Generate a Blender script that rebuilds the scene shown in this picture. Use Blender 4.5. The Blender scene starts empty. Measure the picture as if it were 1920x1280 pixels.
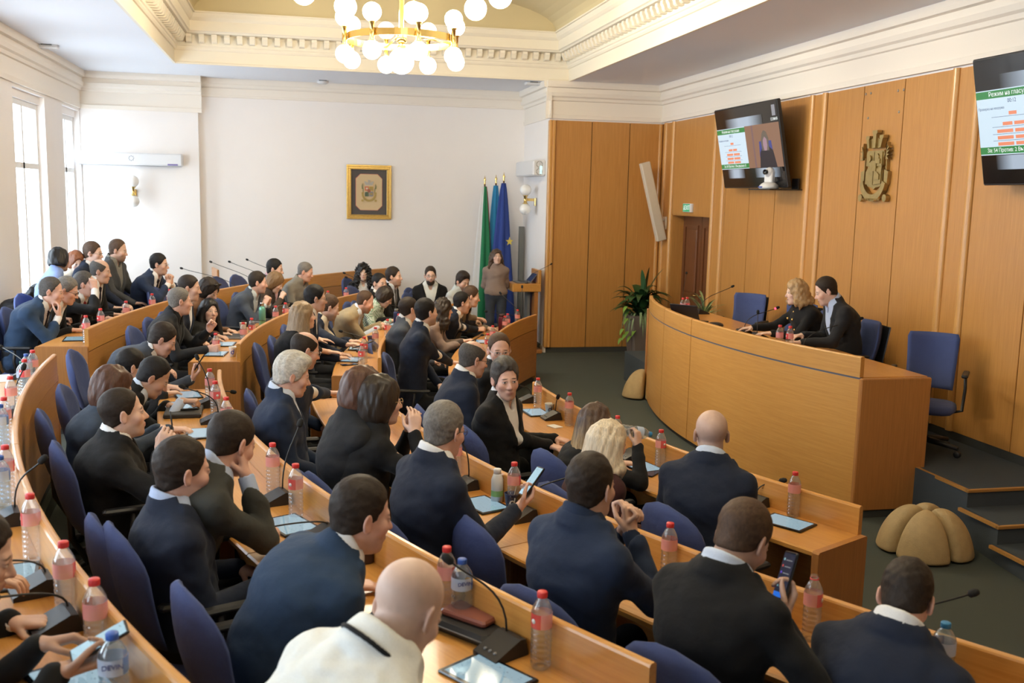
import bpy, math, random
import numpy as np
from mathutils import Vector, Matrix
R0 = random.Random(7)
SC = bpy.context.scene
COL = SC.collection
pi = math.pi
F32 = np.float32

# ------------------------------------------------------------------ camera model (35 mm lens on a 36 mm frame)
FPX = 1850.0
YAW, PITCH, ROLL, CAMZ = math.radians(12.37), math.radians(8.3), math.radians(1.24), 2.40
_fw = np.array([math.sin(YAW)*math.cos(PITCH), math.cos(YAW)*math.cos(PITCH), -math.sin(PITCH)])
_r0 = np.array([math.cos(YAW), -math.sin(YAW), 0.0])
_u0 = np.cross(_r0, _fw)
_r = _r0*math.cos(ROLL)+_u0*math.sin(ROLL)
_u = -_r0*math.sin(ROLL)+_u0*math.cos(ROLL)
CAMP = np.array([0, 0, CAMZ])

AC = (10.0, 7.95)          # the centre the benches are drawn around
# ------------------------------------------------------------------ materials
MATS = {}
def nt(m):
    m.use_nodes = True
    t = m.node_tree
    t.nodes.clear()
    return t
def N(t, ty, **kw):
    n = t.nodes.new(ty)
    for k, v in kw.items():
        if k.startswith('i_'):
            key = k[2:].replace('_', ' ')
            n.inputs[key].default_value = v
        else:
            setattr(n, k, v)
    return n
def c4(c):
    return (c[0], c[1], c[2], 1.0)
def srgb(h):
    h = h.lstrip('#')
    v = [int(h[i:i+2], 16)/255 for i in (0, 2, 4)]
    return tuple(x/12.92 if x <= .04045 else ((x+.055)/1.055)**2.4 for x in v)
def mat(name, col=(.5, .5, .5), rough=.5, metal=0.0, spec=.5, emit=None, es=0.0, noise=0.0, nscale=8.0, bump=0.0, bscale=60.0, coat=0.0, sheen=0.0, stretch=None, attr=None):
    if name in MATS:
        return MATS[name]
    m = bpy.data.materials.new(name)
    t = nt(m)
    o = N(t, 'ShaderNodeOutputMaterial')
    p = N(t, 'ShaderNodeBsdfPrincipled')
    t.links.new(p.outputs[0], o.inputs[0])
    p.inputs['Base Color'].default_value = c4(col)
    p.inputs['Roughness'].default_value = rough
    p.inputs['Metallic'].default_value = metal
    p.inputs['Specular IOR Level'].default_value = spec
    p.inputs['Coat Weight'].default_value = coat
    p.inputs['Sheen Weight'].default_value = sheen
    if emit:
        p.inputs['Emission Color'].default_value = c4(emit)
        p.inputs['Emission Strength'].default_value = es
    if noise or bump:
        if attr:
            tc = N(t, 'ShaderNodeAttribute', attribute_name=attr)
            src = tc.outputs['Vector']
        else:
            tc = N(t, 'ShaderNodeTexCoord')
            src = tc.outputs['Object']
        if stretch:
            mp = N(t, 'ShaderNodeMapping')
            mp.inputs['Scale'].default_value = stretch
            t.links.new(src, mp.inputs[0])
            src = mp.outputs[0]
    if noise:
        nz = N(t, 'ShaderNodeTexNoise', i_Scale=nscale, i_Detail=4.0)
        t.links.new(src, nz.inputs['Vector'])
        mx = N(t, 'ShaderNodeMix', data_type='RGBA')
        mx.inputs[6].default_value = c4([x*(1-noise) for x in col])
        mx.inputs[7].default_value = c4([min(1, x*(1+noise)) for x in col])
        t.links.new(nz.outputs['Fac'], mx.inputs[0])
        t.links.new(mx.outputs[2], p.inputs['Base Color'])
    if bump:
        nb = N(t, 'ShaderNodeTexNoise', i_Scale=bscale, i_Detail=3.0)
        t.links.new(src, nb.inputs['Vector'])
        bp = N(t, 'ShaderNodeBump', i_Strength=bump, i_Distance=.01)
        t.links.new(nb.outputs['Fac'], bp.inputs['Height'])
        t.links.new(bp.outputs[0], p.inputs['Normal'])
    MATS[name] = m
    return m

def wood(name, c1, c2, c3, rough=.35, grain=(26, 26, 1.2), coat=.15, big=.6):
    """oak veneer: fine grain stretched along one axis of the 'gc' attribute plus broad tone changes"""
    m = bpy.data.materials.new(name)
    t = nt(m)
    o = N(t, 'ShaderNodeOutputMaterial')
    p = N(t, 'ShaderNodeBsdfPrincipled')
    t.links.new(p.outputs[0], o.inputs[0])
    a = N(t, 'ShaderNodeAttribute', attribute_name='gc')
    mp = N(t, 'ShaderNodeMapping')
    mp.inputs['Scale'].default_value = grain
    t.links.new(a.outputs['Vector'], mp.inputs[0])
    n1 = N(t, 'ShaderNodeTexNoise', i_Scale=3.0, i_Detail=6.0, i_Roughness=.62)
    t.links.new(mp.outputs[0], n1.inputs['Vector'])
    mp2 = N(t, 'ShaderNodeMapping')
    mp2.inputs['Scale'].default_value = [g*.12 for g in grain]
    t.links.new(a.outputs['Vector'], mp2.inputs[0])
    n2 = N(t, 'ShaderNodeTexNoise', i_Scale=1.6, i_Detail=2.0)
    t.links.new(mp2.outputs[0], n2.inputs['Vector'])
    r1 = N(t, 'ShaderNodeValToRGB')
    r1.color_ramp.elements[0].position = .3
    r1.color_ramp.elements[0].color = c4(c2)
    r1.color_ramp.elements[1].position = .7
    r1.color_ramp.elements[1].color = c4(c1)
    t.links.new(n1.outputs['Fac'], r1.inputs[0])
    mx = N(t, 'ShaderNodeMix', data_type='RGBA')
    mx.inputs[7].default_value = c4(c3)
    ml = N(t, 'ShaderNodeMath', operation='MULTIPLY')
    ml.inputs[1].default_value = big
    t.links.new(n2.outputs['Fac'], ml.inputs[0])
    t.links.new(ml.outputs[0], mx.inputs[0])
    t.links.new(r1.outputs[0], mx.inputs[6])
    t.links.new(mx.outputs[2], p.inputs['Base Color'])
    p.inputs['Roughness'].default_value = rough
    p.inputs['Coat Weight'].default_value = coat
    p.inputs['Coat Roughness'].default_value = .2
    MATS[name] = m
    return m

# ------------------------------------------------------------------ objects
def tag(o, label=None, cat=None, group=None, kind=None):
    if label: o['label'] = label
    if cat: o['category'] = cat
    if group: o['group'] = group
    if kind: o['kind'] = kind
    return o
def empty(name, loc=(0, 0, 0), rz=0.0, label=None, cat=None, group=None):
    o = bpy.data.objects.new(name, None)
    o.empty_display_size = .1
    COL.objects.link(o)
    o.location = loc
    o.rotation_euler = (0, 0, rz)
    return tag(o, label, cat, group)
def link_mesh(name, me, m, parent=None, loc=(0, 0, 0), rot=(0, 0, 0)):
    o = bpy.data.objects.new(name, me)
    COL.objects.link(o)
    if m is not None:
        me.materials.clear()
        me.materials.append(m)
    if parent: o.parent = parent
    o.location = loc
    o.rotation_euler = rot
    return o
def struct(name, mb, m, gc=None):
    o = mb.build(name, m, None, gc=gc)
    o['kind'] = 'structure'
    return o
def copy_tree(o, parent=None):
    c = o.copy()
    COL.objects.link(c)
    c.parent = parent
    for ch in KIDS.get(o.name, []) if False else list(o.children):
        copy_tree(ch, c)
    return c
KIDS = {}

class MB:
    """mesh builder: lists of vertices and faces, joined into ONE mesh"""
    def __init__(s):
        s.v = []; s.f = []; s.g = []; s.sm = []
    def add(s, vs, fs, g=None, smooth=False):
        b = len(s.v)
        s.v += [tuple(map(float, p)) for p in vs]
        s.g += [tuple(map(float, p)) for p in (g if g is not None else vs)]
        s.f += [tuple(b+i for i in f) for f in fs]
        s.sm += [smooth]*len(fs)
        return s
    def box(s, lo, hi, M=None, bev=0.0):
        x0, y0, z0 = lo; x1, y1, z1 = hi
        if bev > 0:
            b = bev
            vs = []; 
            for (X, Y) in ((0, 0), (1, 0), (1, 1), (0, 1)):
                pass
            # bevelled box: three rings of eight
            def ring(z, ins):
                a0, a1, c0, c1 = x0+ins, x1-ins, y0+ins, y1-ins
                k = b
                return [(a0+k, c0, z), (a1-k, c0, z), (a1, c0+k, z), (a1, c1-k, z), (a1-k, c1, z), (a0+k, c1, z), (a0, c1-k, z), (a0, c0+k, z)]
            vs = ring(z0, b*.8)+ring(z0+b, 0)+ring(z1-b, 0)+ring(z1, b*.8)
            fs = [tuple(range(7, -1, -1)), tuple(range(24, 32))]
            for r in range(3):
                for i in range(8):
                    j = (i+1) % 8
                    fs.append((r*8+i, r*8+j, r*8+8+j, r*8+8+i))
        else:
            vs = [(x0, y0, z0), (x1, y0, z0), (x1, y1, z0), (x0, y1, z0), (x0, y0, z1), (x1, y0, z1), (x1, y1, z1), (x0, y1, z1)]
            fs = [(3, 2, 1, 0), (4, 5, 6, 7), (0, 1, 5, 4), (1, 2, 6, 5), (2, 3, 7, 6), (3, 0, 4, 7)]
        if M is not None:
            vs = [tuple(M @ Vector(p)) for p in vs]
        return s.add(vs, fs)
    def lathe(s, prof, n=20, M=None, cap=True, smooth=True):
        vs = []; fs = []
        for (r, z) in prof:
            for i in range(n):
                a = 2*pi*i/n
                vs.append((r*math.cos(a), r*math.sin(a), z))
        for k in range(len(prof)-1):
            for i in range(n):
                j = (i+1) % n
                fs.append((k*n+i, k*n+j, k*n+n+j, k*n+n+i))
        if cap:
            fs.append(tuple(range(n-1, -1, -1)))
            fs.append(tuple(range((len(prof)-1)*n, len(prof)*n)))
        if M is not None:
            vs = [tuple(M @ Vector(p)) for p in vs]
        return s.add(vs, fs, smooth=smooth)
    def tube(s, pts, r, n=8, cap=True, smooth=True):
        pts = [Vector(p) for p in pts]
        rs = r if isinstance(r, (list, tuple)) else [r]*len(pts)
        vs = []; fs = []
        up = None
        for i, p in enumerate(pts):
            d = (pts[min(i+1, len(pts)-1)]-pts[max(i-1, 0)]).normalized()
            if up is None:
                up = Vector((0, 0, 1)) if abs(d.z) < .9 else Vector((1, 0, 0))
            x = d.cross(up).normalized()
            y = x.cross(d).normalized()
            up = y
            for k in range(n):
                a = 2*pi*k/n
                vs.append(p+x*(rs[i]*math.cos(a))+y*(rs[i]*math.sin(a)))
        for i in range(len(pts)-1):
            for k in range(n):
                j = (k+1) % n
                fs.append((i*n+k, i*n+j, i*n+n+j, i*n+n+k))
        if cap:
            fs.append(tuple(range(n-1, -1, -1)))
            fs.append(tuple(range((len(pts)-1)*n, len(pts)*n)))
        return s.add(vs, fs, smooth=smooth)
    def sphere(s, c, r, n=16, M=None, sz=1.0):
        prof = [(max(1e-4, r*math.sin(pi*k/(n//2))), -r*sz*math.cos(pi*k/(n//2))) for k in range(n//2+1)]
        T = Matrix.Translation(c) if M is None else M @ Matrix.Translation(c)
        return s.lathe(prof, n, T)
    def prism(s, poly, y0, y1, M=None, smooth=False):
        """poly in (x,z), extruded along y"""
        n = len(poly)
        vs = [(x, y0, z) for x, z in poly]+[(x, y1, z) for x, z in poly]
        fs = [tuple(range(n)), tuple(range(2*n-1, n-1, -1))]
        for i in range(n):
            j = (i+1) % n
            fs.append((i, n+i, n+j, j))
        if M is not None:
            vs = [tuple(M @ Vector(p)) for p in vs]
        return s.add(vs, fs, smooth=smooth)
    def arc(s, prof, a0, a1, n=None, cx=None, cy=None, closed=True, smooth=False):
        """profile (R,z) swept about the benches' centre from angle a0 to a1 (degrees)"""
        cx = AC[0] if cx is None else cx
        cy = AC[1] if cy is None else cy
        n = n or max(2, int(abs(a1-a0)/1.0)+1)
        k = len(prof)
        vs = []; g = []; fs = []
        for i in range(n+1):
            a = math.radians(a0+(a1-a0)*i/n)
            for (R, z) in prof:
                vs.append((cx-R*math.cos(a), cy+R*math.sin(a), z))
                g.append((R, R*a, z))
        for i in range(n):
            for q in range(k if closed else k-1):
                j = (q+1) % k
                fs.append((i*k+q, i*k+j, i*k+k+j, i*k+k+q))
        if closed:
            fs.append(tuple(range(k-1, -1, -1)))
            fs.append(tuple(range(n*k, n*k+k)))
        return s.add(vs, fs, g, smooth)
    def mesh(s, name, gc=None):
        me = bpy.data.meshes.new(name)
        me.from_pydata(s.v, [], s.f)
        at = me.attributes.new('gc', 'FLOAT_VECTOR', 'POINT')
        g = np.array(s.g, dtype=F32) if gc is None else np.array([gc(p) for p in s.v], dtype=F32)
        at.data.foreach_set('vector', g.ravel())
        me.polygons.foreach_set('use_smooth', s.sm)
        import bmesh
        bm = bmesh.new()
        bm.from_mesh(me)
        bmesh.ops.recalc_face_normals(bm, faces=bm.faces)
        bm.to_mesh(me)
        bm.free()
        me.update()
        return me
    def build(s, name, m, parent=None, loc=(0, 0, 0), rot=(0, 0, 0), gc=None):
        return link_mesh(name, s.mesh(name, gc), m, parent, loc, rot)

def axes(o, x, y, z):
    M = Matrix.Identity(4)
    for i, a in enumerate((x, y, z)):
        for k in range(3):
            M[k][i] = a[k]
    for k in range(3):
        M[k][3] = o[k]
    return M
def text_mesh(name, body, size, m, parent=None, M=None, ext=.0008, align='CENTER'):
    cu = bpy.data.curves.new(name, 'FONT')
    cu.body = body
    cu.size = size
    cu.extrude = ext
    cu.align_x = align
    cu.align_y = 'CENTER'
    cu.resolution_u = 3
    ob = bpy.data.objects.new(name+'_tmp', cu)
    COL.objects.link(ob)
    bpy.context.view_layer.update()
    dg = bpy.context.evaluated_depsgraph_get()
    me = bpy.data.meshes.new_from_object(ob.evaluated_get(dg))
    bpy.data.objects.remove(ob)
    o = link_mesh(name, me, m, parent)
    if M is not None:
        o.matrix_local = M
    return o
# ------------------------------------------------------------------ implicit surfaces -> meshes
def smin(a, b, k):
    h = np.clip(.5+.5*(b-a)/k, 0, 1)
    return b+(a-b)*h-k*h*(1-h)
def smax(a, b, k):
    return -smin(-a, -b, k)
def _l(x):
    return np.sqrt((x*x).sum(-1))
def cap(P, a, b, ra, rb=None):
    rb = ra if rb is None else rb
    a = np.asarray(a, F32); b = np.asarray(b, F32)
    ba = b-a
    t = np.clip(((P-a) @ ba)/max(1e-9, float(ba @ ba)), 0, 1)
    return _l(P-a-t[:, None]*ba)-(ra+(rb-ra)*t)
def sph(P, c, r):
    return _l(P-np.asarray(c, F32))-r
def ell(P, c, r, Rm=None):
    q = P-np.asarray(c, F32)
    if Rm is not None:
        q = q @ np.asarray(Rm, F32)
    r = np.asarray(r, F32)
    k0 = _l(q/r)
    k1 = _l(q/(r*r))
    return k0*(k0-1)/np.maximum(k1, 1e-6)
def wob(P, s, ph):
    x, y, z = P[:, 0]*s, P[:, 1]*s, P[:, 2]*s
    return np.sin(x+1.7*np.sin(.7*z+ph)+ph)*np.sin(1.3*z+1.1*np.sin(y+ph*2)+.5)+.5*np.sin(2.1*y+1.3*np.sin(1.9*x)+ph)*np.sin(2.3*z+ph)

def surfnet(f, lo, hi, h, margin=.012):
    lo = np.array(lo, float)
    B = 6
    n = np.maximum(1, np.ceil((np.array(hi)-lo)/h/B).astype(int))
    I = np.stack(np.meshgrid(*[np.arange(k) for k in n], indexing='ij'), -1).reshape(-1, 3)
    d = f((lo+(I+.5)*B*h).astype(F32))
    act = I[np.abs(d) < B*h*.87*1.35+margin]
    n = n*B
    M = np.zeros(n+1, bool)
    Ac = np.zeros(n//B, bool)
    Ac[act[:, 0], act[:, 1], act[:, 2]] = True
    cellm = Ac.repeat(B, 0).repeat(B, 1).repeat(B, 2)
    for dx in (0, 1):
        for dy in (0, 1):
            for dz in (0, 1):
                M[dx:n[0]+dx, dy:n[1]+dy, dz:n[2]+dz] |= cellm
    idx = np.argwhere(M)
    G = np.ones(n+1, F32)
    P = (lo+idx*h).astype(F32)
    out = np.empty(len(P), F32)
    for k in range(0, len(P), 150000):
        out[k:k+150000] = f(P[k:k+150000])
    G[M] = out
    S = G < 0
    cs = [S[dx:n[0]+dx, dy:n[1]+dy, dz:n[2]+dz] for dx in (0, 1) for dy in (0, 1) for dz in (0, 1)]
    a = cs[0].copy(); o = cs[0].copy()
    for c in cs[1:]:
        a &= c; o |= c
    cm = o & ~a & cellm
    ci = np.argwhere(cm)
    if len(ci) == 0:
        return np.zeros((0, 3)), np.zeros((0, 4), int)
    vid = np.full(n, -1, np.int32)
    vid[ci[:, 0], ci[:, 1], ci[:, 2]] = np.arange(len(ci))
    offs = [(dx, dy, dz) for dx in (0, 1) for dy in (0, 1) for dz in (0, 1)]
    cv = np.stack([G[ci[:, 0]+q[0], ci[:, 1]+q[1], ci[:, 2]+q[2]] for q in offs], 1)
    acc = np.zeros((len(ci), 3)); cnt = np.zeros(len(ci))
    for i in range(8):
        for j in range(i+1, 8):
            if sum(abs(offs[i][k]-offs[j][k]) for k in range(3)) != 1:
                continue
            A, Bv = cv[:, i], cv[:, j]
            m = (A < 0) != (Bv < 0)
            t = np.where(m, A/np.where(m, A-Bv, 1), 0)
            p = np.array(offs[i])[None]+t[:, None]*(np.array(offs[j])-np.array(offs[i]))[None]
            acc += p*m[:, None]; cnt += m
    V = lo+(ci+acc/cnt[:, None])*h
    quads = []
    for ax in range(3):
        sl0 = [slice(1, n[k]) for k in range(3)]; sl1 = [slice(1, n[k]) for k in range(3)]
        sl0[ax] = slice(0, n[ax]); sl1[ax] = slice(1, n[ax]+1)
        A = S[tuple(sl0)]; Bs = S[tuple(sl1)]
        e = np.argwhere(A != Bs)
        if len(e) == 0: continue
        flip = A[e[:, 0], e[:, 1], e[:, 2]]
        c = e.copy()
        for k in range(3):
            if k != ax: c[:, k] += 1
        u, w = [(1, 2), (2, 0), (0, 1)][ax]
        def g(du, dw):
            q = c.copy(); q[:, u] -= du; q[:, w] -= dw
            return vid[q[:, 0], q[:, 1], q[:, 2]]
        Q = np.stack([g(1, 1), g(0, 1), g(0, 0), g(1, 0)], 1)
        Q[~flip] = Q[~flip][:, ::-1]
        quads.append(Q[(Q >= 0).all(1)])
    Q = np.concatenate(quads)
    return V, Q

def np_mesh(name, V, Q, attrs=None):
    me = bpy.data.meshes.new(name)
    me.vertices.add(len(V))
    me.vertices.foreach_set('co', np.asarray(V, F32).ravel())
    me.loops.add(Q.size)
    me.loops.foreach_set('vertex_index', Q.ravel().astype(np.int32))
    me.polygons.add(len(Q))
    me.polygons.foreach_set('loop_start', np.arange(0, Q.size, 4, dtype=np.int32))
    me.polygons.foreach_set('use_smooth', np.ones(len(Q), bool))
    me.update(calc_edges=True)
    for k, a in (attrs or {}).items():
        at = me.attributes.new(k, 'FLOAT_VECTOR', 'POINT')
        at.data.foreach_set('vector', np.asarray(a, F32).ravel())
    return me
CLOTHC = {'navy': (.018, .026, .052), 'navyblue': (.024, .040, .085), 'blue': (.030, .062, .125), 'black': (.008, .008, .009), 'charcoal': (.022, .023, .027), 'greyblue': (.070, .085, .115),
          'grey': (.15, .15, .155), 'midgrey': (.075, .078, .085), 'greygreen': (.060, .062, .056), 'beige': (.33, .26, .16), 'tweed': (.24, .20, .15), 'taupe': (.27, .20, .17), 'burgundy': (.050, .016, .016),
          'white': (.75, .75, .76), 'cream': (.72, .66, .55), 'lightblue': (.42, .50, .68), 'paleblue': (.55, .62, .75), 'skyblue': (.22, .30, .56), 'shirtgrey': (.20, .19, .17), 'green': (.16, .30, .17), 'offwhite': (.72, .74, .72),
          'red': (.22, .02, .025), 'darktie': (.02, .012, .018), 'greytie': (.09, .09, .09), 'cardigan': (.20, .10, .055), 'trousers_dark': (.014, .015, .019), 'jeans': (.050, .060, .085), 'pink': (.55, .36, .42), 'brown': (.06, .045, .04), 'shirtlight': (.50, .55, .58), 'steel': (.055, .075, .11)}
for _k in ('navy', 'navyblue', 'blue', 'charcoal', 'greyblue', 'midgrey', 'greygreen', 'steel', 'trousers_dark'):
    CLOTHC[_k] = tuple(x*.74 for x in CLOTHC[_k])
CLOTHP = {'green': 'check'}
# ------------------------------------------------------------------ people
def unit(v):
    v = np.asarray(v, float)
    return v/max(1e-9, np.linalg.norm(v))
def skin_group():
    """face colours in head coordinates (the 'hl' attribute): lips, brows, eyes, shaved hair and beard"""
    g = bpy.data.node_groups.new('skin_colours', 'ShaderNodeTree')
    def inp(n, ty, dv):
        s_ = g.interface.new_socket(n, in_out='INPUT', socket_type=ty)
        s_.default_value = dv
    inp('Skin', 'NodeSocketColor', (.6, .35, .25, 1))
    inp('Hair', 'NodeSocketColor', (.05, .04, .03, 1))
    inp('Beard', 'NodeSocketFloat', 0.0)
    inp('Scalp', 'NodeSocketFloat', 0.0)
    inp('Lip', 'NodeSocketColor', (.45, .16, .13, 1))
    g.interface.new_socket('Color', in_out='OUTPUT', socket_type='NodeSocketColor')
    gi = g.nodes.new('NodeGroupInput'); go = g.nodes.new('NodeGroupOutput')
    at = N(g, 'ShaderNodeAttribute', attribute_name='hl')
    sx = N(g, 'ShaderNodeSeparateXYZ')
    g.links.new(at.outputs['Vector'], sx.inputs[0])
    ab = N(g, 'ShaderNodeMath', operation='ABSOLUTE')
    g.links.new(sx.outputs[0], ab.inputs[0])
    cb = N(g, 'ShaderNodeCombineXYZ')
    g.links.new(ab.outputs[0], cb.inputs[0]); g.links.new(sx.outputs[1], cb.inputs[1]); g.links.new(sx.outputs[2], cb.inputs[2])
    def blob(c, r, soft=.25, rot=0.0):
        s1 = N(g, 'ShaderNodeVectorMath', operation='SUBTRACT'); s1.inputs[1].default_value = c
        g.links.new(cb.outputs[0], s1.inputs[0])
        last = s1.outputs[0]
        if rot:
            vr = N(g, 'ShaderNodeVectorRotate', rotation_type='Y_AXIS'); vr.inputs['Angle'].default_value = rot
            g.links.new(last, vr.inputs['Vector']); last = vr.outputs[0]
        s2 = N(g, 'ShaderNodeVectorMath', operation='DIVIDE'); s2.inputs[1].default_value = r
        g.links.new(last, s2.inputs[0])
        ln = N(g, 'ShaderNodeVectorMath', operation='LENGTH'); g.links.new(s2.outputs[0], ln.inputs[0])
        mr = N(g, 'ShaderNodeMapRange', interpolation_type='SMOOTHSTEP')
        mr.inputs['From Min'].default_value = 1+soft; mr.inputs['From Max'].default_value = 1-soft
        g.links.new(ln.outputs['Value'], mr.inputs['Value'])
        return mr.outputs[0]
    def mul(a, b):
        m = N(g, 'ShaderNodeMath', operation='MULTIPLY', use_clamp=True)
        for i, q in enumerate((a, b)):
            if isinstance(q, (int, float)): m.inputs[i].default_value = q
            else: g.links.new(q, m.inputs[i])
        return m.outputs[0]
    def mix(f, a, b):
        m = N(g, 'ShaderNodeMix', data_type='RGBA')
        g.links.new(f, m.inputs[0])
        for i, q in ((6, a), (7, b)):
            if isinstance(q, tuple): m.inputs[i].default_value = q
            else: g.links.new(q, m.inputs[i])
        return m.outputs[2]
    nz = N(g, 'ShaderNodeTexNoise', i_Scale=45.0, i_Detail=3.0)
    g.links.new(at.outputs['Vector'], nz.inputs['Vector'])
    hs = N(g, 'ShaderNodeHueSaturation')
    g.links.new(gi.outputs['Skin'], hs.inputs['Color'])
    mr = N(g, 'ShaderNodeMapRange'); mr.inputs['To Min'].default_value = .88; mr.inputs['To Max'].default_value = 1.1
    g.links.new(nz.outputs['Fac'], mr.inputs['Value']); g.links.new(mr.outputs[0], hs.inputs['Value'])
    c = hs.outputs[0]
    red = (.55, .22, .17, 1)
    c = mix(mul(blob((.045, .06, -.025), (.024, .05, .022), .6), .30), c, red)
    c = mix(mul(blob((0, .105, -.028), (.016, .02, .016), .5), .35), c, red)
    c = mix(mul(blob((.085, -.01, -.004), (.014, .026, .036), .4), .30), c, red)
    # shaved beard area and cropped scalp
    bd = blob((.0, .035, -.088), (.075, .085, .052), .3)
    c = mix(mul(mul(bd, gi.outputs['Beard']), .8), c, gi.outputs['Hair'])
    sc = blob((0, -.06, .02), (.125, .105, .115), .22)
    c = mix(mul(mul(sc, gi.outputs['Scalp']), .8), c, gi.outputs['Hair'])
    c = mix(mul(blob((0, .096, -.0585), (.023, .03, .0045), .5), .75), c, gi.outputs['Lip'])
    c = mix(mul(blob((0, .096, -.067), (.019, .03, .0050), .5), .75), c, gi.outputs['Lip'])
    c = mix(mul(blob((0, .096, -.0625), (.022, .03, .0014), .6), .7), c, (.10, .03, .03, 1))
    c = mix(mul(blob((.009, .1, -.040), (.005, .012, .003), .5), .6), c, (.12, .04, .03, 1))
    c = mix(mul(blob((.032, .09, .0255), (.020, .03, .0042), .45, -.16), .85), c, gi.outputs['Hair'])
    c = mix(mul(blob((.031, .09, .006), (.0185, .03, .0095), .35), .45), c, (.30, .13, .10, 1))
    c = mix(mul(blob((.031, .09, .0055), (.0145, .03, .0052), .25), .9), c, (.72, .66, .62, 1))
    c = mix(mul(blob((.031, .09, .006), (.0056, .03, .0056), .2), .95), c, (.03, .018, .012, 1))
    c = mix(mul(blob((.031, .09, .0112), (.0165, .03, .0018), .5), .8), c, (.04, .025, .02, 1))
    g.links.new(c, go.inputs[0])
    return g
SKG = skin_group()
SKINC = {'fair': (.74, .49, .385), 'mid': (.64, .405, .30), 'tan': (.52, .31, .215), 'pale': (.77, .55, .45), 'ruddy': (.70, .42, .325)}
def skin_mat(tone, hair, beard, scalp, lip):
    key = 'skin_%s_%s_%.1f_%.1f_%s' % (tone, hair, beard, scalp, lip)
    if key in MATS: return MATS[key]
    m = bpy.data.materials.new(key)
    t = nt(m)
    o = N(t, 'ShaderNodeOutputMaterial'); p = N(t, 'ShaderNodeBsdfPrincipled')
    gn = N(t, 'ShaderNodeGroup'); gn.node_tree = SKG
    gn.inputs['Skin'].default_value = c4(SKINC[tone])
    gn.inputs['Hair'].default_value = c4(HAIRC[hair])
    gn.inputs['Beard'].default_value = beard
    gn.inputs['Scalp'].default_value = scalp
    gn.inputs['Lip'].default_value = c4(lip)
    t.links.new(gn.outputs[0], p.inputs['Base Color'])
    p.inputs['Roughness'].default_value = .48
    p.inputs['Specular IOR Level'].default_value = .4
    p.inputs['Subsurface Weight'].default_value = .0
    t.links.new(p.outputs[0], o.inputs[0])
    MATS[key] = m
    return m
HAIRC = {'black': (.012, .010, .010), 'dark': (.028, .019, .014), 'brown': (.075, .042, .025), 'chestnut': (.085, .038, .024), 'light': (.20, .12, .06), 'grey': (.17, .155, .14),
         'darkgrey': (.075, .066, .06), 'white': (.50, .47, .42), 'blond': (.62, .43, .20), 'ash': (.28, .19, .11), 'red': (.22, .075, .03), 'ombre': (.09, .055, .04), 'highlight': (.40, .26, .13), 'platinum': (.66, .55, .40)}
def hair_mat(c, c2=None, long=False):
    key = 'hair_%s_%s_%d' % (c, c2, long)
    if key in MATS: return MATS[key]
    m = bpy.data.materials.new(key)
    t = nt(m)
    o = N(t, 'ShaderNodeOutputMaterial'); p = N(t, 'ShaderNodeBsdfPrincipled')
    t.links.new(p.outputs[0], o.inputs[0])
    at = N(t, 'ShaderNodeAttribute', attribute_name='hl')
    mp = N(t, 'ShaderNodeMapping')
    mp.inputs['Scale'].default_value = (1, 1, .09) if long else (1, .30, .45)
    t.links.new(at.outputs['Vector'], mp.inputs[0])
    n1 = N(t, 'ShaderNodeTexNoise', i_Scale=130.0 if long else 170.0, i_Detail=3.0, i_Roughness=.6)
    t.links.new(mp.outputs[0], n1.inputs['Vector'])
    col = HAIRC[c]
    mx = N(t, 'ShaderNodeMix', data_type='RGBA')
    rp = N(t, 'ShaderNodeValToRGB')
    rp.color_ramp.elements[0].position = .35; rp.color_ramp.elements[1].position = .68
    rp.color_ramp.elements[0].color = c4([x*.76 for x in col]); rp.color_ramp.elements[1].color = c4([min(1, x*1.22) for x in col])
    t.links.new(n1.outputs['Fac'], rp.inputs[0])
    last = rp.outputs[0]
    if c2:
        # the ends of the hair have another colour: fade along the head's own down axis
        sx = N(t, 'ShaderNodeSeparateXYZ'); t.links.new(at.outputs['Vector'], sx.inputs[0])
        mr = N(t, 'ShaderNodeMapRange'); mr.inputs['From Min'].default_value = .04; mr.inputs['From Max'].default_value = -.24
        n2 = N(t, 'ShaderNodeTexNoise', i_Scale=60.0, i_Detail=2.0); t.links.new(mp.outputs[0], n2.inputs['Vector'])
        ad = N(t, 'ShaderNodeMath', operation='MULTIPLY_ADD'); ad.inputs[1].default_value = .22
        t.links.new(n2.outputs['Fac'], ad.inputs[0]); t.links.new(sx.outputs[2], ad.inputs[2])
        sb = N(t, 'ShaderNodeMath', operation='SUBTRACT'); sb.inputs[1].default_value = .11
        t.links.new(ad.outputs[0], sb.inputs[0]); t.links.new(sb.outputs[0], mr.inputs['Value'])
        m2 = N(t, 'ShaderNodeMix', data_type='RGBA')
        t.links.new(mr.outputs[0], m2.inputs[0]); t.links.new(last, m2.inputs[6])
        r2 = N(t, 'ShaderNodeValToRGB')
        r2.color_ramp.elements[0].position = .3; r2.color_ramp.elements[1].position = .7
        k = HAIRC[c2]
        r2.color_ramp.elements[0].color = c4([x*.6 for x in k]); r2.color_ramp.elements[1].color = c4([min(1, x*1.3) for x in k])
        t.links.new(n1.outputs['Fac'], r2.inputs[0]); t.links.new(r2.outputs[0], m2.inputs[7])
        last = m2.outputs[2]
    t.links.new(last, p.inputs['Base Color'])
    p.inputs['Roughness'].default_value = .42 if long else .6
    p.inputs['Specular IOR Level'].default_value = .35 if long else .25
    bp = N(t, 'ShaderNodeBump', i_Strength=.40, i_Distance=.004)
    t.links.new(n1.outputs['Fac'], bp.inputs['Height']); t.links.new(bp.outputs[0], p.inputs['Normal'])
    MATS[key] = m
    return m
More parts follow.
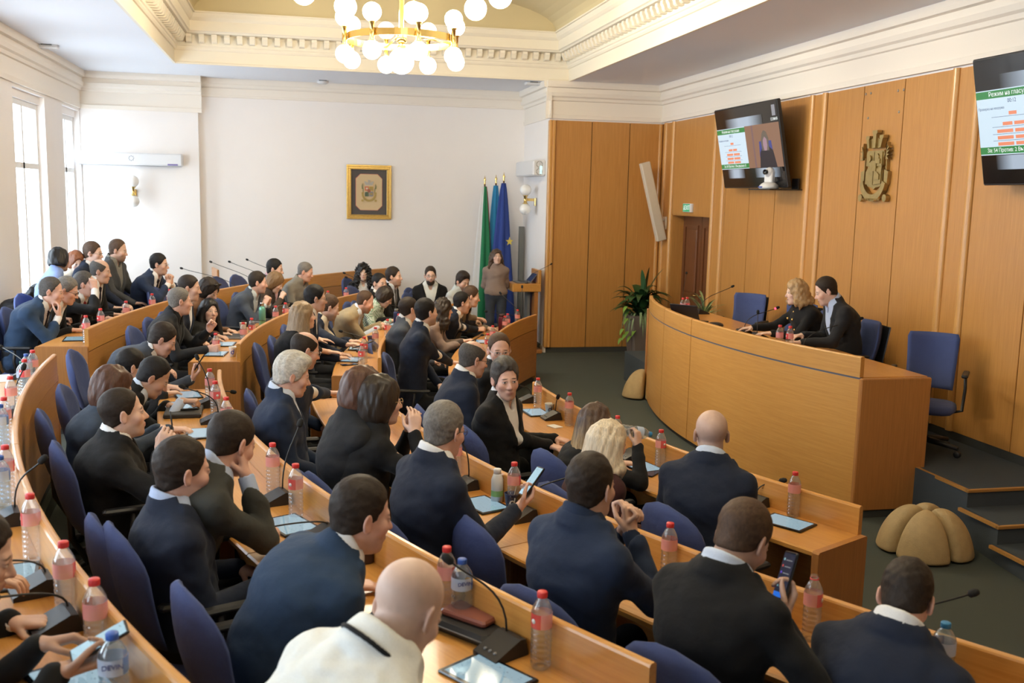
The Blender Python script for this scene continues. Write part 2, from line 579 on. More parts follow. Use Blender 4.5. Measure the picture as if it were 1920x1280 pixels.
def cloth_mat(key, col, pattern=None, rough=.85):
    k = 'cloth_'+key
    if k in MATS: return MATS[k]
    m = bpy.data.materials.new(k)
    t = nt(m)
    o = N(t, 'ShaderNodeOutputMaterial'); p = N(t, 'ShaderNodeBsdfPrincipled')
    t.links.new(p.outputs[0], o.inputs[0])
    tc = N(t, 'ShaderNodeTexCoord')
    n1 = N(t, 'ShaderNodeTexNoise', i_Scale=14.0, i_Detail=3.0)
    n2 = N(t, 'ShaderNodeTexNoise', i_Scale=420.0, i_Detail=2.0)
    t.links.new(tc.outputs['Object'], n1.inputs['Vector']); t.links.new(tc.outputs['Object'], n2.inputs['Vector'])
    mx = N(t, 'ShaderNodeMix', data_type='RGBA')
    mx.inputs[6].default_value = c4([x*.82 for x in col]); mx.inputs[7].default_value = c4([min(1, x*1.16) for x in col])
    t.links.new(n2.outputs['Fac'], mx.inputs[0])
    last = mx.outputs[2]
    if pattern == 'check':
        ck = N(t, 'ShaderNodeTexChecker', i_Scale=75.0)
        ck.inputs['Color1'].default_value = c4(col); ck.inputs['Color2'].default_value = (.75, .78, .72, 1)
        t.links.new(tc.outputs['Object'], ck.inputs['Vector']); last = ck.outputs[0]
    t.links.new(last, p.inputs['Base Color'])
    p.inputs['Roughness'].default_value = rough
    p.inputs['Specular IOR Level'].default_value = .25
    p.inputs['Sheen Weight'].default_value = .05
    p.inputs['Sheen Roughness'].default_value = .5
    bp = N(t, 'ShaderNodeBump', i_Strength=.5, i_Distance=.012)
    t.links.new(n1.outputs['Fac'], bp.inputs['Height']); t.links.new(bp.outputs[0], p.inputs['Normal'])
    MATS[k] = m
    return m

def head_sdf(P, fem=0):
    q = P.copy(); q[:, 0] = np.abs(q[:, 0])
    d = ell(q, (0, -.018, .040), (.0755, .094, .083))
    d = smin(d, ell(q, (0, .018, -.035), (.059, .069, .080)), .03)
    d = smin(d, ell(q, (0, .045, -.090), (.042-.005*fem, .034, .026)), .032)
    d = smin(d, sph(q, (0, .072, -.100), .014), .022)
    d = smin(d, sph(q, (.038, .055, -.022), .025), .02)
    d = smin(d, cap(q, (0, .078, .022), (.036, .068, .023), .010-.003*fem), .016)
    d = smin(d, cap(q, (0, .080, .014), (0, .1035, -.027), .0062, .0115), .012)
    d = smin(d, sph(q, (.0115, .090, -.032), .0080), .008)
    d = smin(d, ell(q, (0, .072, -.062), (.026, .020, .018)), .012)
    d = smin(d, cap(q, (0, .0925, -.0570), (.017, .084, -.0600), .0048, .0035), .006)
    d = smin(d, cap(q, (0, .0905, -.0680), (.015, .083, -.0660), .0058, .0040), .006)
    d = smax(d, -sph(q, (.031, .0985, .006), .0150), .012)
    d = smin(d, sph(q, (.031, .0735, .0055), .0128), .003)
    d = smin(d, cap(q, (.018, .0815, .0125), (.045, .076, .0115), .0036), .004)
    a = .42
    Rm = np.array([[math.cos(a), -math.sin(a), 0], [math.sin(a), math.cos(a), 0], [0, 0, 1]])
    e = ell(q, (.079, -.012, -.004), (.0075, .0185, .0315), Rm)
    e = smin(e, sph(q, (.076, -.006, -.027), .0085), .008)
    e = smax(e, -ell(q, (.0885, -.010, .000), (.0075, .0105, .018), Rm), .004)
    d = smin(d, e, .007)
    return d

def hair_sdf(q0, kind, pr):
    q = q0.copy(); q[:, 0] = np.abs(q[:, 0])
    x, y, z = q[:, 0], q[:, 1], q[:, 2]
    if kind in ('short', 'crop', 'sides', 'swept', 'wavyshort'):
        tt = {'short': .014, 'crop': .006, 'sides': .006, 'swept': .026, 'wavyshort': .022}[kind]
        ts = {'short': .004, 'crop': .003, 'sides': .004, 'swept': .011, 'wavyshort': .007}[kind]
        d = ell(q, (0, -.020, .041), (.0765+ts, .095+ts, .083+tt))
        d = smin(d, ell(q, (0, -.040, -.035), (.058+ts, .052+ts, .055)), .03)
        if kind in ('swept', 'wavyshort'):
            d = smin(d, ell(q0, (.012, .030, .108), (.058, .050, .030)), .03)
        rec = pr.get('rec', 0.0)
        fe = ell(q, (0, .095-rec*.3, -.028+rec*.25), (.090+rec*.1, .085+rec*.45, .110+rec*.45))
        d = smax(d, -fe, .010)
        d = smax(d, -(z-(-.026+.50*y)), .010)
        d = smax(d, -sph(q, (.092, -.004, -.012), .026), .008)
        if kind == 'sides':
            d = smax(d, -ell(q, (0, .035, .140), (.072, .130, .088)), .014)
        d = d+(.0008 if kind in ('crop', 'sides') else .0016)*wob(q0*np.array([1, .5, .7], F32), 120, .4)
        if kind in ('swept', 'wavyshort'):
            d = d+.0022*np.sin(q0[:, 0]*170+q0[:, 1]*50+q0[:, 2]*40)
        return d
    if kind == 'bob' or kind == 'longtop' or kind == 'curly':
        ln = pr.get('len', .13)
        d = ell(q, (0, -.020, .036), (.092, .112, .104))
        d = smin(d, ell(q, (0, -.040, -.045), (.100, .086, .105)), .05)
        d = smax(d, -ell(q, (0, .108, -.052), (.064-.012*pr.get('close', 0), .086, .128)), .014)
        d = smax(d, -(z+ln+.15*y), .02)
        d = d+.0045*wob(q0*np.array([1, 1, .25], F32), 80, .7)
        return d
    return None

def torso_frames(Hp, Np, back, bend):
    u = unit(Np-Hp)
    pts = [Hp, Hp+.34*(Np-Hp)+back*bend, Hp+.70*(Np-Hp)+back*bend*1.15, Np]
    return pts
def loft(P, pts, right, ab, k=.04, grow=0.0):
    d = None
    for i in range(len(pts)-1):
        a, b = pts[i], pts[i+1]
        ax = unit(b-a)
        r = unit(right-ax*np.dot(right, ax))
        f = np.cross(ax, r)*-1
        L = np.linalg.norm(b-a)
        w = P-np.asarray(a, F32)
        t = w @ np.asarray(ax, F32)
        tc = np.clip(t/L, 0, 1)
        A = ab[i][0]+(ab[i+1][0]-ab[i][0])*tc+grow
        Bm = ab[i][1]+(ab[i+1][1]-ab[i][1])*tc+grow
        xx = w @ np.asarray(r, F32); yy = w @ np.asarray(f, F32); zz = t-tc*L
        m = np.minimum(A, Bm)
        k0 = np.sqrt((xx/A)**2+(yy/Bm)**2+(zz/m)**2)
        k1 = np.sqrt((xx/A**2)**2+(yy/Bm**2)**2+(zz/m**2)**2)
        e = k0*(k0-1)/np.maximum(k1, 1e-5)
        d = e if d is None else smin(d, e, k)
    return d
def ik(S, W, la, lb, hint):
    S = np.array(S, float); W = np.array(W, float)
    v = W-S; D = np.linalg.norm(v)
    if D > (la+lb)*.995:
        W = S+v/D*(la+lb)*.995; v = W-S; D = np.linalg.norm(v)
    ca = (la*la+D*D-lb*lb)/(2*la*D)
    h = np.array(hint, float)
    ax = v/D
    h = unit(h-ax*np.dot(h, ax))
    E = S+ax*la*ca+h*la*math.sqrt(max(0, 1-ca*ca))
    return E, W
CURL = {'flat': (12, 16, 10), 'relax': (26, 36, 22), 'hold': (42, 58, 38), 'fist': (72, 92, 55), 'grip': (55, 75, 45)}
def hand_caps(W, dr, pn, side, pose, s=1.0):
    """wrist, direction, palm normal -> palm rods, finger rods"""
    dr = unit(dr); pn = unit(np.array(pn)-dr*np.dot(pn, dr))
    lat = np.cross(dr, pn)*side       # towards the thumb
    cu = [math.radians(c) for c in CURL[pose]]
    palm = []; fing = []
    offs = (.029, .010, -.010, -.027); lens = (.074, .083, .077, .061); base = (.088, .092, .088, .080)
    for i in range(4):
        K = W+dr*base[i]*s+lat*offs[i]*s
        palm.append((W+lat*offs[i]*.55*s+dr*.012, K, .0145*s, .0108*s))
        a = 0.0; p = K; spread = (offs[i]*2.2)*(1 if pose == 'flat' else .35)
        k = 1+.06*((i*7) % 3-1)
        for j, fr in enumerate((.46, .30, .24)):
            a += cu[j]*k*(.82 if i == 0 else 1)
            d = unit(dr*math.cos(a)+pn*math.sin(a)+lat*spread)
            e = p+d*lens[i]*fr*s
            fing.append((p, e, (.0090, .0082, .0074)[j]*s, (.0082, .0074, .0062)[j]*s))
            p = e
    tb = W+dr*.022*s+lat*.024*s+pn*.006
    td = unit(dr*.72+lat*(.75 if pose in ('flat', 'relax') else .35)+pn*(.15 if pose == 'flat' else .55))
    t1 = tb+td*.042*s
    td2 = unit(td+dr*.5-lat*(.25 if pose == 'flat' else .6)+pn*.1)
    t2 = t1+td2*.034*s; t3 = t2+unit(td2+dr*.25)*.026*s
    palm.append((W+dr*.012, tb, .015*s, .0135*s))
    fing += [(tb, t1, .0128*s, .0105*s), (t1, t2, .0102*s, .0092*s), (t2, t3, .0090*s, .0070*s)]
    return palm, fing

def make_person(S):
    """S: placed specification, see PEOPLE"""
    yaw = math.radians(S['yaw'])
    fem = S.get('fem', 0)
    hs = S.get('hs', 1.0)*(.96 if fem else 1.0)
    st = (1+(S.get('stout', 1.0)-1)*.65)*.965
    stand = S.get('stand', False)
    fl = S['floor']
    Mw = Matrix.Translation((S['hip'][0], S['hip'][1], fl)) @ Matrix.Rotation(-yaw, 4, 'Z')
    Mi = np.array(Mw.inverted())
    loc = lambda p: (Mi @ np.array([p[0], p[1], p[2], 1.0]))[:3]
    hc = loc(S['head'])
    # head frame
    hy = math.radians(S['look'][0]-S['yaw']); hp = math.radians(S['look'][1]); hr = math.radians(S['look'][2] if len(S['look']) > 2 else 0)
    f = np.array([math.sin(hy)*math.cos(hp), math.cos(hy)*math.cos(hp), math.sin(hp)])
    r = np.array([math.cos(hy), -math.sin(hy), 0.0]); u = np.cross(r, f)
    r2 = r*math.cos(hr)-u*math.sin(hr); u2 = u*math.cos(hr)+r*math.sin(hr)
    HM = np.stack([r2, f, u2], 1)          # columns right, forward, up
    zh = .50 if not stand else .93
    Hp = np.array([0, 0, zh+.02])
    skb = hc+HM @ np.array([0, -.030, -.085])*hs
    dirn = unit(skb-Hp)
    Np = skb-(dirn*.046+np.array([0, .012, .004]))*hs
    lean = max(0.0, hc[1])
    back = np.array([0, -math.cos(math.atan2(Np[1], Np[2]-zh)), math.sin(math.atan2(Np[1], Np[2]-zh))])
    pts = torso_frames(Hp, Np, back, S.get('hunch', .02+.10*lean))
    tw = math.radians(S.get('twist', 0))
    right = np.array([math.cos(tw), -math.sin(tw), 0.0])
    upc = unit(pts[3]-pts[2]); right = unit(right-upc*np.dot(right, upc)+np.array([0, 0, S.get('tilt', 0.0)]))
    fc = np.cross(upc, right)
    sw = S.get('sw', .152 if fem else .178)*(.5+.5*st)
    g = .90 if fem else 1.0
    ab = [(.178*st*(1.02 if fem else 1), .128*st), (.150*st*g, .115*st*(1+.12*(st > 1.08))), (.176*st*g, .124*st), (.094*g, .074*g)]
    if stand: ab[1] = (.128, .098); ab[2] = (.150, .108)
    SR = Np-upc*.070+right*sw+fc*.0; SL = Np-upc*.070-right*sw
    SR = SR+np.array(S.get('shr', (0, 0, 0))); SL = SL+np.array(S.get('shl', (0, 0, 0)))
    la, lb = (.285, .262) if not fem else (.262, .240)
    zt = .75 if not stand else .9
    arms = []
    for side, Sh, key in ((1, SR, 'R'), (-1, SL, 'L')):
        a = S.get(key, 'table')
        if isinstance(a, str):
            if a == 'table': a = dict(w=(side*.13, .36, zt+.030), d=(-side*.45, .9, -.02), p=(0, 0, -1), pose='relax')
            elif a == 'lap': a = dict(w=(side*.11, .24, .66), d=(-side*.6, .8, -.25), p=(0, 0, -1), pose='relax')
            elif a == 'side': a = dict(w=tuple(Sh+np.array([side*.05, -.02, -.53])), d=(0, .1, -1), p=(-side, 0, 0), pose='relax')
            elif a == 'behind': a = dict(w=(side*.02, -.17, Sh[2]-.42), d=(-side, 0, -.3), p=(0, -1, 0), pose='relax')
            elif a == 'chin': a = dict(w=tuple(hc+HM @ np.array([side*.03, .105, -.205])), d=tuple(HM @ np.array([-side*.1, -.12, 1])), p=tuple(HM @ np.array([0, -1, 0])), pose='hold', e=(side*.35, .3, -1))
            elif a == 'clasp': a = dict(w=(side*.055, .33, zt+.16), d=(-side*.35, .25, .85), p=(-side, .1, 0), pose='grip', e=(side*.7, -.1, -.7))
        W = np.array(a['w'], float)
        if 'ww' in a: W = loc(a['ww'])
        hint = a.get('e', (side*.34, -.32, -.9))
        E, W = ik(Sh, W, la, lb, hint)
        arms.append((side, Sh, E, W, np.array(a['d'], float), np.array(a['p'], float), a.get('pose', 'relax')))
    legs = []
    for side in (1, -1):
        if stand: legs.append((np.array([side*.085, 0, zh]), np.array([side*.09, .02, .50]), np.array([side*.09, 0, .07])))
        else: legs.append((np.array([side*.09, .03, zh]), np.array([side*.13, .43, zh+.015]), np.array([side*.13, S.get('foot', .40), .08])))
    nr = .047 if fem else .056*(.6+.4*st)
    nb = (Np+upc*.02, skb+HM @ np.array([0, .004, .03])*hs)
    allp = [hc, Hp]+[x for a in arms for x in a[1:4]]+[x for l in legs for x in l]
    hands = [hand_caps(a[3]+unit(a[4])*.005, a[4], a[5], a[0], a[6], 1.0 if not fem else .92) for a in arms]

    def f_body(P):
        q = ((P-hc.astype(F32)) @ HM.astype(F32))/F32(hs)
        dh = np.full(len(P), 9., F32)
        near = (q*q).sum(1) < .2**2
        if near.any(): dh[near] = head_sdf(q[near], fem)*hs
        far = ~near
        dh[far] = np.sqrt((q[far]**2).sum(1))*hs-.13*hs
        d = smin(dh, cap(P, nb[0], nb[1], nr*1.06, nr), .02)
        d = smin(d, loft(P, pts, right, [(a*.74, b*.70) for a, b in ab]), .03)
        for (side, Sh, E, W, dv, pn, pose), (palm, fing) in zip(arms, hands):
            da = np.minimum(cap(P, Sh, E, .036, .031), cap(P, E, W, .031, .0235))
            dpm = None
            for c in palm:
                e = cap(P, *c); dpm = e if dpm is None else smin(dpm, e, .012)
            dfg = None
            for c in fing:
                e = cap(P, *c); dfg = e if dfg is None else np.minimum(dfg, e)
            da = smin(smin(da, dpm, .02), dfg, .005)
            d = smin(d, da, .012) if pose == 'x' else np.minimum(d, da)
        d = smin(d, np.minimum(cap(P, SR, Np, .032, .036), cap(P, SL, Np, .032, .036)), .03)
        for a, b, c in legs:
            d = smin(d, np.minimum(cap(P, a, b, .06, .045), cap(P, b, c, .042, .030)), .02)
            d = np.minimum(d, cap(P, c+np.array([0, -.02, -.045]), c+np.array([0, .15, -.055]), .035, .022))
        return d
    pall = np.array(allp)
    lo = pall.min(0)-.26; hi = pall.max(0)+.26; lo[2] = -.01
    h = S.get('h', .008)
    V, Q = surfnet(f_body, lo, hi, h)
    hl = ((V-hc) @ HM)/hs
    body = link_mesh('person', np_mesh('person', V, Q, {'hl': hl}), skin_mat(S.get('skin', 'fair'), S.get('brow', S.get('hair', ('short', 'dark'))[1]), S.get('beard', 0.0), S.get('scalp', 0.0), S.get('lip', (.42, .17, .14))))
    body.matrix_world = Mw
    tag(body, S['label'], 'person', S.get('group'))

    # ---- hair
    hk = S.get('hair', ('short', 'dark'))
    kind = hk[0]; pr = S.get('hp', {})
    if kind != 'shaved':
        locks = []
        if kind in ('long', 'curlylong', 'halfup', 'wavy'):
            L = pr.get('len', .30)
            nl = 13
            for i in range(nl):
                th = (i/(nl-1)-.5)*math.radians(pr.get('wrap', 215))
                s0 = hc+HM @ np.array([.078*math.sin(th), -.020-.088*math.cos(th), .030])*hs
                s1 = hc+HM @ np.array([.090*math.sin(th), -.022-.096*math.cos(th), -.060])*hs
                drop = L*(.92+.16*((i*5) % 3)/2)
                e = s1+np.array([0, 0, -max(.03, drop-.09)])+(HM @ np.array([.018*math.sin(th), -.030*math.cos(th)+pr.get('fwd', 0)*abs(math.sin(th)), 0]))-np.array([0, .55*lean*0, 0])
                mid = s1*.45+e*.55+(HM @ np.array([.012*math.sin(th), -.02*math.cos(th), 0]))
                locks.append((s0, s1, mid, e))
        hp_ = dict(pr)
        k2 = {'long': 'longtop', 'curlylong': 'curly', 'halfup': 'longtop', 'wavy': 'longtop'}.get(kind, kind)
        if kind in ('long', 'halfup', 'wavy', 'curlylong'): hp_['len'] = min(pr.get('len', .3), .10)
        def f_hair(P):
            q = ((P-hc.astype(F32)) @ HM.astype(F32))/F32(hs)
            d = hair_sdf(q, k2, hp_)*hs
            if locks:
                dl = None
                for i, (a, b, m, e) in enumerate(locks):
                    r0 = .030*hs
                    e_ = smin(np.minimum(cap(P, a, b, r0*.8, r0), cap(P, b, m, r0, r0*.95)), cap(P, m, e, r0*.95, r0*.45), .01)
                    dl = e_ if dl is None else smin(dl, e_, .014)
                face = ell(np.abs(q)*np.array([1, 0, 0], F32)+q*np.array([0, 1, 1], F32), (0, .105, -.055), (.060, .085, .130))*hs
                dl = smax(dl, -face, .012)
                d = smin(d, dl, .02)
            if kind in ('curlylong',):
                d = d-.012+.013*wob(P, 75, 1.1)
            elif kind == 'wavy':
                d = d+.007*wob(P*np.array([1, 1, .6], F32), 60, 1.9)
            elif locks:
                d = d+.0014*np.sin(q[:, 0]*170+q[:, 1]*90)
            return d
        lo2 = hc-np.array([.19, .19, .17+(pr.get('len', .3) if locks else .08)])*1.05; hi2 = hc+.19
        if locks: lo2[:2] -= .08; hi2[:2] += .08
        hh = min(h*1.0, .0085)
        V, Q = surfnet(f_hair, lo2, hi2, hh, .02)
        if len(Q):
            link_mesh('hair', np_mesh('hair', V, Q, {'hl': ((V-hc) @ HM)/hs}), hair_mat(hk[1], hk[2] if len(hk) > 2 else None, bool(locks) or kind == 'bob'), body)
    if S.get('beardmesh'):
        def f_b(P):
            q = ((P-hc.astype(F32)) @ HM.astype(F32))/F32(hs)
            d = head_sdf(q)-.006
            x = np.abs(q[:, 0])
            m = np.maximum(-(ell(np.stack([x, q[:, 1], q[:, 2]], 1), (0, .040, -.092), (.068, .075, .050))), -d)
            d = smax(d, ell(np.stack([x, q[:, 1], q[:, 2]], 1), (0, .040, -.094), (.070, .080, .046)), .006)
            d = smax(d, -ell(np.stack([x, q[:, 1], q[:, 2]], 1), (0, .098, -.0615), (.024, .02, .011)), .004)
            return (d+.0012*wob(q, 150, .3))*hs
        V, Q = surfnet(f_b, hc-.16, hc+.14, min(h, .0075), .02)
        if len(Q): link_mesh('beard', np_mesh('beard', V, Q, {'hl': ((V-hc) @ HM)/hs}), hair_mat(S.get('beardc', hk[1])), body)

    # ---- clothes
    top = S.get('top', ('suit', 'navy'))
    tk = top[0]
    chest = lambda P: ((P-Np.astype(F32)) @ np.stack([right, fc, upc], 1).astype(F32))
    neckcut = lambda P, r: cap(P, Np-upc*.05, skb+dirn*.1, r, r*1.02)
    ph = S.get('seed', 1)*1.37
    def outer(P, go, ra, sl=1.0, fold=.004):
        d = loft(P, pts, right, ab, .04, go)
        d = smin(d, np.minimum(cap(P, SR, Np+upc*.01, .052+ra, .045+ra*.6), cap(P, SL, Np+upc*.01, .052+ra, .045+ra*.6)), .05)
        d = smin(d, cap(P, Np-upc*.115+right*(sw-.075)-fc*.012, Np-upc*.115-right*(sw-.075)-fc*.012, .078*(.5+.5*st)+go*.6), .05)
        for (side, Sh, E, W, dv, pn, pose) in arms:
            We = E+(W-E)*sl
            d = smin(d, cap(P, Sh-upc*.022, E, .049*(.6+.4*st)+ra, .044+ra), .038)
            if sl > .05: d = smin(d, cap(P, E, We, .043+ra, .032+ra*.9), .016)
        if fold:
            d = d+fold*wob(P*np.array([.8, .8, 1.25], F32), 24, ph)+fold*.5*wob(P, 47, ph+2)
        return d
    def vmask(P, wid, dep):
        c = chest(P)
        w = wid*np.clip((c[:, 2]+dep)/dep, 0, 1.5)
        return np.maximum(np.maximum(np.abs(c[:, 0])-w, -c[:, 1]+.0), -(c[:, 2]+dep)), c
    def collar(P, r, z0, rise, hh, th, dropf=0.05, frontcut=None):
        c = chest(P)
        rr = np.sqrt(c[:, 0]**2+(c[:, 1]*1.02+.004)**2)
        ca = np.clip(c[:, 1]/np.maximum(rr, .01), -1, 1)
        zr = z0-rise*ca-dropf*np.maximum(ca, 0)**2
        dz = np.maximum(np.abs(c[:, 2]-zr)-hh, 0)
        d = np.sqrt((rr-r-.18*(zr+hh-c[:, 2]))**2+dz*dz)-th
        if frontcut is not None: d = np.maximum(d, c[:, 1]-frontcut)
        return d
    blo = lo.copy(); bhi = hi.copy(); blo[2] = min(zh-.22, min(a[2][2] for a in arms)-.09, min(a[3][2] for a in arms)-.09); bhi[2] = max(Np[2]+.16, max(a[3][2] for a in arms)+.06, max(a[2][2] for a in arms)+.1)
    hj = max(h*1.5, .009)
    def piece(name, fn, m, hh=None, lo_=None, hi_=None):
        V, Q = surfnet(fn, blo if lo_ is None else lo_, bhi if hi_ is None else hi_, hh or hj, .02)
        if len(Q): return link_mesh(name, np_mesh(name, V, Q), m, body)
    C = lambda k: cloth_mat(k, CLOTHC[k], CLOTHP.get(k))
    clo = Np-np.array([.17, .17, .15]); chi = Np+np.array([.17, .17, .16])
    ncr = nr*1.12
    if tk in ('suit', 'blazer', 'coat', 'leather'):
        V_w, V_d = {'suit': (.085, .30), 'blazer': (.10, .34), 'coat': (.06, .12), 'leather': (.07, .16)}[tk]
        shc = top[2] if len(top) > 2 else 'white'
        def f_j(P):
            d = outer(P, .015 if tk != 'coat' else .022, .008 if tk != 'coat' else .013, .955, .0028)
            vm, c = vmask(P, V_w, V_d)
            w = V_w*np.clip((c[:, 2]+V_d)/V_d, 0, 1.5)
            lap = np.clip(1-np.abs(np.abs(c[:, 0])-w-.028)/.028, 0, 1)*(c[:, 1] > 0)*(c[:, 2] > -V_d)
            d = d-.007*np.minimum(1, lap*2)
            d = smax(d, -vm, .006)
            d = np.maximum(d, -neckcut(P, ncr+.004))
            d = smin(d, collar(P, ncr+.015, .010, .020, .020, .008, .06, .045), .012)
            d = np.maximum(d, zh-.16-P[:, 2]) if stand else np.maximum(d, -(P[:, 2]-(zh-.10)))
            return d
        piece('jacket' if tk != 'coat' else 'coat', f_j, C(top[1]))
        def f_s(P):
            d = outer(P, .006, -.004, 1.02, 0)
            d = np.maximum(d, -neckcut(P, ncr-.004))
            d = np.maximum(d, -cap(P, Np+fc*.062-upc*.028, Np+fc*.11+upc*.08, .030, .05))
            d = smin(d, collar(P, ncr+.006, .040, .024, .017, .0078, .045), .006)
            c = chest(P)
            d = np.maximum(d, -np.maximum(np.maximum(np.abs(c[:, 0])-.018-.30*np.clip(c[:, 2]+.03, 0, .1), -c[:, 1]), -(c[:, 2]+.045)))
            for (side, Sh, E, W, dv, pn, pose) in arms:
                d = np.minimum(d, cap(P, E+(W-E)*.7, E+(W-E)*1.0, .034, .033))
                d = np.maximum(d, -cap(P, W+unit(W-E)*.035, W+unit(W-E)*.09, .04))
            return np.maximum(d, -(P[:, 2]-zh))
        if shc != 'none':
            piece('shirt', f_s, C(shc), max(.0058, h*1.12))
            if len(top) > 3:
                def f_t(P):
                    c = chest(P)
                    d = outer(P, .0125, .002, 0, 0)
                    w = np.where(c[:, 2] > -.055, .017, .019+.020*np.clip((-c[:, 2]-.05)/.35, 0, 1))
                    d = np.maximum(d, np.maximum(np.abs(c[:, 0])-w, -c[:, 1]+.02))
                    return np.maximum(np.maximum(d, c[:, 2]+.002), -(c[:, 2]+.40))
                tl = Np+(-right*.0)-np.array([.2, .06, .45]); th_ = Np+np.array([.2, .32, .06])
                piece('tie', f_t, C(top[3]), max(.006, h), tl, th_)
    elif tk in ('sweater', 'turtleneck', 'blouse', 'shirt', 'vest', 'hoodie'):
        go, ra = {'sweater': (.012, .004), 'turtleneck': (.008, .002), 'blouse': (.010, .004), 'shirt': (.012, .006), 'vest': (.012, .004), 'hoodie': (.030, .022)}[tk]
        def f_w(P):
            d = outer(P, go, ra, S.get('sleeve', .97), .0035 if tk != 'hoodie' else .006)
            if tk == 'turtleneck':
                d = smin(d, cap(P, Np, Np+(skb-Np)*.75, nr+.010), .02)
                d = np.maximum(d, -cap(P, Np+(skb-Np)*.80, skb+dirn*.1, nr+.004))
            else:
                d = np.maximum(d, -neckcut(P, ncr+.002))
                if tk in ('shirt', 'blouse'):
                    d = np.maximum(d, -cap(P, Np+fc*.062-upc*.028, Np+fc*.11+upc*.08, .030, .05))
                    d = smin(d, collar(P, ncr+.009, .030, .022, .018, .0080, .045), .008)
                    c = chest(P)
                    d = np.maximum(d, -np.maximum(np.maximum(np.abs(c[:, 0])-.016-.35*np.clip(c[:, 2]+.05, 0, .1), -c[:, 1]), -(c[:, 2]+.06)))
                elif tk == 'hoodie':
                    d = smin(d, collar(P, ncr+.022, .030, .012, .034, .013, .03), .02)
                else:
                    d = smin(d, collar(P, ncr+.004, .008, .012, .006, .005, .02), .008)
            return np.maximum(d, -(P[:, 2]-(zh-.10 if not stand else zh-.03)))
        piece('top' if tk not in ('shirt', 'hoodie') else {'shirt': 'shirt', 'hoodie': 'jacket'}[tk], f_w, C(top[1]))
        if tk == 'hoodie':
            def f_st(P):
                c = chest(P)
                rr = np.sqrt(c[:, 0]**2+(c[:, 1]*1.02+.004)**2)
                ca = np.clip(c[:, 1]/np.maximum(rr, .01), -1, 1)
                zr = .024-.012*ca-.03*np.maximum(ca, 0)**2
                dz = np.maximum(np.abs(c[:, 2]-zr)-.001, 0)
                return np.sqrt((rr-(ncr+.022)-.18*(.064-.012*ca-.03*np.maximum(ca, 0)**2-c[:, 2])-.0205)**2+dz*dz)-.0058
            piece('collar_stripe', f_st, C('black'), .005, clo, chi)
    if len(S.get('extra', ())):
        for kind_, colr in S['extra']:
            if kind_ == 'collar':
                piece('collar', lambda P: collar(P, ncr+.002, .040, .020, .014, .005, .03), C(colr), max(.005, h), clo, chi)
    lc = S.get('legs', 'trousers_dark')
    def f_l(P):
        d = loft(P, [Hp-np.array([0, 0, .03]), Hp+np.array([0, 0, .08])], np.array([1., 0, 0]), [(.182*st*(.92 if stand else 1), .136*st*(.90 if stand else 1))]*2, .03)
        for a, b, c in legs:
            d = smin(d, smin(cap(P, a, b, .088, .066), cap(P, b, c, .064, .050), .03), .03)
        d = np.maximum(d, -(P[:, 2]-.05))
        return np.maximum(d, P[:, 2]-(zh+.12 if not stand else zh+.06))+.003*wob(P, 22, ph)
    pl = np.array([x for l in legs for x in l]+[Hp])
    V, Q = surfnet(f_l, pl.min(0)-.22, pl.max(0)+.22, .014, .02)
    link_mesh('trousers', np_mesh('trousers', V, Q), C(lc), body)
    def f_sh(P):
        d = None
        for a, b, c in legs:
            e = smin(cap(P, c+np.array([0, -.025, -.040]), c+np.array([0, .06, -.045]), .046, .042), cap(P, c+np.array([0, .06, -.050]), c+np.array([0, .17, -.056]), .042, .028), .02)
            d = e if d is None else np.minimum(d, e)
        return np.maximum(d, -P[:, 2]+.003)
    ps = np.array([l[2] for l in legs])
    V, Q = surfnet(f_sh, ps.min(0)-np.array([.09, .12, .11]), ps.max(0)+np.array([.09, .27, .06]), .011, .02)
    link_mesh('shoes', np_mesh('shoes', V, Q), mat('shoe_leather', (.012, .010, .009), .35), body)
    # ---- glasses
    if S.get('glasses'):
        T = lambda p: Vector(hc+HM @ (np.array(p)*hs))
        b = MB()
        for sx in (1, -1):
            ring = [T((sx*.033+.021*math.cos(a), .094-.004*abs(math.cos(a)), .004+.016*math.sin(a))) for a in [2*pi*i/14 for i in range(15)]]
            b.tube(ring, .0016, 5, False)
            b.tube([T((sx*.054, .091, .008)), T((sx*.074, .06, .010)), T((sx*.0845, .0, .008)), T((sx*.082, -.02, -.006))], .0016, 5)
        b.tube([T((-.012, .095, .006)), T((0, .098, .009)), T((.012, .095, .006))], .0016, 5)
        b.build('glasses', mat('glasses_frame_'+S['glasses'], {'dark': (.02, .015, .015), 'gold': (.55, .40, .20), 'silver': (.55, .55, .58)}[S['glasses']], .3, 1.0 if S['glasses'] != 'dark' else 0), body)
    if S.get('headglasses'):
        T = lambda p: Vector(hc+HM @ (np.array(p)*hs))
        b = MB()
        for sx in (1, -1):
            b.sphere(T((sx*.034, .060, .112)), .019, 12, sz=.6)
            b.tube([T((sx*.06, .05, .115)), T((sx*.092, .0, .07)), T((sx*.098, -.03, .02))], .003, 5)
        b.build('sunglasses', mat('sunglass_dark', (.02, .015, .012), .12), body)
    S['_hands'] = [(a[3], a[4], a[5]) for a in arms]
    S['_M'] = Mw
    S['_hc'] = hc; S['_HM'] = HM
    return body
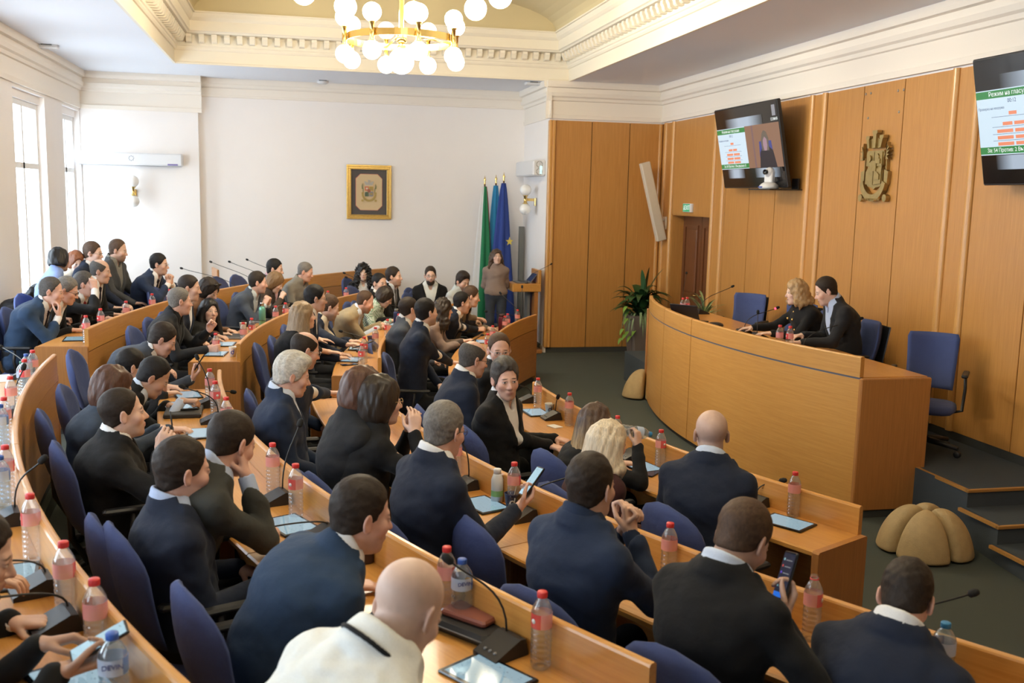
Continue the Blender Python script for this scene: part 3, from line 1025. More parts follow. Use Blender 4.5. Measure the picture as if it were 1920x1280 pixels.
# ------------------------------------------------------------------ materials of the place
WOODP = wood('oak_panel', srgb('#c8914f'), srgb('#b27b3d'), srgb('#bd8745'), .38, (24, 24, 1.0), .12)
WOODH = wood('oak_front', srgb('#d09c55'), srgb('#bb8541'), srgb('#c58f49'), .35, (24, 1.0, 24), .15)
WOODD = wood('oak_desk', srgb('#d69c52'), srgb('#bf833d'), srgb('#c98f46'), .30, (26, 1.0, 26), .25)
WOODE = wood('oak_end_shaded', srgb('#b87d43'), srgb('#9f6a38'), srgb('#ab733d'), .38, (24, 24, 1.0), .12)  # end-panel oak toned darker: shade of faces turned from the windows, in the colour
WOODS = wood('oak_strip', srgb('#d9a561'), srgb('#c58d48'), srgb('#d09a54'), .34, (30, 30, 1.0), .2, .3)
DOORW = wood('dark_door_wood', srgb('#7a4a2a'), srgb('#5d3620'), srgb('#6b4026'), .35, (24, 24, 1.0), .2)
PLAST = mat('wall_plaster', srgb('#f1ece9'), .85, spec=.2, noise=.02, nscale=3.0, bump=.05, bscale=30)
CEILM = mat('ceiling_paint', srgb('#ebedf3'), .9, spec=.2, noise=.02, nscale=1.2)
CORNM = mat('cornice_paint', srgb('#efe7dc'), .8, spec=.2)
COFFM = mat('coffer_paint', srgb('#f1e9d8'), .8, spec=.2)
VAULM = mat('vault_paint', srgb('#d6c79f'), .85, spec=.2)
CARP = mat('carpet_green', (.082, .096, .090), .95, spec=.1, noise=.22, nscale=220, bump=.5, bscale=500)
CARB = mat('carpet_blue', (.070, .086, .102), .95, spec=.1, noise=.22, nscale=220, bump=.5, bscale=500)
DARKG = mat('dark_gap', (.02, .014, .010), .8)
PLIN = mat('plinth_dark', (.045, .048, .046), .7)
GROOVE = mat('groove_bluegrey', (.10, .105, .14), .6)
BRASS = mat('brass', (.80, .58, .22), .22, 1.0)
BLACKP = mat('black_plastic', (.014, .014, .016), .45)
BLACKG = mat('black_gloss', (.008, .008, .010), .12)
GREYP = mat('grey_plastic', (.16, .17, .18), .5)
WHITEP = mat('white_plastic', (.74, .74, .75), .45)
CHROME = mat('chrome', (.7, .7, .72), .18, 1.0)
WINF = mat('window_frame_white', (.78, .77, .76), .5)

XL, XR, YB, YF = -3.22, 5.60, 16.55, -3.2
ZC = 4.15
ntrim = [0]
def trim(mb, m, gc=None):
    ntrim[0] += 1
    return struct('trim_%d' % ntrim[0], mb, m, gc)

# ---- floor and the low tiers the benches stand on
mb = MB(); mb.box((XL-.5, YF, -.12), (6.2, YB+.1, 0.0)); struct('floor', mb, CARP)
def rlim(a):
    c, s = math.cos(a), math.sin(a)
    r = (AC[0]-XL)/max(.05, c)
    if s > 0.01: r = min(r, (YB-.12-AC[1])/s)
    if s < -.01: r = min(r, (AC[1]-YF)/-s)
    return r
for i, (ri, z) in enumerate(((9.46, .11), (10.52, .22), (11.68, .33))):
    mb = MB(); vs = []; fs = []
    n = 90
    for k in range(n+1):
        a = math.radians(-62+124*k/n)
        R2 = max(ri+.01, rlim(a))
        for (R, zz) in ((ri, z-.115), (ri, z), (R2, z), (R2, z-.115)):
            vs.append((AC[0]-R*math.cos(a), AC[1]+R*math.sin(a), zz))
    for k in range(n):
        for q in range(4):
            fs.append((k*4+q, k*4+(q+1) % 4, k*4+4+(q+1) % 4, k*4+4+q))
    fs += [(3, 2, 1, 0), (n*4, n*4+1, n*4+2, n*4+3)]
    mb.add(vs, fs)
    struct('floor.%03d' % (i+1), mb, CARP)

# ---- back wall, its pilaster, the alcove return
mb = MB(); mb.box((XL-.5, YB, 0), (3.9, YB+.2, ZC+.1)); struct('wall_back', mb, PLAST)
mb = MB(); mb.box((XL, 16.42, 0), (-1.49, YB+.02, ZC)); struct('wall_back.001', mb, PLAST)
mb = MB(); mb.box((3.77, 14.86, 0), (6.1, YB+.2, ZC+.1)); struct('wall_side', mb, PLAST)
# ---- left wall: piers, spandrels and reveals around tall windows
OPEN = [(12.74, 14.25), (15.28, 16.40), (10.2, 11.71), (7.66, 9.17), (5.12, 6.63), (2.58, 4.09), (.04, 1.55)]
ZS, ZT = 1.02, 3.56
mb = MB()
ys = sorted(OPEN)
prev = YF
for (a, b) in ys:
    mb.box((XL-.20, prev, 0), (XL, a, ZC+.1)); prev = b
mb.box((XL-.20, prev, 0), (XL, YB+.2, ZC+.1))
for (a, b) in ys:
    mb.box((XL-.20, a, 0), (XL, b, ZS)); mb.box((XL-.20, a, ZT), (XL, b, ZC+.1))
    mb.box((XL-.19, a, ZT-.10), (XL-.06, b, ZT))
struct('wall_left', mb, PLAST)
GLASS = bpy.data.materials.new('window_glass')
t = nt(GLASS); o = N(t, 'ShaderNodeOutputMaterial'); tr = N(t, 'ShaderNodeBsdfTransparent'); gl = N(t, 'ShaderNodeBsdfGlossy'); mxs = N(t, 'ShaderNodeMixShader'); fr = N(t, 'ShaderNodeFresnel')
gl.inputs['Roughness'].default_value = .02; tr.inputs[0].default_value = (.93, .95, .95, 1)
ge = N(t, 'ShaderNodeNewGeometry'); sb = N(t, 'ShaderNodeMath', operation='SUBTRACT', use_clamp=True); ml = N(t, 'ShaderNodeMath', operation='MULTIPLY'); ml.inputs[1].default_value = .5
t.links.new(fr.outputs[0], sb.inputs[0]); t.links.new(ge.outputs['Backfacing'], sb.inputs[1]); t.links.new(sb.outputs[0], ml.inputs[0]); t.links.new(ml.outputs[0], mxs.inputs[0]); t.links.new(tr.outputs[0], mxs.inputs[1]); t.links.new(gl.outputs[0], mxs.inputs[2]); t.links.new(mxs.outputs[0], o.inputs[0])
for i, (a, b) in enumerate(OPEN):
    w = empty('window_%d' % (i+1), (XL-.13, (a+b)/2, ZS)); w['kind'] = 'structure'
    fr_ = MB(); hw = (b-a)/2; hh = ZT-.1-ZS
    for (y0, y1, z0, z1) in ((-hw, -hw+.07, 0, hh), (hw-.07, hw, 0, hh), (-hw+.07, hw-.07, 0, .08), (-hw+.07, hw-.07, hh-.07, hh), (-hw+.07, hw-.07, hh*.66, hh*.66+.07), (-.035, .035, .08, hh-.07)):
        fr_.box((-.035, y0, z0), (.035, y1, z1))
    fr_.build('window_frame', WINF, w)
    g = MB(); g.box((-.004, -hw+.06, .07), (.004, hw-.06, hh-.06)); g.build('pane', GLASS, w)
mb = MB(); mb.box((XL-.05, YF, .93), (XL+.28, 15.2, .98), bev=.012); mb.box((XL, YF, 0), (XL+.22, 15.2, .93)); trim(mb, WOODH)

# ---- right wall: plaster above, veneered panels with half-round strips below
mb = MB()
mb.box((XR+.03, YF, 3.58), (6.3, 14.9, ZC+.1)); mb.box((XR+.03, YF, 0), (6.3, 12.86, 3.58)); mb.box((XR+.03, 14.30, 0), (6.3, 14.9, 3.58)); mb.box((XR+.03, 12.86, 2.2), (6.3, 14.30, 3.58)); mb.box((5.835, 12.86, 0), (6.3, 14.3, 2.2))
struct('wall_right', mb, DARKG)
mb = MB(); mb.box((XR, YF, 3.58), (XR+.03, 14.86, ZC)); struct('wall_right.001', mb, PLAST)
seams = [14.84, 14.30, 12.86, 12.40, 11.68, 10.99, 10.27, 9.90, 9.20, 8.51, 7.80, 7.42, 6.70, 6.02, 5.32, 4.96, 4.26, 3.57, 2.85, 2.48, 1.78, 1.0, .3, -.5, -1.4, -2.3, YF]
PR = random.Random(3)
mb = MB()
for k in range(len(seams)-1):
    a, b = seams[k+1]+.006, seams[k]-.006
    z0 = 2.2 if abs(seams[k]-14.30) < .01 else .46
    q = MB(); q.box((XR-.012, a, z0), (XR+.03, b, 3.58))
    off = PR.uniform(0, 40)
    mb.add(q.v, q.f, [(p[0], p[1]+off, p[2]+off) for p in q.v])
q = MB(); q.box((XR-.0, 14.286, 0), (6.12, 14.30, 2.2)); q.box((XR, 12.86, 0), (6.12, 12.875, 2.2)); q.box((XR, 12.86, 2.185), (6.12, 14.3, 2.2)); mb.add(q.v, q.f)
struct('wall_right.002', mb, WOODP)
mb = MB(); mb.box((XR-.004, YF, 0), (XR+.03, 12.86, .46)); mb.box((XR-.004, 14.3, 0), (XR+.03, 14.86, .46)); struct('baseboard_right', mb, PLIN)
for y in (14.68, 14.36, 12.80, 12.48, 10.22, 9.95, 7.76, 7.46, 5.28, 5.0, 2.81, 2.52):
    mb = MB(); n = 9
    poly = [(.040*math.sin(pi*k/n)*.8, .042*math.cos(pi*k/n)) for k in range(n+1)]
    vs = [(XR-.012-x, y+yy, z) for z in (.46, 3.585) for x, yy in poly]
    m = n+1
    fs = [tuple(range(m)), tuple(range(2*m-1, m-1, -1))]+[(i, m+i, m+(i+1) % m, (i+1) % m) for i in range(m)]
    mb.add(vs, fs)
    trim(mb, WOODS)
# wood wall facing the hall beside the lectern
mb = MB()
for (a, b) in ((3.86, 4.435), (4.447, 5.045), (5.057, 5.60)):
    q = MB(); q.box((a, 14.84, .085), (b, 14.875, 3.575)); off = PR.uniform(0, 40)
    mb.add(q.v, q.f, [(p[0]+off, p[1], p[2]+off) for p in q.v])
struct('wall_front_panelling', mb, WOODP)
mb = MB(); mb.box((3.80, 14.855, .0), (5.6, 14.89, 3.57)); struct('wall_front_backing', mb, DARKG)
mb = MB(); mb.box((3.80, 14.852, 0), (5.6, 14.88, .085)); struct('baseboard_front', mb, PLIN)
for x in (3.785, 3.835, 5.55):
    mb = MB(); mb.box((x-.026, 14.80, .085), (x+.026, 14.90, 3.575), bev=.012); trim(mb, WOODS)
mb = MB(); mb.box((3.755, 14.9, 0), (3.775, YB, .09)); struct('baseboard_side', mb, mat('skirting', srgb('#cdb89a'), .6))
mb = MB(); mb.box((XL, YB-.018, 0), (3.76, YB+.01, .09)); struct('baseboard_back', mb, MATS['skirting'])

# double door in its reveal
d = empty('door_1', (5.83, 13.58, .0)); d['kind'] = 'structure'
for sgn in (1, -1):
    lf = MB(); y0, y1 = (.006, .71) if sgn > 0 else (-.71, -.006)
    lf.box((-.05, y0, 0), (-.01, y1, 2.19))
    for (za, zb) in ((.18, .85), (1.0, 2.05)):
        for (p0, p1, q0, q1) in ((y0+.10, y1-.10, za, za+.03), (y0+.10, y1-.10, zb-.03, zb), (y0+.10, y0+.13, za+.03, zb-.03), (y1-.13, y1-.10, za+.03, zb-.03)):
            lf.box((-.068, p0, q0), (-.05, p1, q1))
        lf.box((-.060, y0+.16, za+.06), (-.05, y1-.16, zb-.06), bev=.004)
    lo_ = lf.build('door_leaf', DOORW, d)
    hb = MB(); hb.tube([(-.05, sgn*.05, 1.02), (-.10, sgn*.05, 1.02), (-.105, sgn*.16, 1.02)], .009, 8); hb.lathe([(.022, 0), (.022, .008)], 12, Matrix.Translation((-.05, sgn*.05, 1.02)) @ Matrix.Rotation(-pi/2, 4, 'Y')); hb.build('door_handle', BRASS, d)

# ---- cornices: stepped profiles (offset from the wall, height)
def cornice(run, prof, m):
    """run: axis, fixed coordinate, a, b, inward sign"""
    ax, c, a, b, s = run
    mb = MB()
    poly = [(0, prof[0][1])]+list(prof)+[(0, prof[-1][1])]
    vs = []
    for t_ in (a, b):
        for (o_, z) in poly:
            vs.append((c+s*o_, t_, z) if ax == 'y' else (t_, c+s*o_, z))
    n = len(poly)
    fs = [tuple(range(n)), tuple(range(2*n-1, n-1, -1))]+[(i, n+i, n+(i+1) % n, (i+1) % n) for i in range(n)]
    mb.add(vs, fs)
    return trim(mb, m)
PROF = [(.012, 3.60), (.030, 3.60), (.035, 3.66), (.020, 3.665), (.020, 3.86), (.045, 3.87), (.055, 3.91), (.085, 3.93), (.10, 3.98), (.075, 3.985), (.075, 4.05), (.12, 4.06), (.13, 4.10), (.13, ZC)]
PROFB = [(.010, 3.86), (.022, 3.865), (.022, 3.89), (.012, 3.895), (.012, 4.0), (.04, 4.01), (.055, 4.03), (.055, 4.06), (.04, 4.065), (.05, ZC)]
cornice(('y', XR-.012, YF, 14.86, -1), PROF, CORNM)
cornice(('x', 14.86, 3.70, XR, -1), PROF, CORNM)
cornice(('y', 3.78, 14.78, YB, -1), PROF, CORNM)
cornice(('x', YB, -1.5, 3.77, -1), PROFB, CORNM)
cornice(('x', 16.42, XL, -1.43, -1), PROF, CORNM)
cornice(('y', XL, YF, 16.42, 1), PROF, CORNM)

# ---- ceiling slab round the coffer, the coffer's own cornice, vault and lunette
CX0, CX1, CY0, CY1 = -1.65, 4.05, .2, 14.83
mb = MB()
for (x0, y0, x1, y1) in ((XL-.5, YF, CX0, YB+.2), (CX1, YF, 6.3, YB+.2), (CX0, CY1, CX1, YB+.2), (CX0, YF, CX1, CY0)):
    mb.box((x0, y0, ZC), (x1, y1, ZC+.25))
struct('ceiling', mb, CEILM)
def coffer(prof, m):
    mb = MB(); k = len(prof); vs = []; fs = []
    for (i, z) in prof:
        j_ = i+.012
        vs += [(CX0+j_, CY0+j_, z), (CX1-j_, CY0+j_, z), (CX1-j_, CY1-j_, z), (CX0+j_, CY1-j_, z)]
    for q in range(k-1):
        for j in range(4):
            fs.append((q*4+j, q*4+(j+1) % 4, q*4+4+(j+1) % 4, q*4+4+j))
    mb.add(vs, fs)
    return mb
CP = [(-.02, ZC-.004), (.012, ZC-.004), (.012, ZC+.02), (.0, ZC+.025), (.0, 4.33), (.02, 4.335), (.035, 4.36), (.035, 4.38), (.05, 4.39), (.05, 4.535), (.20, 4.54), (.215, 4.56), (.235, 4.57), (.235, 4.70), (.25, 4.71), (.275, 4.74), (.285, 4.80), (.31, 4.80), (.31, 4.82)]
trim(coffer(CP, COFFM), COFFM)
mb = MB()
step = .165
for (fix, axis, a, b, s) in ((CY1-.05, 'x', CX0+.22, CX1-.22, -1), (CX0+.05, 'y', CY0+.22, CY1-.22, 1), (CX1-.05, 'y', CY0+.22, CY1-.22, -1)):
    n = int((b-a)/step)
    for k in range(n+1):
        c = a+(b-a)*k/n; hw = .036
        poly = [(0, 4.535), (s*.13, 4.535), (s*.13, 4.50), (s*.115, 4.475), (s*.105, 4.44), (s*.085, 4.425), (0, 4.425)]
        vs = []
        for t_ in (c-hw, c+hw):
            for (o_, z) in poly:
                vs.append((t_, fix+o_, z) if axis == 'x' else (fix+o_, t_, z))
        m = 7
        mb.add(vs, [tuple(range(m)), tuple(range(2*m-1, m-1, -1))]+[(i, m+i, m+(i+1) % m, (i+1) % m) for i in range(m)])
dent = trim(mb, COFFM)
mb = MB(); vs = []; fs = []
xa, xb = CX0+.30, CX1-.30; xm = (xa+xb)/2; hw = (xb-xa)/2; n = 28
arcp = [(xm-hw*math.cos(pi*k/n), 4.80+.54*math.sin(pi*k/n)**.9) for k in range(n+1)]
for y in (CY0+.3, CY1-.30):
    vs += [(x, y, z) for x, z in arcp]
for k in range(n): fs.append((k, k+1, n+2+k, n+1+k))
fs.append(tuple(range(n, -1, -1))); fs.append(tuple(range(n+1, 2*n+2)))
mb.add(vs, fs, smooth=False)
v_ = struct('ceiling.001', mb, VAULM)
mb = MB(); mb.box((CX0-.3, CY0-.3, 5.45), (CX1+.3, CY1+.3, 5.6)); mb.box((CX0-.3, CY0-.3, ZC+.2), (CX0-.1, CY1+.3, 5.5)); mb.box((CX1+.1, CY0-.3, ZC+.2), (CX1+.3, CY1+.3, 5.5)); mb.box((CX0-.3, CY1+.1, ZC+.2), (CX1+.3, CY1+.3, 5.5)); mb.box((CX0-.3, CY0-.3, ZC+.2), (CX1+.3, CY0-.1, 5.5))
struct('ceiling.002', mb, CEILM)
# wall behind the photographer
mb = MB(); mb.box((XL-.5, YF-.2, 0), (6.3, YF, ZC+.1)); struct('wall_rear', mb, PLAST)

# ---- dais with its steps
mb = MB()
def slab(poly, z0, z1, m_=None):
    n = len(poly)
    mb.add([(x, y, z0) for x, y in poly]+[(x, y, z1) for x, y in poly], [tuple(range(n-1, -1, -1)), tuple(range(n, 2*n))]+[(i, (i+1) % n, n+(i+1) % n, n+i) for i in range(n)])
slab([(4.70, 6.01), (5.58, 6.01), (5.58, 12.5), (4.30, 12.5), (4.20, 11.0), (4.25, 7.2), (4.68, 6.62)], 0, .39)
struct('floor.010', mb, CARB)
mb = MB(); slab([(4.64, 5.60), (5.58, 5.60), (5.58, 6.01), (4.70, 6.01)], 0, .26); struct('floor.011', mb, CARB)
mb = MB(); slab([(4.59, 5.19), (5.58, 5.19), (5.58, 5.60), (4.64, 5.60)], 0, .13); struct('floor.012', mb, CARB)
for (x, y, y1, x1, z) in ((4.70, 6.01, 6.62, 4.69, .39), (4.64, 5.60, 6.01, 4.70, .26), (4.59, 5.19, 5.60, 4.64, .13)):
    mb = MB(); mb.box((x-.012, y-.014, z-.020), (5.58, y+.012, z+.004), bev=.004); mb.box((x-.012, y, z-.018), (x+.012, y1, z+.004)); trim(mb, wood('nosing%.2f' % z, srgb('#b98a4c'), srgb('#9c6f38'), srgb('#a97d42'), .35, (1, 26, 26)))
# ------------------------------------------------------------------ benches
def rail(R, z, w=.032, h=.15):
    return [(R, z-h), (R, z-.010), (R+.004, z-.003), (R+.010, z), (R+w-.010, z), (R+w-.004, z-.003), (R+w, z-.010), (R+w, z-.22), (R+.0, z-.22)]
def bench(R, fl, a0, a1, ends, label, seams=(), group='curved council benches'):
    t = fl+.75; top = t+.15
    o = empty('council_bench', (AC[0]-R*math.cos(math.radians((a0+a1)/2)), AC[1]+R*math.sin(math.radians((a0+a1)/2)), fl), 0, label, 'bench', group)
    loc = o.location
    def put(mb, name, m):
        ob = mb.build(name, m, o); ob.location = -loc; return ob
    e = math.degrees(.02/R)
    cuts = [a0]+sorted(seams)+[a1]
    gp = math.degrees(.0035/R)
    for i in range(len(cuts)-1):
        c0 = cuts[i]+(gp if i else 0); c1 = cuts[i+1]-(gp if i < len(cuts)-2 else 0)
        put(MB().arc([(R, t-.045), (R, top-.010), (R+.004, top-.003), (R+.010, top), (R+.022, top), (R+.028, top-.003), (R+.032, top-.010), (R+.032, t-.045)], c0, c1), 'raised_ledge', WOODD)
        put(MB().arc([(R+.004, fl+.09), (R+.004, t-.053), (R+.030, t-.053), (R+.030, fl+.09)], c0, c1), 'modesty_panel', WOODP if False else WOODE2)
        put(MB().arc([(R+.033, t-.030), (R+.033, t), (R+.412, t), (R+.420, t-.006), (R+.420, t-.024), (R+.412, t-.030)], c0, c1), 'worktop', WOODD)
    put(MB().arc([(R+.010, t-.055), (R+.010, t-.043), (R+.030, t-.043), (R+.030, t-.055)], a0, a1), 'groove_strip', DARKG)
    put(MB().arc([(R+.03, fl), (R+.03, fl+.09), (R+.06, fl+.09), (R+.06, fl)], a0+e, a1-e), 'plinth', PLIN)
    for a, s in ((a0, 1), (a1, -1)):
        if (a == a0 and not ends[0]) or (a == a1 and not ends[1]): continue
        da = math.degrees(.036/R)*s
        lo_, hi_ = sorted((a-da, a-.0005*s))
        # the end panel closes the bench under the level of the worktop and a little past it
        put(MB().arc([(R+.002, fl+.05), (R+.002, t-.006), (R+.010, t+.001), (R+.415, t+.001), (R+.425, t-.008), (R+.425, fl+.05)], lo_, hi_, 1), 'end_panel', WOODE)
        put(MB().arc([(R+.03, fl), (R+.03, fl+.05), (R+.40, fl+.05), (R+.40, fl)], lo_+abs(da)*.2, hi_-abs(da)*.2, 1), 'end_plinth', PLIN)
    for a in list(seams):
        ar = math.radians(a)
        put(MB().arc([(R+.06, fl), (R+.06, t-.03), (R+.36, t-.03), (R+.36, fl)], a-.12, a+.12, 1), 'support_panel', WOODE)
    return o
WOODE2 = wood('oak_modesty', srgb('#c08a4b'), srgb('#a8743c'), srgb('#b47f44'), .38, (24, 1.2, 24), .12)
RN = {4: 11.69, 3: 10.56, 2: 9.50, 1: 8.08}
RP = {4: 11.76, 3: 10.50, 2: 9.31, 1: 8.27}
FL = {1: 0.0, 2: .11, 3: .22, 4: .33}
bench(RN[4], FL[4], -29.0, -2.4, (1, 1), 'long curved oak bench on the lower left, hindmost on the near side of the aisle', (-15.6,))
bench(RN[3], FL[3], -31.3, -3.3, (1, 1), 'curved oak bench running from the aisle to the bottom middle of the view', (-12.4, -21.6))
bench(RN[2], FL[2], -43.0, -3.0, (1, 1), 'curved oak bench running out of the lower right, behind the foremost one', (-13, -22.8, -33))
bench(RN[1], FL[1], -26.7, -1.1, (1, 1), 'short curved oak bench nearest the dais with a free end panel', (-14,))
bench(RP[4], FL[4], 4.2, 43.5, (1, 1), 'long curved oak bench under the window wall beyond the aisle', (17.0, 30))
bench(RP[3], FL[3], 3.5, 35, (1, 1), 'curved oak bench beyond the aisle with a blue and white paper cup at its end', (19,))
bench(RP[2], FL[2], 3.0, 31, (1, 1), 'curved oak bench beyond the aisle where the man in the beige suit sits', (17,))
bench(RP[1], FL[1], 3.0, 32.8, (1, 1), 'foremost curved oak bench beyond the aisle ending by the lectern', (17,))

# ------------------------------------------------------------------ presiding desk on the dais
PCX, PCY, PRR = 10.77, 8.98, 6.99
def pang(y): return math.degrees(math.asin((y-PCY)/PRR))
pd = empty('presiding_desk', (4.0, 8.9, 0), 0, 'large curved oak presiding desk on the dais with a blue-grey groove line', 'desk')
def pput(mb, name, m):
    ob = mb.build(name, m, pd); ob.location = -pd.location; return ob
ya = [6.66, 9.02, 9.93, 11.32]
for i in range(3):
    a0, a1 = pang(ya[i])+(.05 if i else 0), pang(ya[i+1])-(.05 if i < 2 else 0)
    arc = dict(cx=PCX, cy=PCY)
    pput(MB().arc([(PRR, .05), (PRR, 1.085), (PRR-.03, 1.085), (PRR-.03, .05)], a0, a1, **arc), 'front_panel', WOODH)
    pput(MB().arc([(PRR+.002, 1.10), (PRR+.002, 1.25), (PRR-.006, 1.26), (PRR-.034, 1.26), (PRR-.042, 1.25), (PRR-.042, 1.10)], a0, a1, **arc), 'raised_ledge', WOODH)
arc = dict(cx=PCX, cy=PCY)
pput(MB().arc([(PRR-.004, 1.083), (PRR-.004, 1.102), (PRR-.03, 1.102), (PRR-.03, 1.083)], pang(6.66), pang(11.32), **arc), 'groove_strip', GROOVE)
pput(MB().arc([(PRR-.03, 0), (PRR-.03, .05), (PRR-.08, .05), (PRR-.08, 0)], pang(6.70), pang(11.28), **arc), 'plinth', PLIN)
mb = MB(); vs = []; fs = []; n = 30
for k in range(n+1):
    a = math.radians(pang(6.66)+(pang(11.32)-pang(6.66))*k/n)
    x0, y0 = PCX-(PRR-.042)*math.cos(a), PCY+(PRR-.042)*math.sin(a)
    x1 = 4.765
    vs += [(x0, y0, 1.072), (x0, y0, 1.10), (x1, y0, 1.10), (x1, y0, 1.072)]
for k in range(n):
    for q in range(4): fs.append((k*4+q, k*4+(q+1) % 4, k*4+4+(q+1) % 4, k*4+4+q))
fs += [(3, 2, 1, 0), (n*4, n*4+1, n*4+2, n*4+3)]
mb.add(vs, fs); pput(mb, 'worktop', WOODD)
mb = MB(); mb.box((4.165, 6.61, .06), (4.765, 6.655, 1.098), bev=.008); pput(mb, 'end_panel', WOODE)
mb = MB(); mb.box((4.20, 6.625, 0), (4.74, 6.65, .06)); pput(mb, 'end_plinth', PLIN)
mb = MB(); mb.box((4.17, 11.325, .06), (4.74, 11.365, 1.098), bev=.008); pput(mb, 'end_panel', WOODE)
for y in (9.02, 9.93):
    mb = MB(); mb.box((3.92, y-.02, .40), (4.36, y+.02, 1.07)); pput(mb, 'support_panel', WOODE)

# ------------------------------------------------------------------ chairs
BLUEF = cloth_mat('seat_blue', (.058, .082, .21))
BLUEG = cloth_mat('seat_bluegrey', (.075, .090, .15))
def shellback(w, h, th, square):
    """upholstered back: outline in x-z, curved about z, with rounded edges"""
    mb = MB(); nx, nz = 12, 12
    def half(z):
        t_ = z/h
        if square: return w*(1-.10*(1-t_))*(1 if t_ < .9 else math.sqrt(max(0, 1-((t_-.9)/.1)**2))*.08+.92)
        return w*(.80+.20*math.sin(min(1, t_*1.5)*pi/2)) if t_ < .62 else w*math.sqrt(max(0.0, 1-((t_-.62)/.385)**2))
    for s_ in (1, -1):
        vs = []; fs = []
        for j in range(nz+1):
            z = h*j/nz
            hw = max(.012, half(z))
            for i in range(nx+1):
                u_ = -1+2*i/nx
                x = hw*u_
                edge = (1-abs(u_)**6)*(1-abs(2*j/nz-1)**8)
                y = .07*(x/w)**2-.05*math.sin(pi*j/nz)*.6-(-.10 if False else 0)+s_*th*(.25+.75*edge**.5)-.10*(j/nz)
                vs.append((x, y, z))
        for j in range(nz):
            for i in range(nx):
                k = j*(nx+1)+i
                fs.append((k, k+1, k+nx+2, k+nx+1))
        mb.add(vs, fs, smooth=True)
    b0 = (nx+1)*(nz+1)
    rim = [i for i in range(nx+1)]+[(j)*(nx+1)+nx for j in range(1, nz+1)]+[nz*(nx+1)+i for i in range(nx-1, -1, -1)]+[j*(nx+1) for j in range(nz-1, 0, -1)]
    for a, b in zip(rim, rim[1:]+rim[:1]):
        mb.f.append((a, b, b+b0, a+b0)); mb.sm.append(True)
    return mb
def chair(kind):
    sq = kind == 'dais'
    r = empty('swivel_chair')
    bm_ = BLUEF
    s = MB(); vs = []; n = 20
    prof = [(.0, .35), (.90, .35), (1.0, .375), (.98, .405), (.85, .422), (0, .427)]
    for (k, z) in prof:
        for i in range(n):
            a = 2*pi*i/n
            q = 4.0
            cx, sy = math.cos(a), math.sin(a)
            rr = (abs(cx)**q+abs(sy)**q)**(-1/q)
            vs.append((.235*k*rr*cx, .225*k*rr*sy+.02, z))
    fs = [(p*n+i, p*n+(i+1) % n, p*n+n+(i+1) % n, p*n+n+i) for p in range(len(prof)-1) for i in range(n)]
    s.add(vs, fs, smooth=True); s.build('seat', bm_, r)
    b = shellback(.205 if sq else .215, .46 if sq else .46, .022, sq)
    bo = b.build('backrest', bm_, r, loc=(0, -.235, .50 if sq else .51))
    if sq:
        bc = MB(); bc.box((-.18, -.012, .03), (.18, .0, .43), bev=.006); 
        bc.build('back_cover', BLACKP, bo, loc=(0, -.075, 0), rot=(math.radians(9), 0, 0))
    st = MB(); st.tube([(0, -.05, .345), (0, -.20, .34), (0, -.27, .47), (0, -.275, .62)], .016, 8); st.build('back_bracket', BLACKP, r)
    for sx in (1, -1):
        am = MB(); am.tube([(sx*.20, .02, .355), (sx*.275, .0, .37), (sx*.285, -.03, .55), (sx*.28, -.02, .655)], .014, 8)
        am.box((sx*.28-.025, -.16, .655), (sx*.28+.025, .12, .682), bev=.010); am.build('armrest', BLACKP, r)
    c = MB(); c.lathe([(.035, .09), (.035, .25), (.022, .25), (.022, .35)], 14); c.lathe([(.10, .335), (.10, .35)], 14); c.build('gas_column', BLACKP, r)
    w = MB()
    for k in range(5):
        a = 2*pi*k/5+.3
        w.tube([(0, 0, .11), (.16*math.cos(a), .16*math.sin(a), .095), (.29*math.cos(a), .29*math.sin(a), .075)], [.03, .024, .018], 8)
    st_ = w.build('star_base', BLACKP, r)
    for k in range(5):
        a = 2*pi*k/5+.3
        cw = MB(); cw.lathe([(.012, -.022), (.026, -.018), (.026, .018), (.012, .022)], 12, Matrix.Translation((.29*math.cos(a), .29*math.sin(a), .027)) @ Matrix.Rotation(a, 4, 'Z') @ Matrix.Rotation(pi/2, 4, 'X')); cw.build('caster', BLACKP, st_)
    return r
CH0 = {}
def place_chair(x, y, fl, yaw, label, kind='bench', group=None):
    if kind not in CH0:
        CH0[kind] = chair(kind); c = CH0[kind]
    else:
        c = copy_tree(CH0[kind])
    c.location = (x, y, fl); c.rotation_euler = (0, 0, -math.radians(yaw))
    for k in ('label', 'category', 'group'):
        if k in c: del c[k]
    tag(c, label, 'chair', group)
    return c
SKY, LAMP, EXPO = 9.2, 92.0, 0.2
EMPTYCH = [(4.95, 10.45, .39, -128, 'blue padded chair with square back behind the laptop on the dais', 'dais'), (5.0, 9.45, .39, -112, 'blue padded chair partly hidden by the speaking person on the dais', 'dais'), (5.06, 7.08, .39, -140, 'blue padded chair standing free at the right end of the dais', 'dais')] + [
 (0.972, 4.099, 0.11, 67, 'empty blue chair behind the ledge with the two tall bottles', 'bench'),
 (0.213, 6.002, 0.11, 79, 'grey-blue chair below the white-grey hair', 'bench'),
 (-1.325, 11.833, 0.33, 109, 'grey chair beside the clasped hands at the far left', 'bench'),
 (-0.531, 13.553, 0.33, 118, 'empty grey-blue chair under the three long microphones', 'bench'),
 (-0.748, 13.226, 0.33, 116, 'empty grey-blue chair left of the one under the long microphones', 'bench'),
 (1.827, 14.016, 0.11, 127, 'blue chair back behind the grey tie', 'bench'),
 (0.964, 13.137, 0.22, 120, 'grey chair back left of the curly black hair', 'bench'),
]
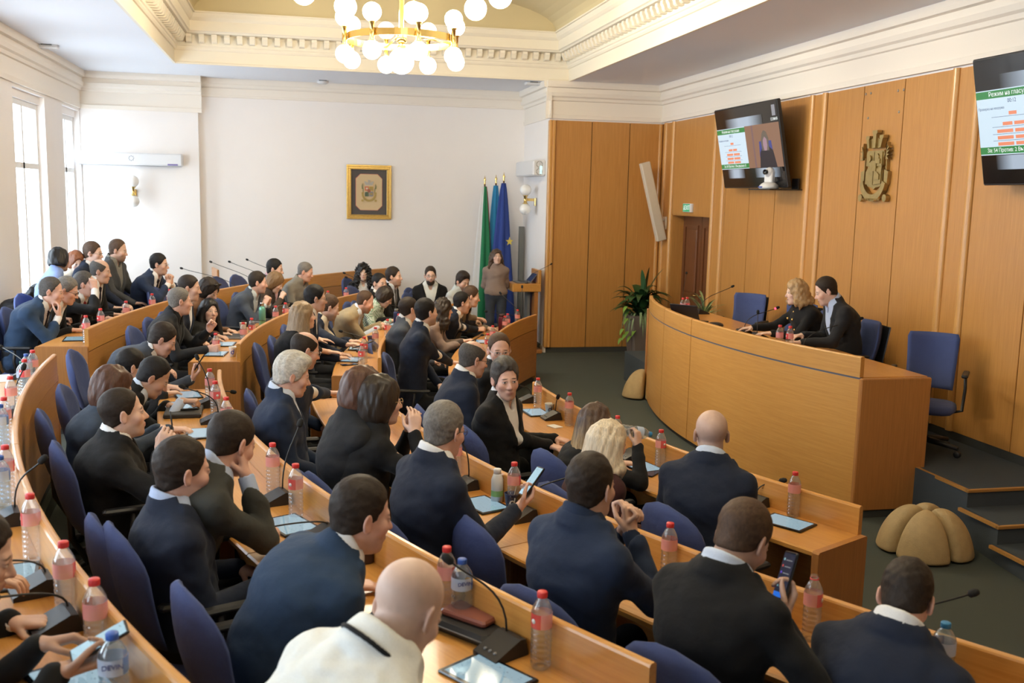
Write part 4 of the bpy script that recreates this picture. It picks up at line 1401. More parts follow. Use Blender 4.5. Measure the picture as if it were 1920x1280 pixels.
BOTTLES = [('N4', 'r', -1.732, 7.029, 1.08),
 ('N4', 'b', -1.764, 6.999, 1.08),
 ('N4', 'r', -1.69, 6.654, 1.08),
 ('N4', 'g', -1.714, 6.694, 1.08),
 ('N4', 'r', -1.615, 6.047, 1.08),
 ('N4', 'r', -1.488, 5.437, 1.08),
 ('N4', 'b', -1.482, 5.345, 1.08),
 ('N4', 'r', -0.935, 3.665, 1.08),
 ('N4', 'r', -0.712, 3.134, 1.08),
 ('N4', 'r', -0.562, 2.808, 1.08),
 ('N4', 'd', -0.461, 2.486, 1.08),
 ('N4', 'r', -1.209, 4.397, 1.08),
 ('N4', 'b', -1.204, 4.298, 1.08),
 ('N3', 'r', -0.584, 6.831, 0.97),
 ('N3', 'r', -0.514, 6.376, 0.97),
 ('N3', 'r', -0.412, 5.86, 0.97),
 ('N3', 'r', -0.124, 4.732, 0.97),
 ('N3', 'r', -0.016, 4.342, 0.97),
 ('N3', 'r', 0.491, 3.207, 0.97),
 ('N3', 'd', 0.533, 3.137, 0.97),
 ('N3', 'r', 0.721, 2.777, 0.97),
 ('N2', 'r', 0.844, 5.219, 0.86),
 ('N2', 'r', 1.041, 4.629, 0.86),
 ('N2', 'r', 1.474, 3.638, 0.86),
 ('N2', 'o', 1.779, 3.028, 0.86),
 ('N2', 'c', 2.019, 2.629, 0.86),
 ('N1', 'r', 1.852, 7.453, 0.75),
 ('N1', 'r', 1.941, 6.84, 0.75),
 ('N1', 'r', 2.051, 6.058, 0.75),
 ('N1', 'r', 2.199, 5.644, 0.75),
 ('N1', 'r', 2.57, 4.636, 0.75),
 ('P4', 'r', -1.772, 8.958, 1.08),
 ('P4', 'r', -1.749, 9.481, 1.08),
 ('P4', 'r', -1.631, 10.119, 1.08),
 ('P4', 'r', -1.489, 10.856, 1.08),
 ('P4', 'r', -0.564, 13.942, 1.08),
 ('P4', 'r', -1.129, 12.135, 1.08),
 ('P4', 'r', -1.37, 11.331, 1.08),
 ('P3', 'r', -0.428, 9.61, 0.97),
 ('P3', 'r', -0.489, 9.294, 0.97),
 ('P3', 'r', -0.228, 10.66, 0.97),
 ('P3', 'r', -0.13, 10.973, 0.97),
 ('P3', 'r', 0.609, 12.769, 0.97),
 ('P3', 'r', 0.367, 12.311, 0.97),
 ('P2', 'r', 0.596, 9.062, 0.86),
 ('P2', 'r', 0.545, 8.634, 0.86),
 ('P2', 'r', 0.749, 9.725, 0.86),
 ('P2', 'r', 0.924, 10.357, 0.86),
 ('P2', 'r', 1.089, 10.83, 0.86),
 ('P1', 'r', 2.108, 10.62, 0.75),
 ('P1', 'r', 1.931, 9.999, 0.75),
 ('P1', 'r', 2.428, 11.49, 0.75),
 ('P1', 'r', 2.512, 11.73, 0.75),
 ('P1', 'r', 2.729, 12.153, 0.75),
 ('D', 'r', 4.163, 10.206, 1.1),
 ('D', 'r', 4.235, 10.264, 1.1),
 ('D', 'r', 4.134, 7.886, 1.1),
 ('D', 'r', 4.191, 7.811, 1.1)]
MICS = [('N4', -1.14, 4.09, 1.08, (-1.0, 4.117, 1.326), -19.1),
 ('N4', -0.855, 3.348, 1.08, (-0.96, 3.337, 1.199), -23.0),
 ('N4', -0.721, 3.045, 1.08, (-0.867, 2.974, 1.22), -24.6),
 ('N4', -1.648, 6.079, 1.08, (-1.57, 6.155, 1.352), -9.1),
 ('N4', -1.894, 7.327, 1.08, (-2.109, 7.709, 1.247), -3.0),
 ('N3', -0.617, 6.754, 0.97, (-0.659, 6.812, 1.292), -6.4),
 ('N3', -0.528, 6.275, 0.97, (-0.693, 6.244, 1.206), -9.0),
 ('N3', -0.6, 6.823, 0.97, (-0.443, 6.899, 1.04), -6.1),
 ('N3', -0.108, 4.565, 0.97, (0.004, 4.695, 1.311), -18.5),
 ('N3', 0.089, 4.024, 0.97, (-0.165, 3.967, 1.047), -21.6),
 ('N3', 0.621, 2.883, 0.97, (0.458, 2.942, 1.267), -28.4),
 ('N2', 1.048, 4.483, 0.86, (1.303, 4.509, 1.059), -21.2),
 ('N2', 0.858, 5.02, 0.86, (0.848, 5.06, 1.113), -17.8),
 ('N2', 1.338, 3.811, 0.86, (1.419, 3.926, 1.054), -25.5),
 ('N2', 1.618, 3.269, 0.86, (1.689, 3.332, 1.037), -29.2),
 ('N2', 1.887, 2.817, 0.86, (2.291, 2.863, 1.067), -32.3),
 ('N1', 1.868, 7.062, 0.75, (1.916, 7.076, 0.912), -6.2),
 ('N1', 1.824, 7.693, 0.75, (1.745, 7.68, 0.893), -1.8),
 ('N1', 2.085, 5.886, 0.75, (2.084, 5.91, 0.911), -14.6),
 ('N1', 2.44, 4.827, 0.75, (2.59, 4.815, 0.893), -22.4),
 ('N1', 2.4, 4.924, 0.75, (2.515, 4.861, 0.84), -21.7),
 ('P4', -0.569, 13.59, 1.08, (-1.135, 13.892, 1.451), 28.1),
 ('P4', -0.405, 13.888, 1.08, (-0.91, 14.177, 1.434), 29.7),
 ('P4', -0.208, 14.22, 1.08, (-0.69, 14.516, 1.443), 31.6),
 ('P4', -0.803, 13.129, 1.08, (-1.466, 13.447, 1.396), 25.6),
 ('P4', -1.727, 10.398, 1.08, (-2.005, 10.354, 1.15), 11.8),
 ('P4', -1.206, 12.185, 1.08, (-1.608, 12.337, 1.363), 20.7),
 ('P3', -0.018, 11.766, 0.97, (-0.276, 11.836, 1.059), 20.9),
 ('P3', -0.349, 10.746, 0.97, (-0.56, 10.752, 1.04), 15.1),
 ('P3', 1.019, 13.803, 0.97, (0.649, 14.043, 1.297), 33.1),
 ('P3', 1.102, 13.928, 0.97, (0.679, 14.06, 1.235), 33.9),
 ('P2', 0.639, 9.739, 0.86, (0.421, 9.815, 1.053), 10.8),
 ('P2', 0.705, 9.84, 0.86, (0.678, 9.745, 0.93), 11.5),
 ('P2', 1.541, 12.338, 0.86, (1.081, 12.464, 1.025), 27.4),
 ('P1', 2.808, 12.462, 0.75, (2.389, 12.477, 0.931), 32.1),
 ('P1', 2.808, 12.462, 0.75, (2.613, 12.667, 1.148), 32.1),
 ('P1', 2.808, 12.462, 0.75, (2.888, 12.62, 1.237), 32.1),
 ('P1', 2.186, 10.951, 0.75, (2.047, 10.893, 0.85), 21.0)]
DAISMICS = [(4.563, 11.15, 1.1, (4.86, 11.844, 1.491)),
 (4.624, 10.744, 1.1, (4.974, 10.713, 1.424)),
 (4.389, 9.062, 1.1, (4.688, 9.032, 1.364)),
 (4.378, 8.758, 1.1, (4.366, 8.795, 1.345)),
 (4.4, 7.9, 1.1, (4.957, 7.959, 1.388))]
TABLETS = [('N4', -0.967, 3.489, 1.08, -22.1),
 ('N4', -0.605, 2.685, 1.08, -26.4),
 ('N3', -0.041, 4.224, 0.97, -20.4),
 ('N3', -0.735, 6.648, 0.97, -6.9),
 ('N3', -0.763, 7.146, 0.97, -4.3),
 ('N3', -0.565, 5.972, 0.97, -10.6),
 ('N3', 0.549, 2.739, 0.97, -28.9),
 ('N2', 0.907, 4.719, 0.86, -19.6),
 ('N1', 1.798, 7.277, 0.75, -4.7),
 ('N1', 2.093, 5.668, 0.75, -16.1),
 ('N1', 2.48, 4.531, 0.75, -24.4),
 ('P4', -1.922, 9.218, 1.08, 6.1),
 ('P3', -0.71, 8.977, 0.97, 5.5),
 ('P3', -0.671, 9.548, 0.97, 8.5),
 ('P2', 0.493, 9.223, 0.86, 7.6),
 ('P2', 0.588, 9.938, 0.86, 11.9),
 ('P2', 1.161, 11.746, 0.86, 23.2),
 ('P2', 1.568, 12.582, 0.86, 28.8),
 ('P1', 2.074, 11.03, 0.75, 21.2)]
ITEMS = {'cup_blue': (-0.557, 8.854, 0.97, 4.9), 'cup_white': (-0.555, 10.514, 0.97, 13.7), 'cup_n2': (1.032, 4.639, 0.86, -20.3), 'cup_n1': (1.892, 7.229, 0.75, -5.1), 'cup_p2': (0.738, 10.223, 0.86, 13.8), 'cup_g': (0.755, 5.517, 0.86, -14.7), 'milk': (0.985, 4.769, 0.86, -19.4), 'thermos_green': (-0.375, 10.932, 0.97, 16.0), 'thermos_navy': (1.148, 11.697, 0.86, 22.9), 'thermos_red': (2.464, 11.862, 0.75, 27.4), 'laptop_a': (-0.61, 13.85, 1.08, 29.1), 'laptop_b': (-0.624, 10.048, 0.97, 11.2), 'laptop_c': (-0.339, 11.251, 0.97, 17.7), 'folder': (-0.726, 6.56, 0.97, -7.4), 'wallet': (0.521, 3.121, 0.97, -27.0), 'pouch': (0.55, 3.074, 0.97, -27.3), 'desk5': (-1.6, 14.894, 1.08), 'glassescase': (-0.566, 5.891, 0.97, -11.0), 'phone_a': (0.455, 8.965, 0.86, 6.1), 'note': (1.826, 6.808, 0.75, -8.0), 'paper': (-2.053, 7.318, 1.08, -3.0), 'card': (0.972, 4.805, 0.86, -19.2), 'badge': (0.237, 3.771, 0.97, -23.2), 'phone_c': (2.064, 11.391, 0.75, 23.4), 'phone_n1': (2.102, 5.524, 0.75, -17.1), 'note_p1': (1.625, 9.321, 0.75, 9.3)}
PEOPLE = [
 {'name': 'bluesuit', 'label': 'person in a blue suit leaning on the bench end with hand at chin', 'yaw': 97.3, 'floor': 0.33, 'hip': (-2.457, 9.554), 'head': (-2.16, 9.515, 1.472), 'chair': (-2.398, 9.546, 91.735), 'look': (88, -14), 'h': 0.0083, 'seed': 1, 'stout': 1.12, 'hair': ('short', 'darkgrey'), 'hp': {'rec': 0.03}, 'top': ('suit', 'blue', 'white', 'darktie'), 'skin': 'ruddy', 'R': 'chin', 'L': {'d': (0.2, 1, 0), 'p': (0, 0, -1), 'pose': 'fist', 'w': (-0.786, 0.106, 0.785)}, 'sw': 0.2, 'brow': 'darkgrey'},
 {'name': 'gl4', 'label': 'person with grey hair and glasses bent forward behind the blue-suited one', 'yaw': 98.6, 'floor': 0.33, 'hip': (-2.38, 9.814), 'head': (-2.084, 9.769, 1.457), 'chair': (-2.321, 9.805, 95.062), 'look': (92, -22), 'h': 0.0085, 'seed': 2, 'hair': ('short', 'grey'), 'top': ('suit', 'black', 'white'), 'glasses': 'dark', 'skin': 'ruddy', 'brow': 'grey'},
 {'name': 'drinker', 'label': 'person in a dark suit and red tie raising a paper cup to the mouth', 'yaw': 101.7, 'floor': 0.33, 'hip': (-2.271, 10.482), 'head': (-2.056, 10.438, 1.456), 'chair': (-2.213, 10.47, 100.259), 'look': (90, -4), 'h': 0.0089, 'seed': 3, 'hair': ('short', 'darkgrey'), 'hp': {'rec': 0.02}, 'top': ('suit', 'black', 'white', 'red'), 'skin': 'ruddy', 'R': {'w': (0.05, 0.33, 1.08), 'd': (-0.1, -0.15, 1), 'p': (-0.6, -0.5, 0), 'pose': 'grip', 'e': (0.7, 0.2, -0.8)}, 'brow': 'brown'},
 {'name': 'baldL', 'label': 'bald person in a dark suit with hands on the bench beside the cup drinker', 'yaw': 104.1, 'floor': 0.33, 'hip': (-2.199, 11.022), 'head': (-2.005, 10.973, 1.542), 'chair': (-2.141, 11.007, 104.834), 'look': (92, -10), 'h': 0.009, 'seed': 4, 'hair': ('sides', 'darkgrey'), 'top': ('suit', 'black', 'white', 'darktie'), 'skin': 'mid', 'scalp': 0.2},
 {'name': 'bluewoman', 'label': 'person in a sky-blue shirt turned away by the window', 'yaw': 70, 'floor': 0.33, 'hip': (-2.57, 11.034), 'head': (-2.42, 11.089, 1.654), 'chair': (-2.512, 11.02, 106.585), 'look': (35, -12, -10), 'h': 0.009, 'seed': 5, 'hair': ('bob', 'black'), 'hp': {'len': 0.09}, 'top': ('blouse', 'skyblue'), 'fem': 1, 'skin': 'tan', 'sw': 0.17},
 {'name': 'redhead', 'label': 'person with short red hair facing the camera by the window', 'yaw': 120, 'floor': 0.33, 'hip': (-2.461, 11.679), 'head': (-2.375, 11.629, 1.59), 'chair': (-2.404, 11.662, 111.559), 'look': (150, -18), 'h': 0.009, 'seed': 6, 'hair': ('bob', 'red'), 'hp': {'len': 0.07}, 'top': ('sweater', 'cream'), 'fem': 1, 'skin': 'pale'},
 {'name': 'glback', 'label': 'person with dark hair and thin glasses in a dark suit near the window pier', 'yaw': 106.8, 'floor': 0.33, 'hip': (-2.292, 11.662), 'head': (-2.196, 11.633, 1.69), 'chair': (-2.234, 11.645, 101.905), 'look': (100, -6), 'h': 0.009, 'seed': 7, 'hair': ('short', 'brown'), 'top': ('suit', 'navy', 'white'), 'glasses': 'dark', 'skin': 'fair'},
 {'name': 'greyback', 'label': 'bearded person in a mid-grey jacket sitting high against the white back pilaster', 'yaw': 109.1, 'floor': 0.33, 'hip': (-2.126, 12.142), 'head': (-2.012, 12.103, 1.695), 'chair': (-2.069, 12.122, 106.27), 'look': (98, -12), 'h': 0.009, 'seed': 8, 'stout': 1.18, 'hair': ('short', 'brown'), 'hp': {'rec': 0.03}, 'top': ('suit', 'midgrey', 'shirtgrey'), 'beard': 0.7, 'skin': 'mid'},
 {'name': 'clasp', 'label': 'person in a navy suit and glasses with clasped hands at the chin beside a laptop', 'yaw': 109.5, 'floor': 0.33, 'hip': (-1.823, 12.13), 'head': (-1.559, 12.037, 1.543), 'chair': (-1.766, 12.11, 108.771), 'look': (98, -6), 'h': 0.009, 'seed': 9, 'hair': ('short', 'black'), 'top': ('suit', 'navyblue', 'white', 'darktie'), 'glasses': 'silver', 'R': {'w': (0.03, 0.4, 1.0), 'd': (-0.3, 0.05, 0.9), 'p': (-1, 0, 0), 'pose': 'grip', 'e': (0.8, 0.1, -0.7)}, 'L': {'w': (-0.03, 0.4, 1.0), 'd': (0.3, 0.05, 0.9), 'p': (1, 0, 0), 'pose': 'grip', 'e': (-0.8, 0.1, -0.7)}, 'skin': 'mid', 'beard': 0.3},
 {'name': 'greyhair', 'label': 'person with cropped grey hair in a charcoal jacket giving a thumbs-up', 'yaw': 96.6, 'floor': 0.22, 'hip': (-1.206, 9.243), 'head': (-1.027, 9.222, 1.415), 'chair': (-1.146, 9.236, 97.981), 'look': (72, -6), 'h': 0.0083, 'seed': 10, 'stout': 1.1, 'hair': ('crop', 'grey'), 'top': ('suit', 'charcoal', 'black'), 'skin': 'ruddy', 'R': {'d': (0, 1, 0.1), 'p': (-1, 0, 0), 'pose': 'fist', 'w': (0.152, 0.434, 0.785)}, 'L': {'w': (-0.02, 0.42, 0.93), 'd': (0.1, 0.5, 0.9), 'p': (0.9, 0.2, 0), 'pose': 'fist'}, 'brow': 'grey'},
 {'name': 'behindgrey', 'label': 'person with dark cropped hair mostly hidden behind the grey-haired one', 'yaw': 99.6, 'floor': 0.22, 'hip': (-1.15, 9.843), 'head': (-1.003, 9.818, 1.479), 'chair': (-1.091, 9.833, 103.135), 'look': (95, -8), 'h': 0.0086, 'seed': 11, 'hair': ('crop', 'dark'), 'top': ('suit', 'navy', 'white'), 'skin': 'mid'},
 {'name': 'sunglass', 'label': 'person with sunglasses pushed up on dark brown hair in a brown cardigan', 'yaw': 101.9, 'floor': 0.22, 'hip': (-1.078, 10.279), 'head': (-0.862, 10.234, 1.414), 'chair': (-1.019, 10.267, 107.474), 'look': (120, -30), 'h': 0.0089, 'seed': 12, 'hair': ('longtop', 'dark'), 'hp': {'len': 0.12}, 'top': ('sweater', 'cardigan'), 'fem': 1, 'headglasses': 1, 'skin': 'fair', 'extra': (('collar', 'cream'),)},
 {'name': 'darkwoman', 'label': 'person with long straight black hair turning round in a black top', 'yaw': 86.0, 'floor': 0.22, 'hip': (-1.047, 10.044), 'head': (-0.847, 10.058, 1.225), 'chair': (-0.988, 10.033, 96.532), 'look': (150, 4, -8), 'h': 0.0088, 'seed': 13, 'hair': ('long', 'black'), 'hp': {'len': 0.42, 'fwd': 0.03}, 'top': ('turtleneck', 'black'), 'fem': 1, 'skin': 'fair', 'R': {'d': (0.5, 0.5, 0), 'p': (0, 0, -1), 'pose': 'relax', 'w': (0.512, 0.091, 0.785)}, 'L': {'d': (0, 1, -0.05), 'p': (0, 0, -1), 'pose': 'fist', 'w': (1.009, 0.13, 0.785)}},
 {'name': 'greysweater', 'label': 'person in a grey-blue blazer with hands clasped in front of the chin', 'yaw': 109.2, 'floor': 0.22, 'hip': (-0.664, 11.657), 'head': (-0.437, 11.579, 1.376), 'chair': (-0.607, 11.638, 107.071), 'look': (88, -8), 'h': 0.009, 'seed': 14, 'stout': 1.12, 'hair': ('short', 'dark'), 'top': ('suit', 'greyblue', 'shirtlight'), 'beard': 0.4, 'skin': 'ruddy', 'R': 'clasp', 'L': 'clasp'},
 {'name': 'blondewoman', 'label': 'person with a light brown bob looking down with a pen at the mouth', 'yaw': 112.4, 'floor': 0.22, 'hip': (-0.483, 12.275), 'head': (-0.261, 12.184, 1.323), 'chair': (-0.427, 12.252, 112.42), 'look': (98, -32), 'h': 0.009, 'seed': 15, 'hair': ('bob', 'light'), 'hp': {'len': 0.11}, 'top': ('sweater', 'brown'), 'fem': 1, 'skin': 'pale', 'R': 'clasp', 'L': 'table'},
 {'name': 'manblack', 'label': 'person with black hair and a dark jacket behind the light brown bob', 'yaw': 113.8, 'floor': 0.22, 'hip': (-0.375, 12.528), 'head': (-0.265, 12.479, 1.461), 'chair': (-0.32, 12.504, 115.909), 'look': (105, -10), 'h': 0.009, 'seed': 16, 'hair': ('short', 'black'), 'top': ('suit', 'black', 'pink'), 'skin': 'mid', 'beard': 0.4},
 {'name': 'shirtman', 'label': 'person in an open grey-brown shirt with cropped grey hair looking down', 'yaw': 116.9, 'floor': 0.22, 'hip': (-0.074, 13.07), 'head': (0.105, 12.979, 1.392), 'chair': (-0.02, 13.043, 121.143), 'look': (105, -18), 'h': 0.009, 'seed': 17, 'stout': 1.1, 'hair': ('crop', 'grey'), 'top': ('shirt', 'shirtgrey'), 'skin': 'ruddy', 'brow': 'grey'},
 {'name': 'curly', 'label': 'person with big curly black hair and a black blazer by the back wall', 'yaw': 175, 'floor': 0.22, 'hip': (0.924, 14.465), 'head': (0.931, 14.385, 1.279), 'chair': (0.973, 14.43, 120.072), 'look': (182, 0), 'h': 0.009, 'seed': 18, 'hair': ('curlylong', 'black'), 'hp': {'len': 0.26, 'wrap': 240}, 'top': ('blazer', 'black', 'white'), 'fem': 1, 'skin': 'pale', 'lip': (0.5, 0.08, 0.08)},
 {'name': 'hidden2', 'label': 'person with black hair and glasses hidden behind the long-haired one', 'yaw': 98.0, 'floor': 0.11, 'hip': (0.017, 9.345), 'head': (0.166, 9.324, 1.428), 'chair': (0.076, 9.336, 94.453), 'look': (82, -6), 'h': 0.0085, 'seed': 19, 'hair': ('short', 'black'), 'top': ('suit', 'navy', 'white'), 'glasses': 'dark', 'skin': 'mid'},
 {'name': 'longhair', 'label': 'person with long ash-brown hair and black cardigan with both arms on the bench', 'yaw': 95.3, 'floor': 0.11, 'hip': (-0.105, 8.895), 'head': (0.054, 8.88, 1.322), 'chair': (-0.045, 8.889, 93.941), 'look': (82, 0), 'h': 0.0082, 'seed': 20, 'hair': ('long', 'ash'), 'hp': {'len': 0.38}, 'top': ('sweater', 'black'), 'fem': 1, 'skin': 'fair', 'sleeve': 0.45, 'R': {'d': (0.1, 1, -0.05), 'p': (0, 0, -1), 'pose': 'flat', 'w': (-0.39, 0.466, 0.785)}, 'L': {'d': (0.1, 1, -0.05), 'p': (0, 0, -1), 'pose': 'flat', 'w': (-1.161, 0.427, 0.785)}},
 {'name': 'blazer', 'label': 'person with brown hair and beard in a navy blazer and cream shirt holding a tablet', 'yaw': 102.2, 'floor': 0.11, 'hip': (0.119, 10.091), 'head': (0.315, 10.049, 1.26), 'chair': (0.178, 10.079, 102.927), 'look': (84, -22), 'h': 0.009, 'seed': 21, 'hair': ('short', 'brown'), 'hp': {'rec': 0.02}, 'top': ('blazer', 'navy', 'cream'), 'beard': 0.8, 'skin': 'fair', 'R': {'d': (0.0, 1, 0.1), 'p': (0, 0, -1), 'pose': 'relax', 'w': (0.597, 0.481, 0.86)}, 'L': {'d': (0.1, 1, 0.1), 'p': (0, 0, -1), 'pose': 'relax', 'w': (0.187, 0.429, 0.84)}},
 {'name': 'beige', 'label': 'person in a beige suit with cropped balding hair and beard reading on the bench', 'yaw': 109.9, 'floor': 0.11, 'hip': (0.491, 11.385), 'head': (0.755, 11.29, 1.186), 'chair': (0.548, 11.365, 112.663), 'look': (90, -24), 'h': 0.009, 'seed': 22, 'hair': ('crop', 'brown'), 'hp': {'rec': 0.05}, 'top': ('suit', 'beige', 'paleblue'), 'beard': 0.8, 'skin': 'ruddy', 'R': {'d': (-0.2, 1, -0.05), 'p': (0, 0, -1), 'pose': 'relax', 'w': (-0.11, 0.419, 0.785)}, 'L': {'d': (0.2, 1, -0.05), 'p': (0, 0, -1), 'pose': 'relax', 'w': (-0.345, 0.368, 0.785)}},
 {'name': 'green', 'label': 'person with a dark brown bob and glasses in a green checked blouse', 'yaw': 114.8, 'floor': 0.11, 'hip': (0.829, 12.182), 'head': (1.047, 12.081, 1.159), 'chair': (0.884, 12.157, 119.67), 'look': (102, -34), 'h': 0.009, 'seed': 23, 'hair': ('bob', 'dark'), 'hp': {'len': 0.08}, 'top': ('blouse', 'green'), 'fem': 1, 'glasses': 'dark', 'skin': 'fair'},
 {'name': 'headhidden', 'label': 'person with short black hair peeping out beside the grey tie', 'yaw': 130, 'floor': 0.11, 'hip': (0.937, 12.334), 'head': (0.998, 12.282, 1.311), 'chair': (0.991, 12.308, 110.913), 'look': (140, -4), 'h': 0.009, 'seed': 24, 'hair': ('crop', 'black'), 'top': ('suit', 'black', 'white'), 'skin': 'mid'},
 {'name': 'vestman', 'label': 'person with a fade haircut, pale blue shirt and grey tie under a black jacket', 'yaw': 117.6, 'floor': 0.11, 'hip': (1.096, 12.61), 'head': (1.202, 12.555, 1.369), 'chair': (1.149, 12.583, 114.827), 'look': (112, 0), 'h': 0.009, 'seed': 25, 'hair': ('short', 'dark'), 'top': ('suit', 'black', 'paleblue', 'greytie'), 'beard': 0.6, 'skin': 'fair'},
 {'name': 'centerman', 'label': 'bearded person in glasses, black blazer and open white shirt facing the camera', 'yaw': 180, 'floor': 0.11, 'hip': (1.797, 13.586), 'head': (1.797, 13.546, 1.305), 'chair': (1.846, 13.552, 123.79), 'look': (184, -4), 'h': 0.009, 'seed': 26, 'stout': 1.1, 'hair': ('short', 'dark'), 'top': ('blazer', 'black', 'offwhite'), 'beard': 0.9, 'beardmesh': 1, 'glasses': 'dark', 'skin': 'fair', 'R': 'lap', 'L': 'lap'},
 {'name': 'whiteshirt', 'label': 'person with dark styled hair and beard in a pale shirt looking down', 'yaw': 130, 'floor': 0.11, 'hip': (2.088, 13.078), 'head': (2.164, 13.013, 1.271), 'chair': (1.726, 13.312, 124.347), 'look': (150, -20), 'h': 0.009, 'seed': 27, 'hair': ('swept', 'dark'), 'top': ('shirt', 'shirtlight'), 'beard': 0.9, 'skin': 'mid', 'R': 'lap', 'L': 'lap'},
 {'name': 'young1', 'label': 'person with dark cropped hair in a grey-blue suit partly behind the navy blazer', 'yaw': 101.0, 'floor': 0.0, 'hip': (0.963, 9.706), 'head': (1.081, 9.684, 1.284), 'chair': (1.022, 9.695, 104.499), 'look': (70, 0), 'h': 0.0088, 'seed': 28, 'hair': ('crop', 'dark'), 'top': ('suit', 'greyblue', 'white'), 'skin': 'fair'},
 {'name': 'young2', 'label': 'person with thick black hair and stubble in a navy blazer on the aisle seat', 'yaw': 96.1, 'floor': 0.0, 'hip': (1.03, 8.914), 'head': (1.15, 8.902, 1.344), 'chair': (1.09, 8.908, 101.737), 'look': (66, 2), 'h': 0.0084, 'seed': 29, 'hair': ('short', 'black'), 'hs': 1.03, 'top': ('suit', 'navy', 'white'), 'beard': 0.7, 'skin': 'fair', 'R': {'d': (0, 1, 0), 'p': (0, 0, -1), 'pose': 'relax', 'w': (-0.266, 0.423, 0.785)}, 'L': 'lap'},
 {'name': 'darkcurls', 'label': 'person with dark wavy hair in a taupe blazer holding a dark phone', 'yaw': 108.9, 'floor': 0.0, 'hip': (1.438, 10.881), 'head': (1.589, 10.83, 1.15), 'chair': (1.495, 10.862, 104.7), 'look': (80, -6), 'h': 0.009, 'seed': 30, 'hair': ('wavy', 'dark'), 'hp': {'len': 0.26}, 'top': ('suit', 'taupe', 'brown'), 'fem': 1, 'skin': 'fair', 'R': {'d': (0.1, 0.9, 0.3), 'p': (0, 0, -1), 'pose': 'hold', 'w': (0.008, 0.383, 0.8)}, 'L': 'table'},
 {'name': 'suit4', 'label': 'person with black hair in a navy suit with hands folded on the bench end', 'yaw': 112.5, 'floor': 0.0, 'hip': (1.639, 11.413), 'head': (1.879, 11.314, 1.169), 'chair': (1.694, 11.39, 110.399), 'look': (88, -8), 'h': 0.009, 'seed': 31, 'hair': ('short', 'black'), 'hp': {'rec': 0.03}, 'top': ('suit', 'navy', 'white', 'greytie'), 'skin': 'mid', 'R': {'d': (-0.4, 0.9, 0.1), 'p': (-0.6, 0, -0.6), 'pose': 'grip', 'w': (-0.403, 0.423, 0.785)}, 'L': {'d': (0.4, 0.9, 0.1), 'p': (0.6, 0, -0.6), 'pose': 'grip', 'w': (-0.883, 0.307, 0.785)}},
 {'name': 'behind4', 'label': 'person with brown hair and a tweed jacket stretching an arm along the bench', 'yaw': 114.8, 'floor': 0.0, 'hip': (1.769, 11.76), 'head': (2.041, 11.634, 1.211), 'chair': (1.824, 11.735, 114.841), 'look': (95, -12), 'h': 0.009, 'seed': 32, 'hair': ('short', 'brown'), 'top': ('suit', 'tweed', 'black'), 'skin': 'fair', 'R': {'d': (0, 1, 0), 'p': (0, 0, -1), 'pose': 'relax', 'w': (-0.88, 0.335, 0.785)}, 'L': {'w': (-0.3, 0.42, 0.8), 'd': (-0.2, 1, 0), 'p': (0, 0, -1), 'pose': 'relax'}},
 {'name': 'bald2', 'label': 'bald person with glasses and dark sides in a navy suit behind the white-haired one', 'yaw': 83.5, 'floor': 0.11, 'hip': (-0.069, 6.8), 'head': (0.05, 6.813, 1.334), 'chair': (-0.009, 6.807, 85.583), 'look': (72, -18), 'h': 0.007, 'seed': 33, 'hair': ('sides', 'dark'), 'top': ('suit', 'navyblue', 'white'), 'glasses': 'silver', 'beard': 0.5, 'skin': 'ruddy', 'stout': 1.12, 'R': {'d': (0.1, 1, 0), 'p': (0, 0, -1), 'pose': 'relax', 'w': (-0.485, 0.439, 0.785)}, 'L': 'lap'},
 {'name': 'grey2', 'label': 'person with full white-grey hair in a navy suit sitting sideways and looking down', 'yaw': 87.9, 'floor': 0.11, 'hip': (-0.081, 5.797), 'head': (-0.031, 5.798, 1.346), 'chair': (-0.023, 5.809, 82.143), 'look': (82, -16), 'h': 0.0064, 'seed': 34, 'hair': ('swept', 'white'), 'top': ('suit', 'navyblue', 'paleblue'), 'skin': 'ruddy', 'stout': 1.2, 'brow': 'grey', 'R': 'lap', 'L': 'lap'},
 {'name': 'brownbob', 'label': 'person with a brown bob and pink collar in a dark grey jacket seen from behind', 'yaw': 72.4, 'floor': 0.11, 'hip': (0.242, 4.847), 'head': (0.318, 4.871, 1.425), 'chair': (0.299, 4.865, 66.76), 'look': (62, -14), 'h': 0.0059, 'seed': 35, 'hair': ('bob', 'chestnut'), 'hp': {'len': 0.12}, 'top': ('suit', 'charcoal', 'pink'), 'fem': 1, 'skin': 'fair'},
 {'name': 'darkbob', 'label': 'person with a tousled dark bob and gold glasses in black holding up both hands', 'yaw': 71.9, 'floor': 0.11, 'hip': (0.307, 4.774), 'head': (0.402, 4.805, 1.39), 'chair': (0.364, 4.792, 68.356), 'look': (72, -4), 'h': 0.0059, 'seed': 36, 'hair': ('bob', 'dark'), 'hp': {'len': 0.13}, 'top': ('sweater', 'black'), 'fem': 1, 'glasses': 'gold', 'skin': 'fair', 'hs': 1.03, 'R': {'d': (-0.2, 0.1, 1), 'p': (-1, 0.1, 0), 'pose': 'relax', 'e': (0.6, -0.2, -0.8), 'w': (0.149, 0.211, 1.132)}, 'L': {'d': (0.1, 0.1, 1), 'p': (1, 0.1, 0), 'pose': 'relax', 'e': (-0.6, -0.2, -0.8), 'w': (0.001, 0.25, 1.103)}},
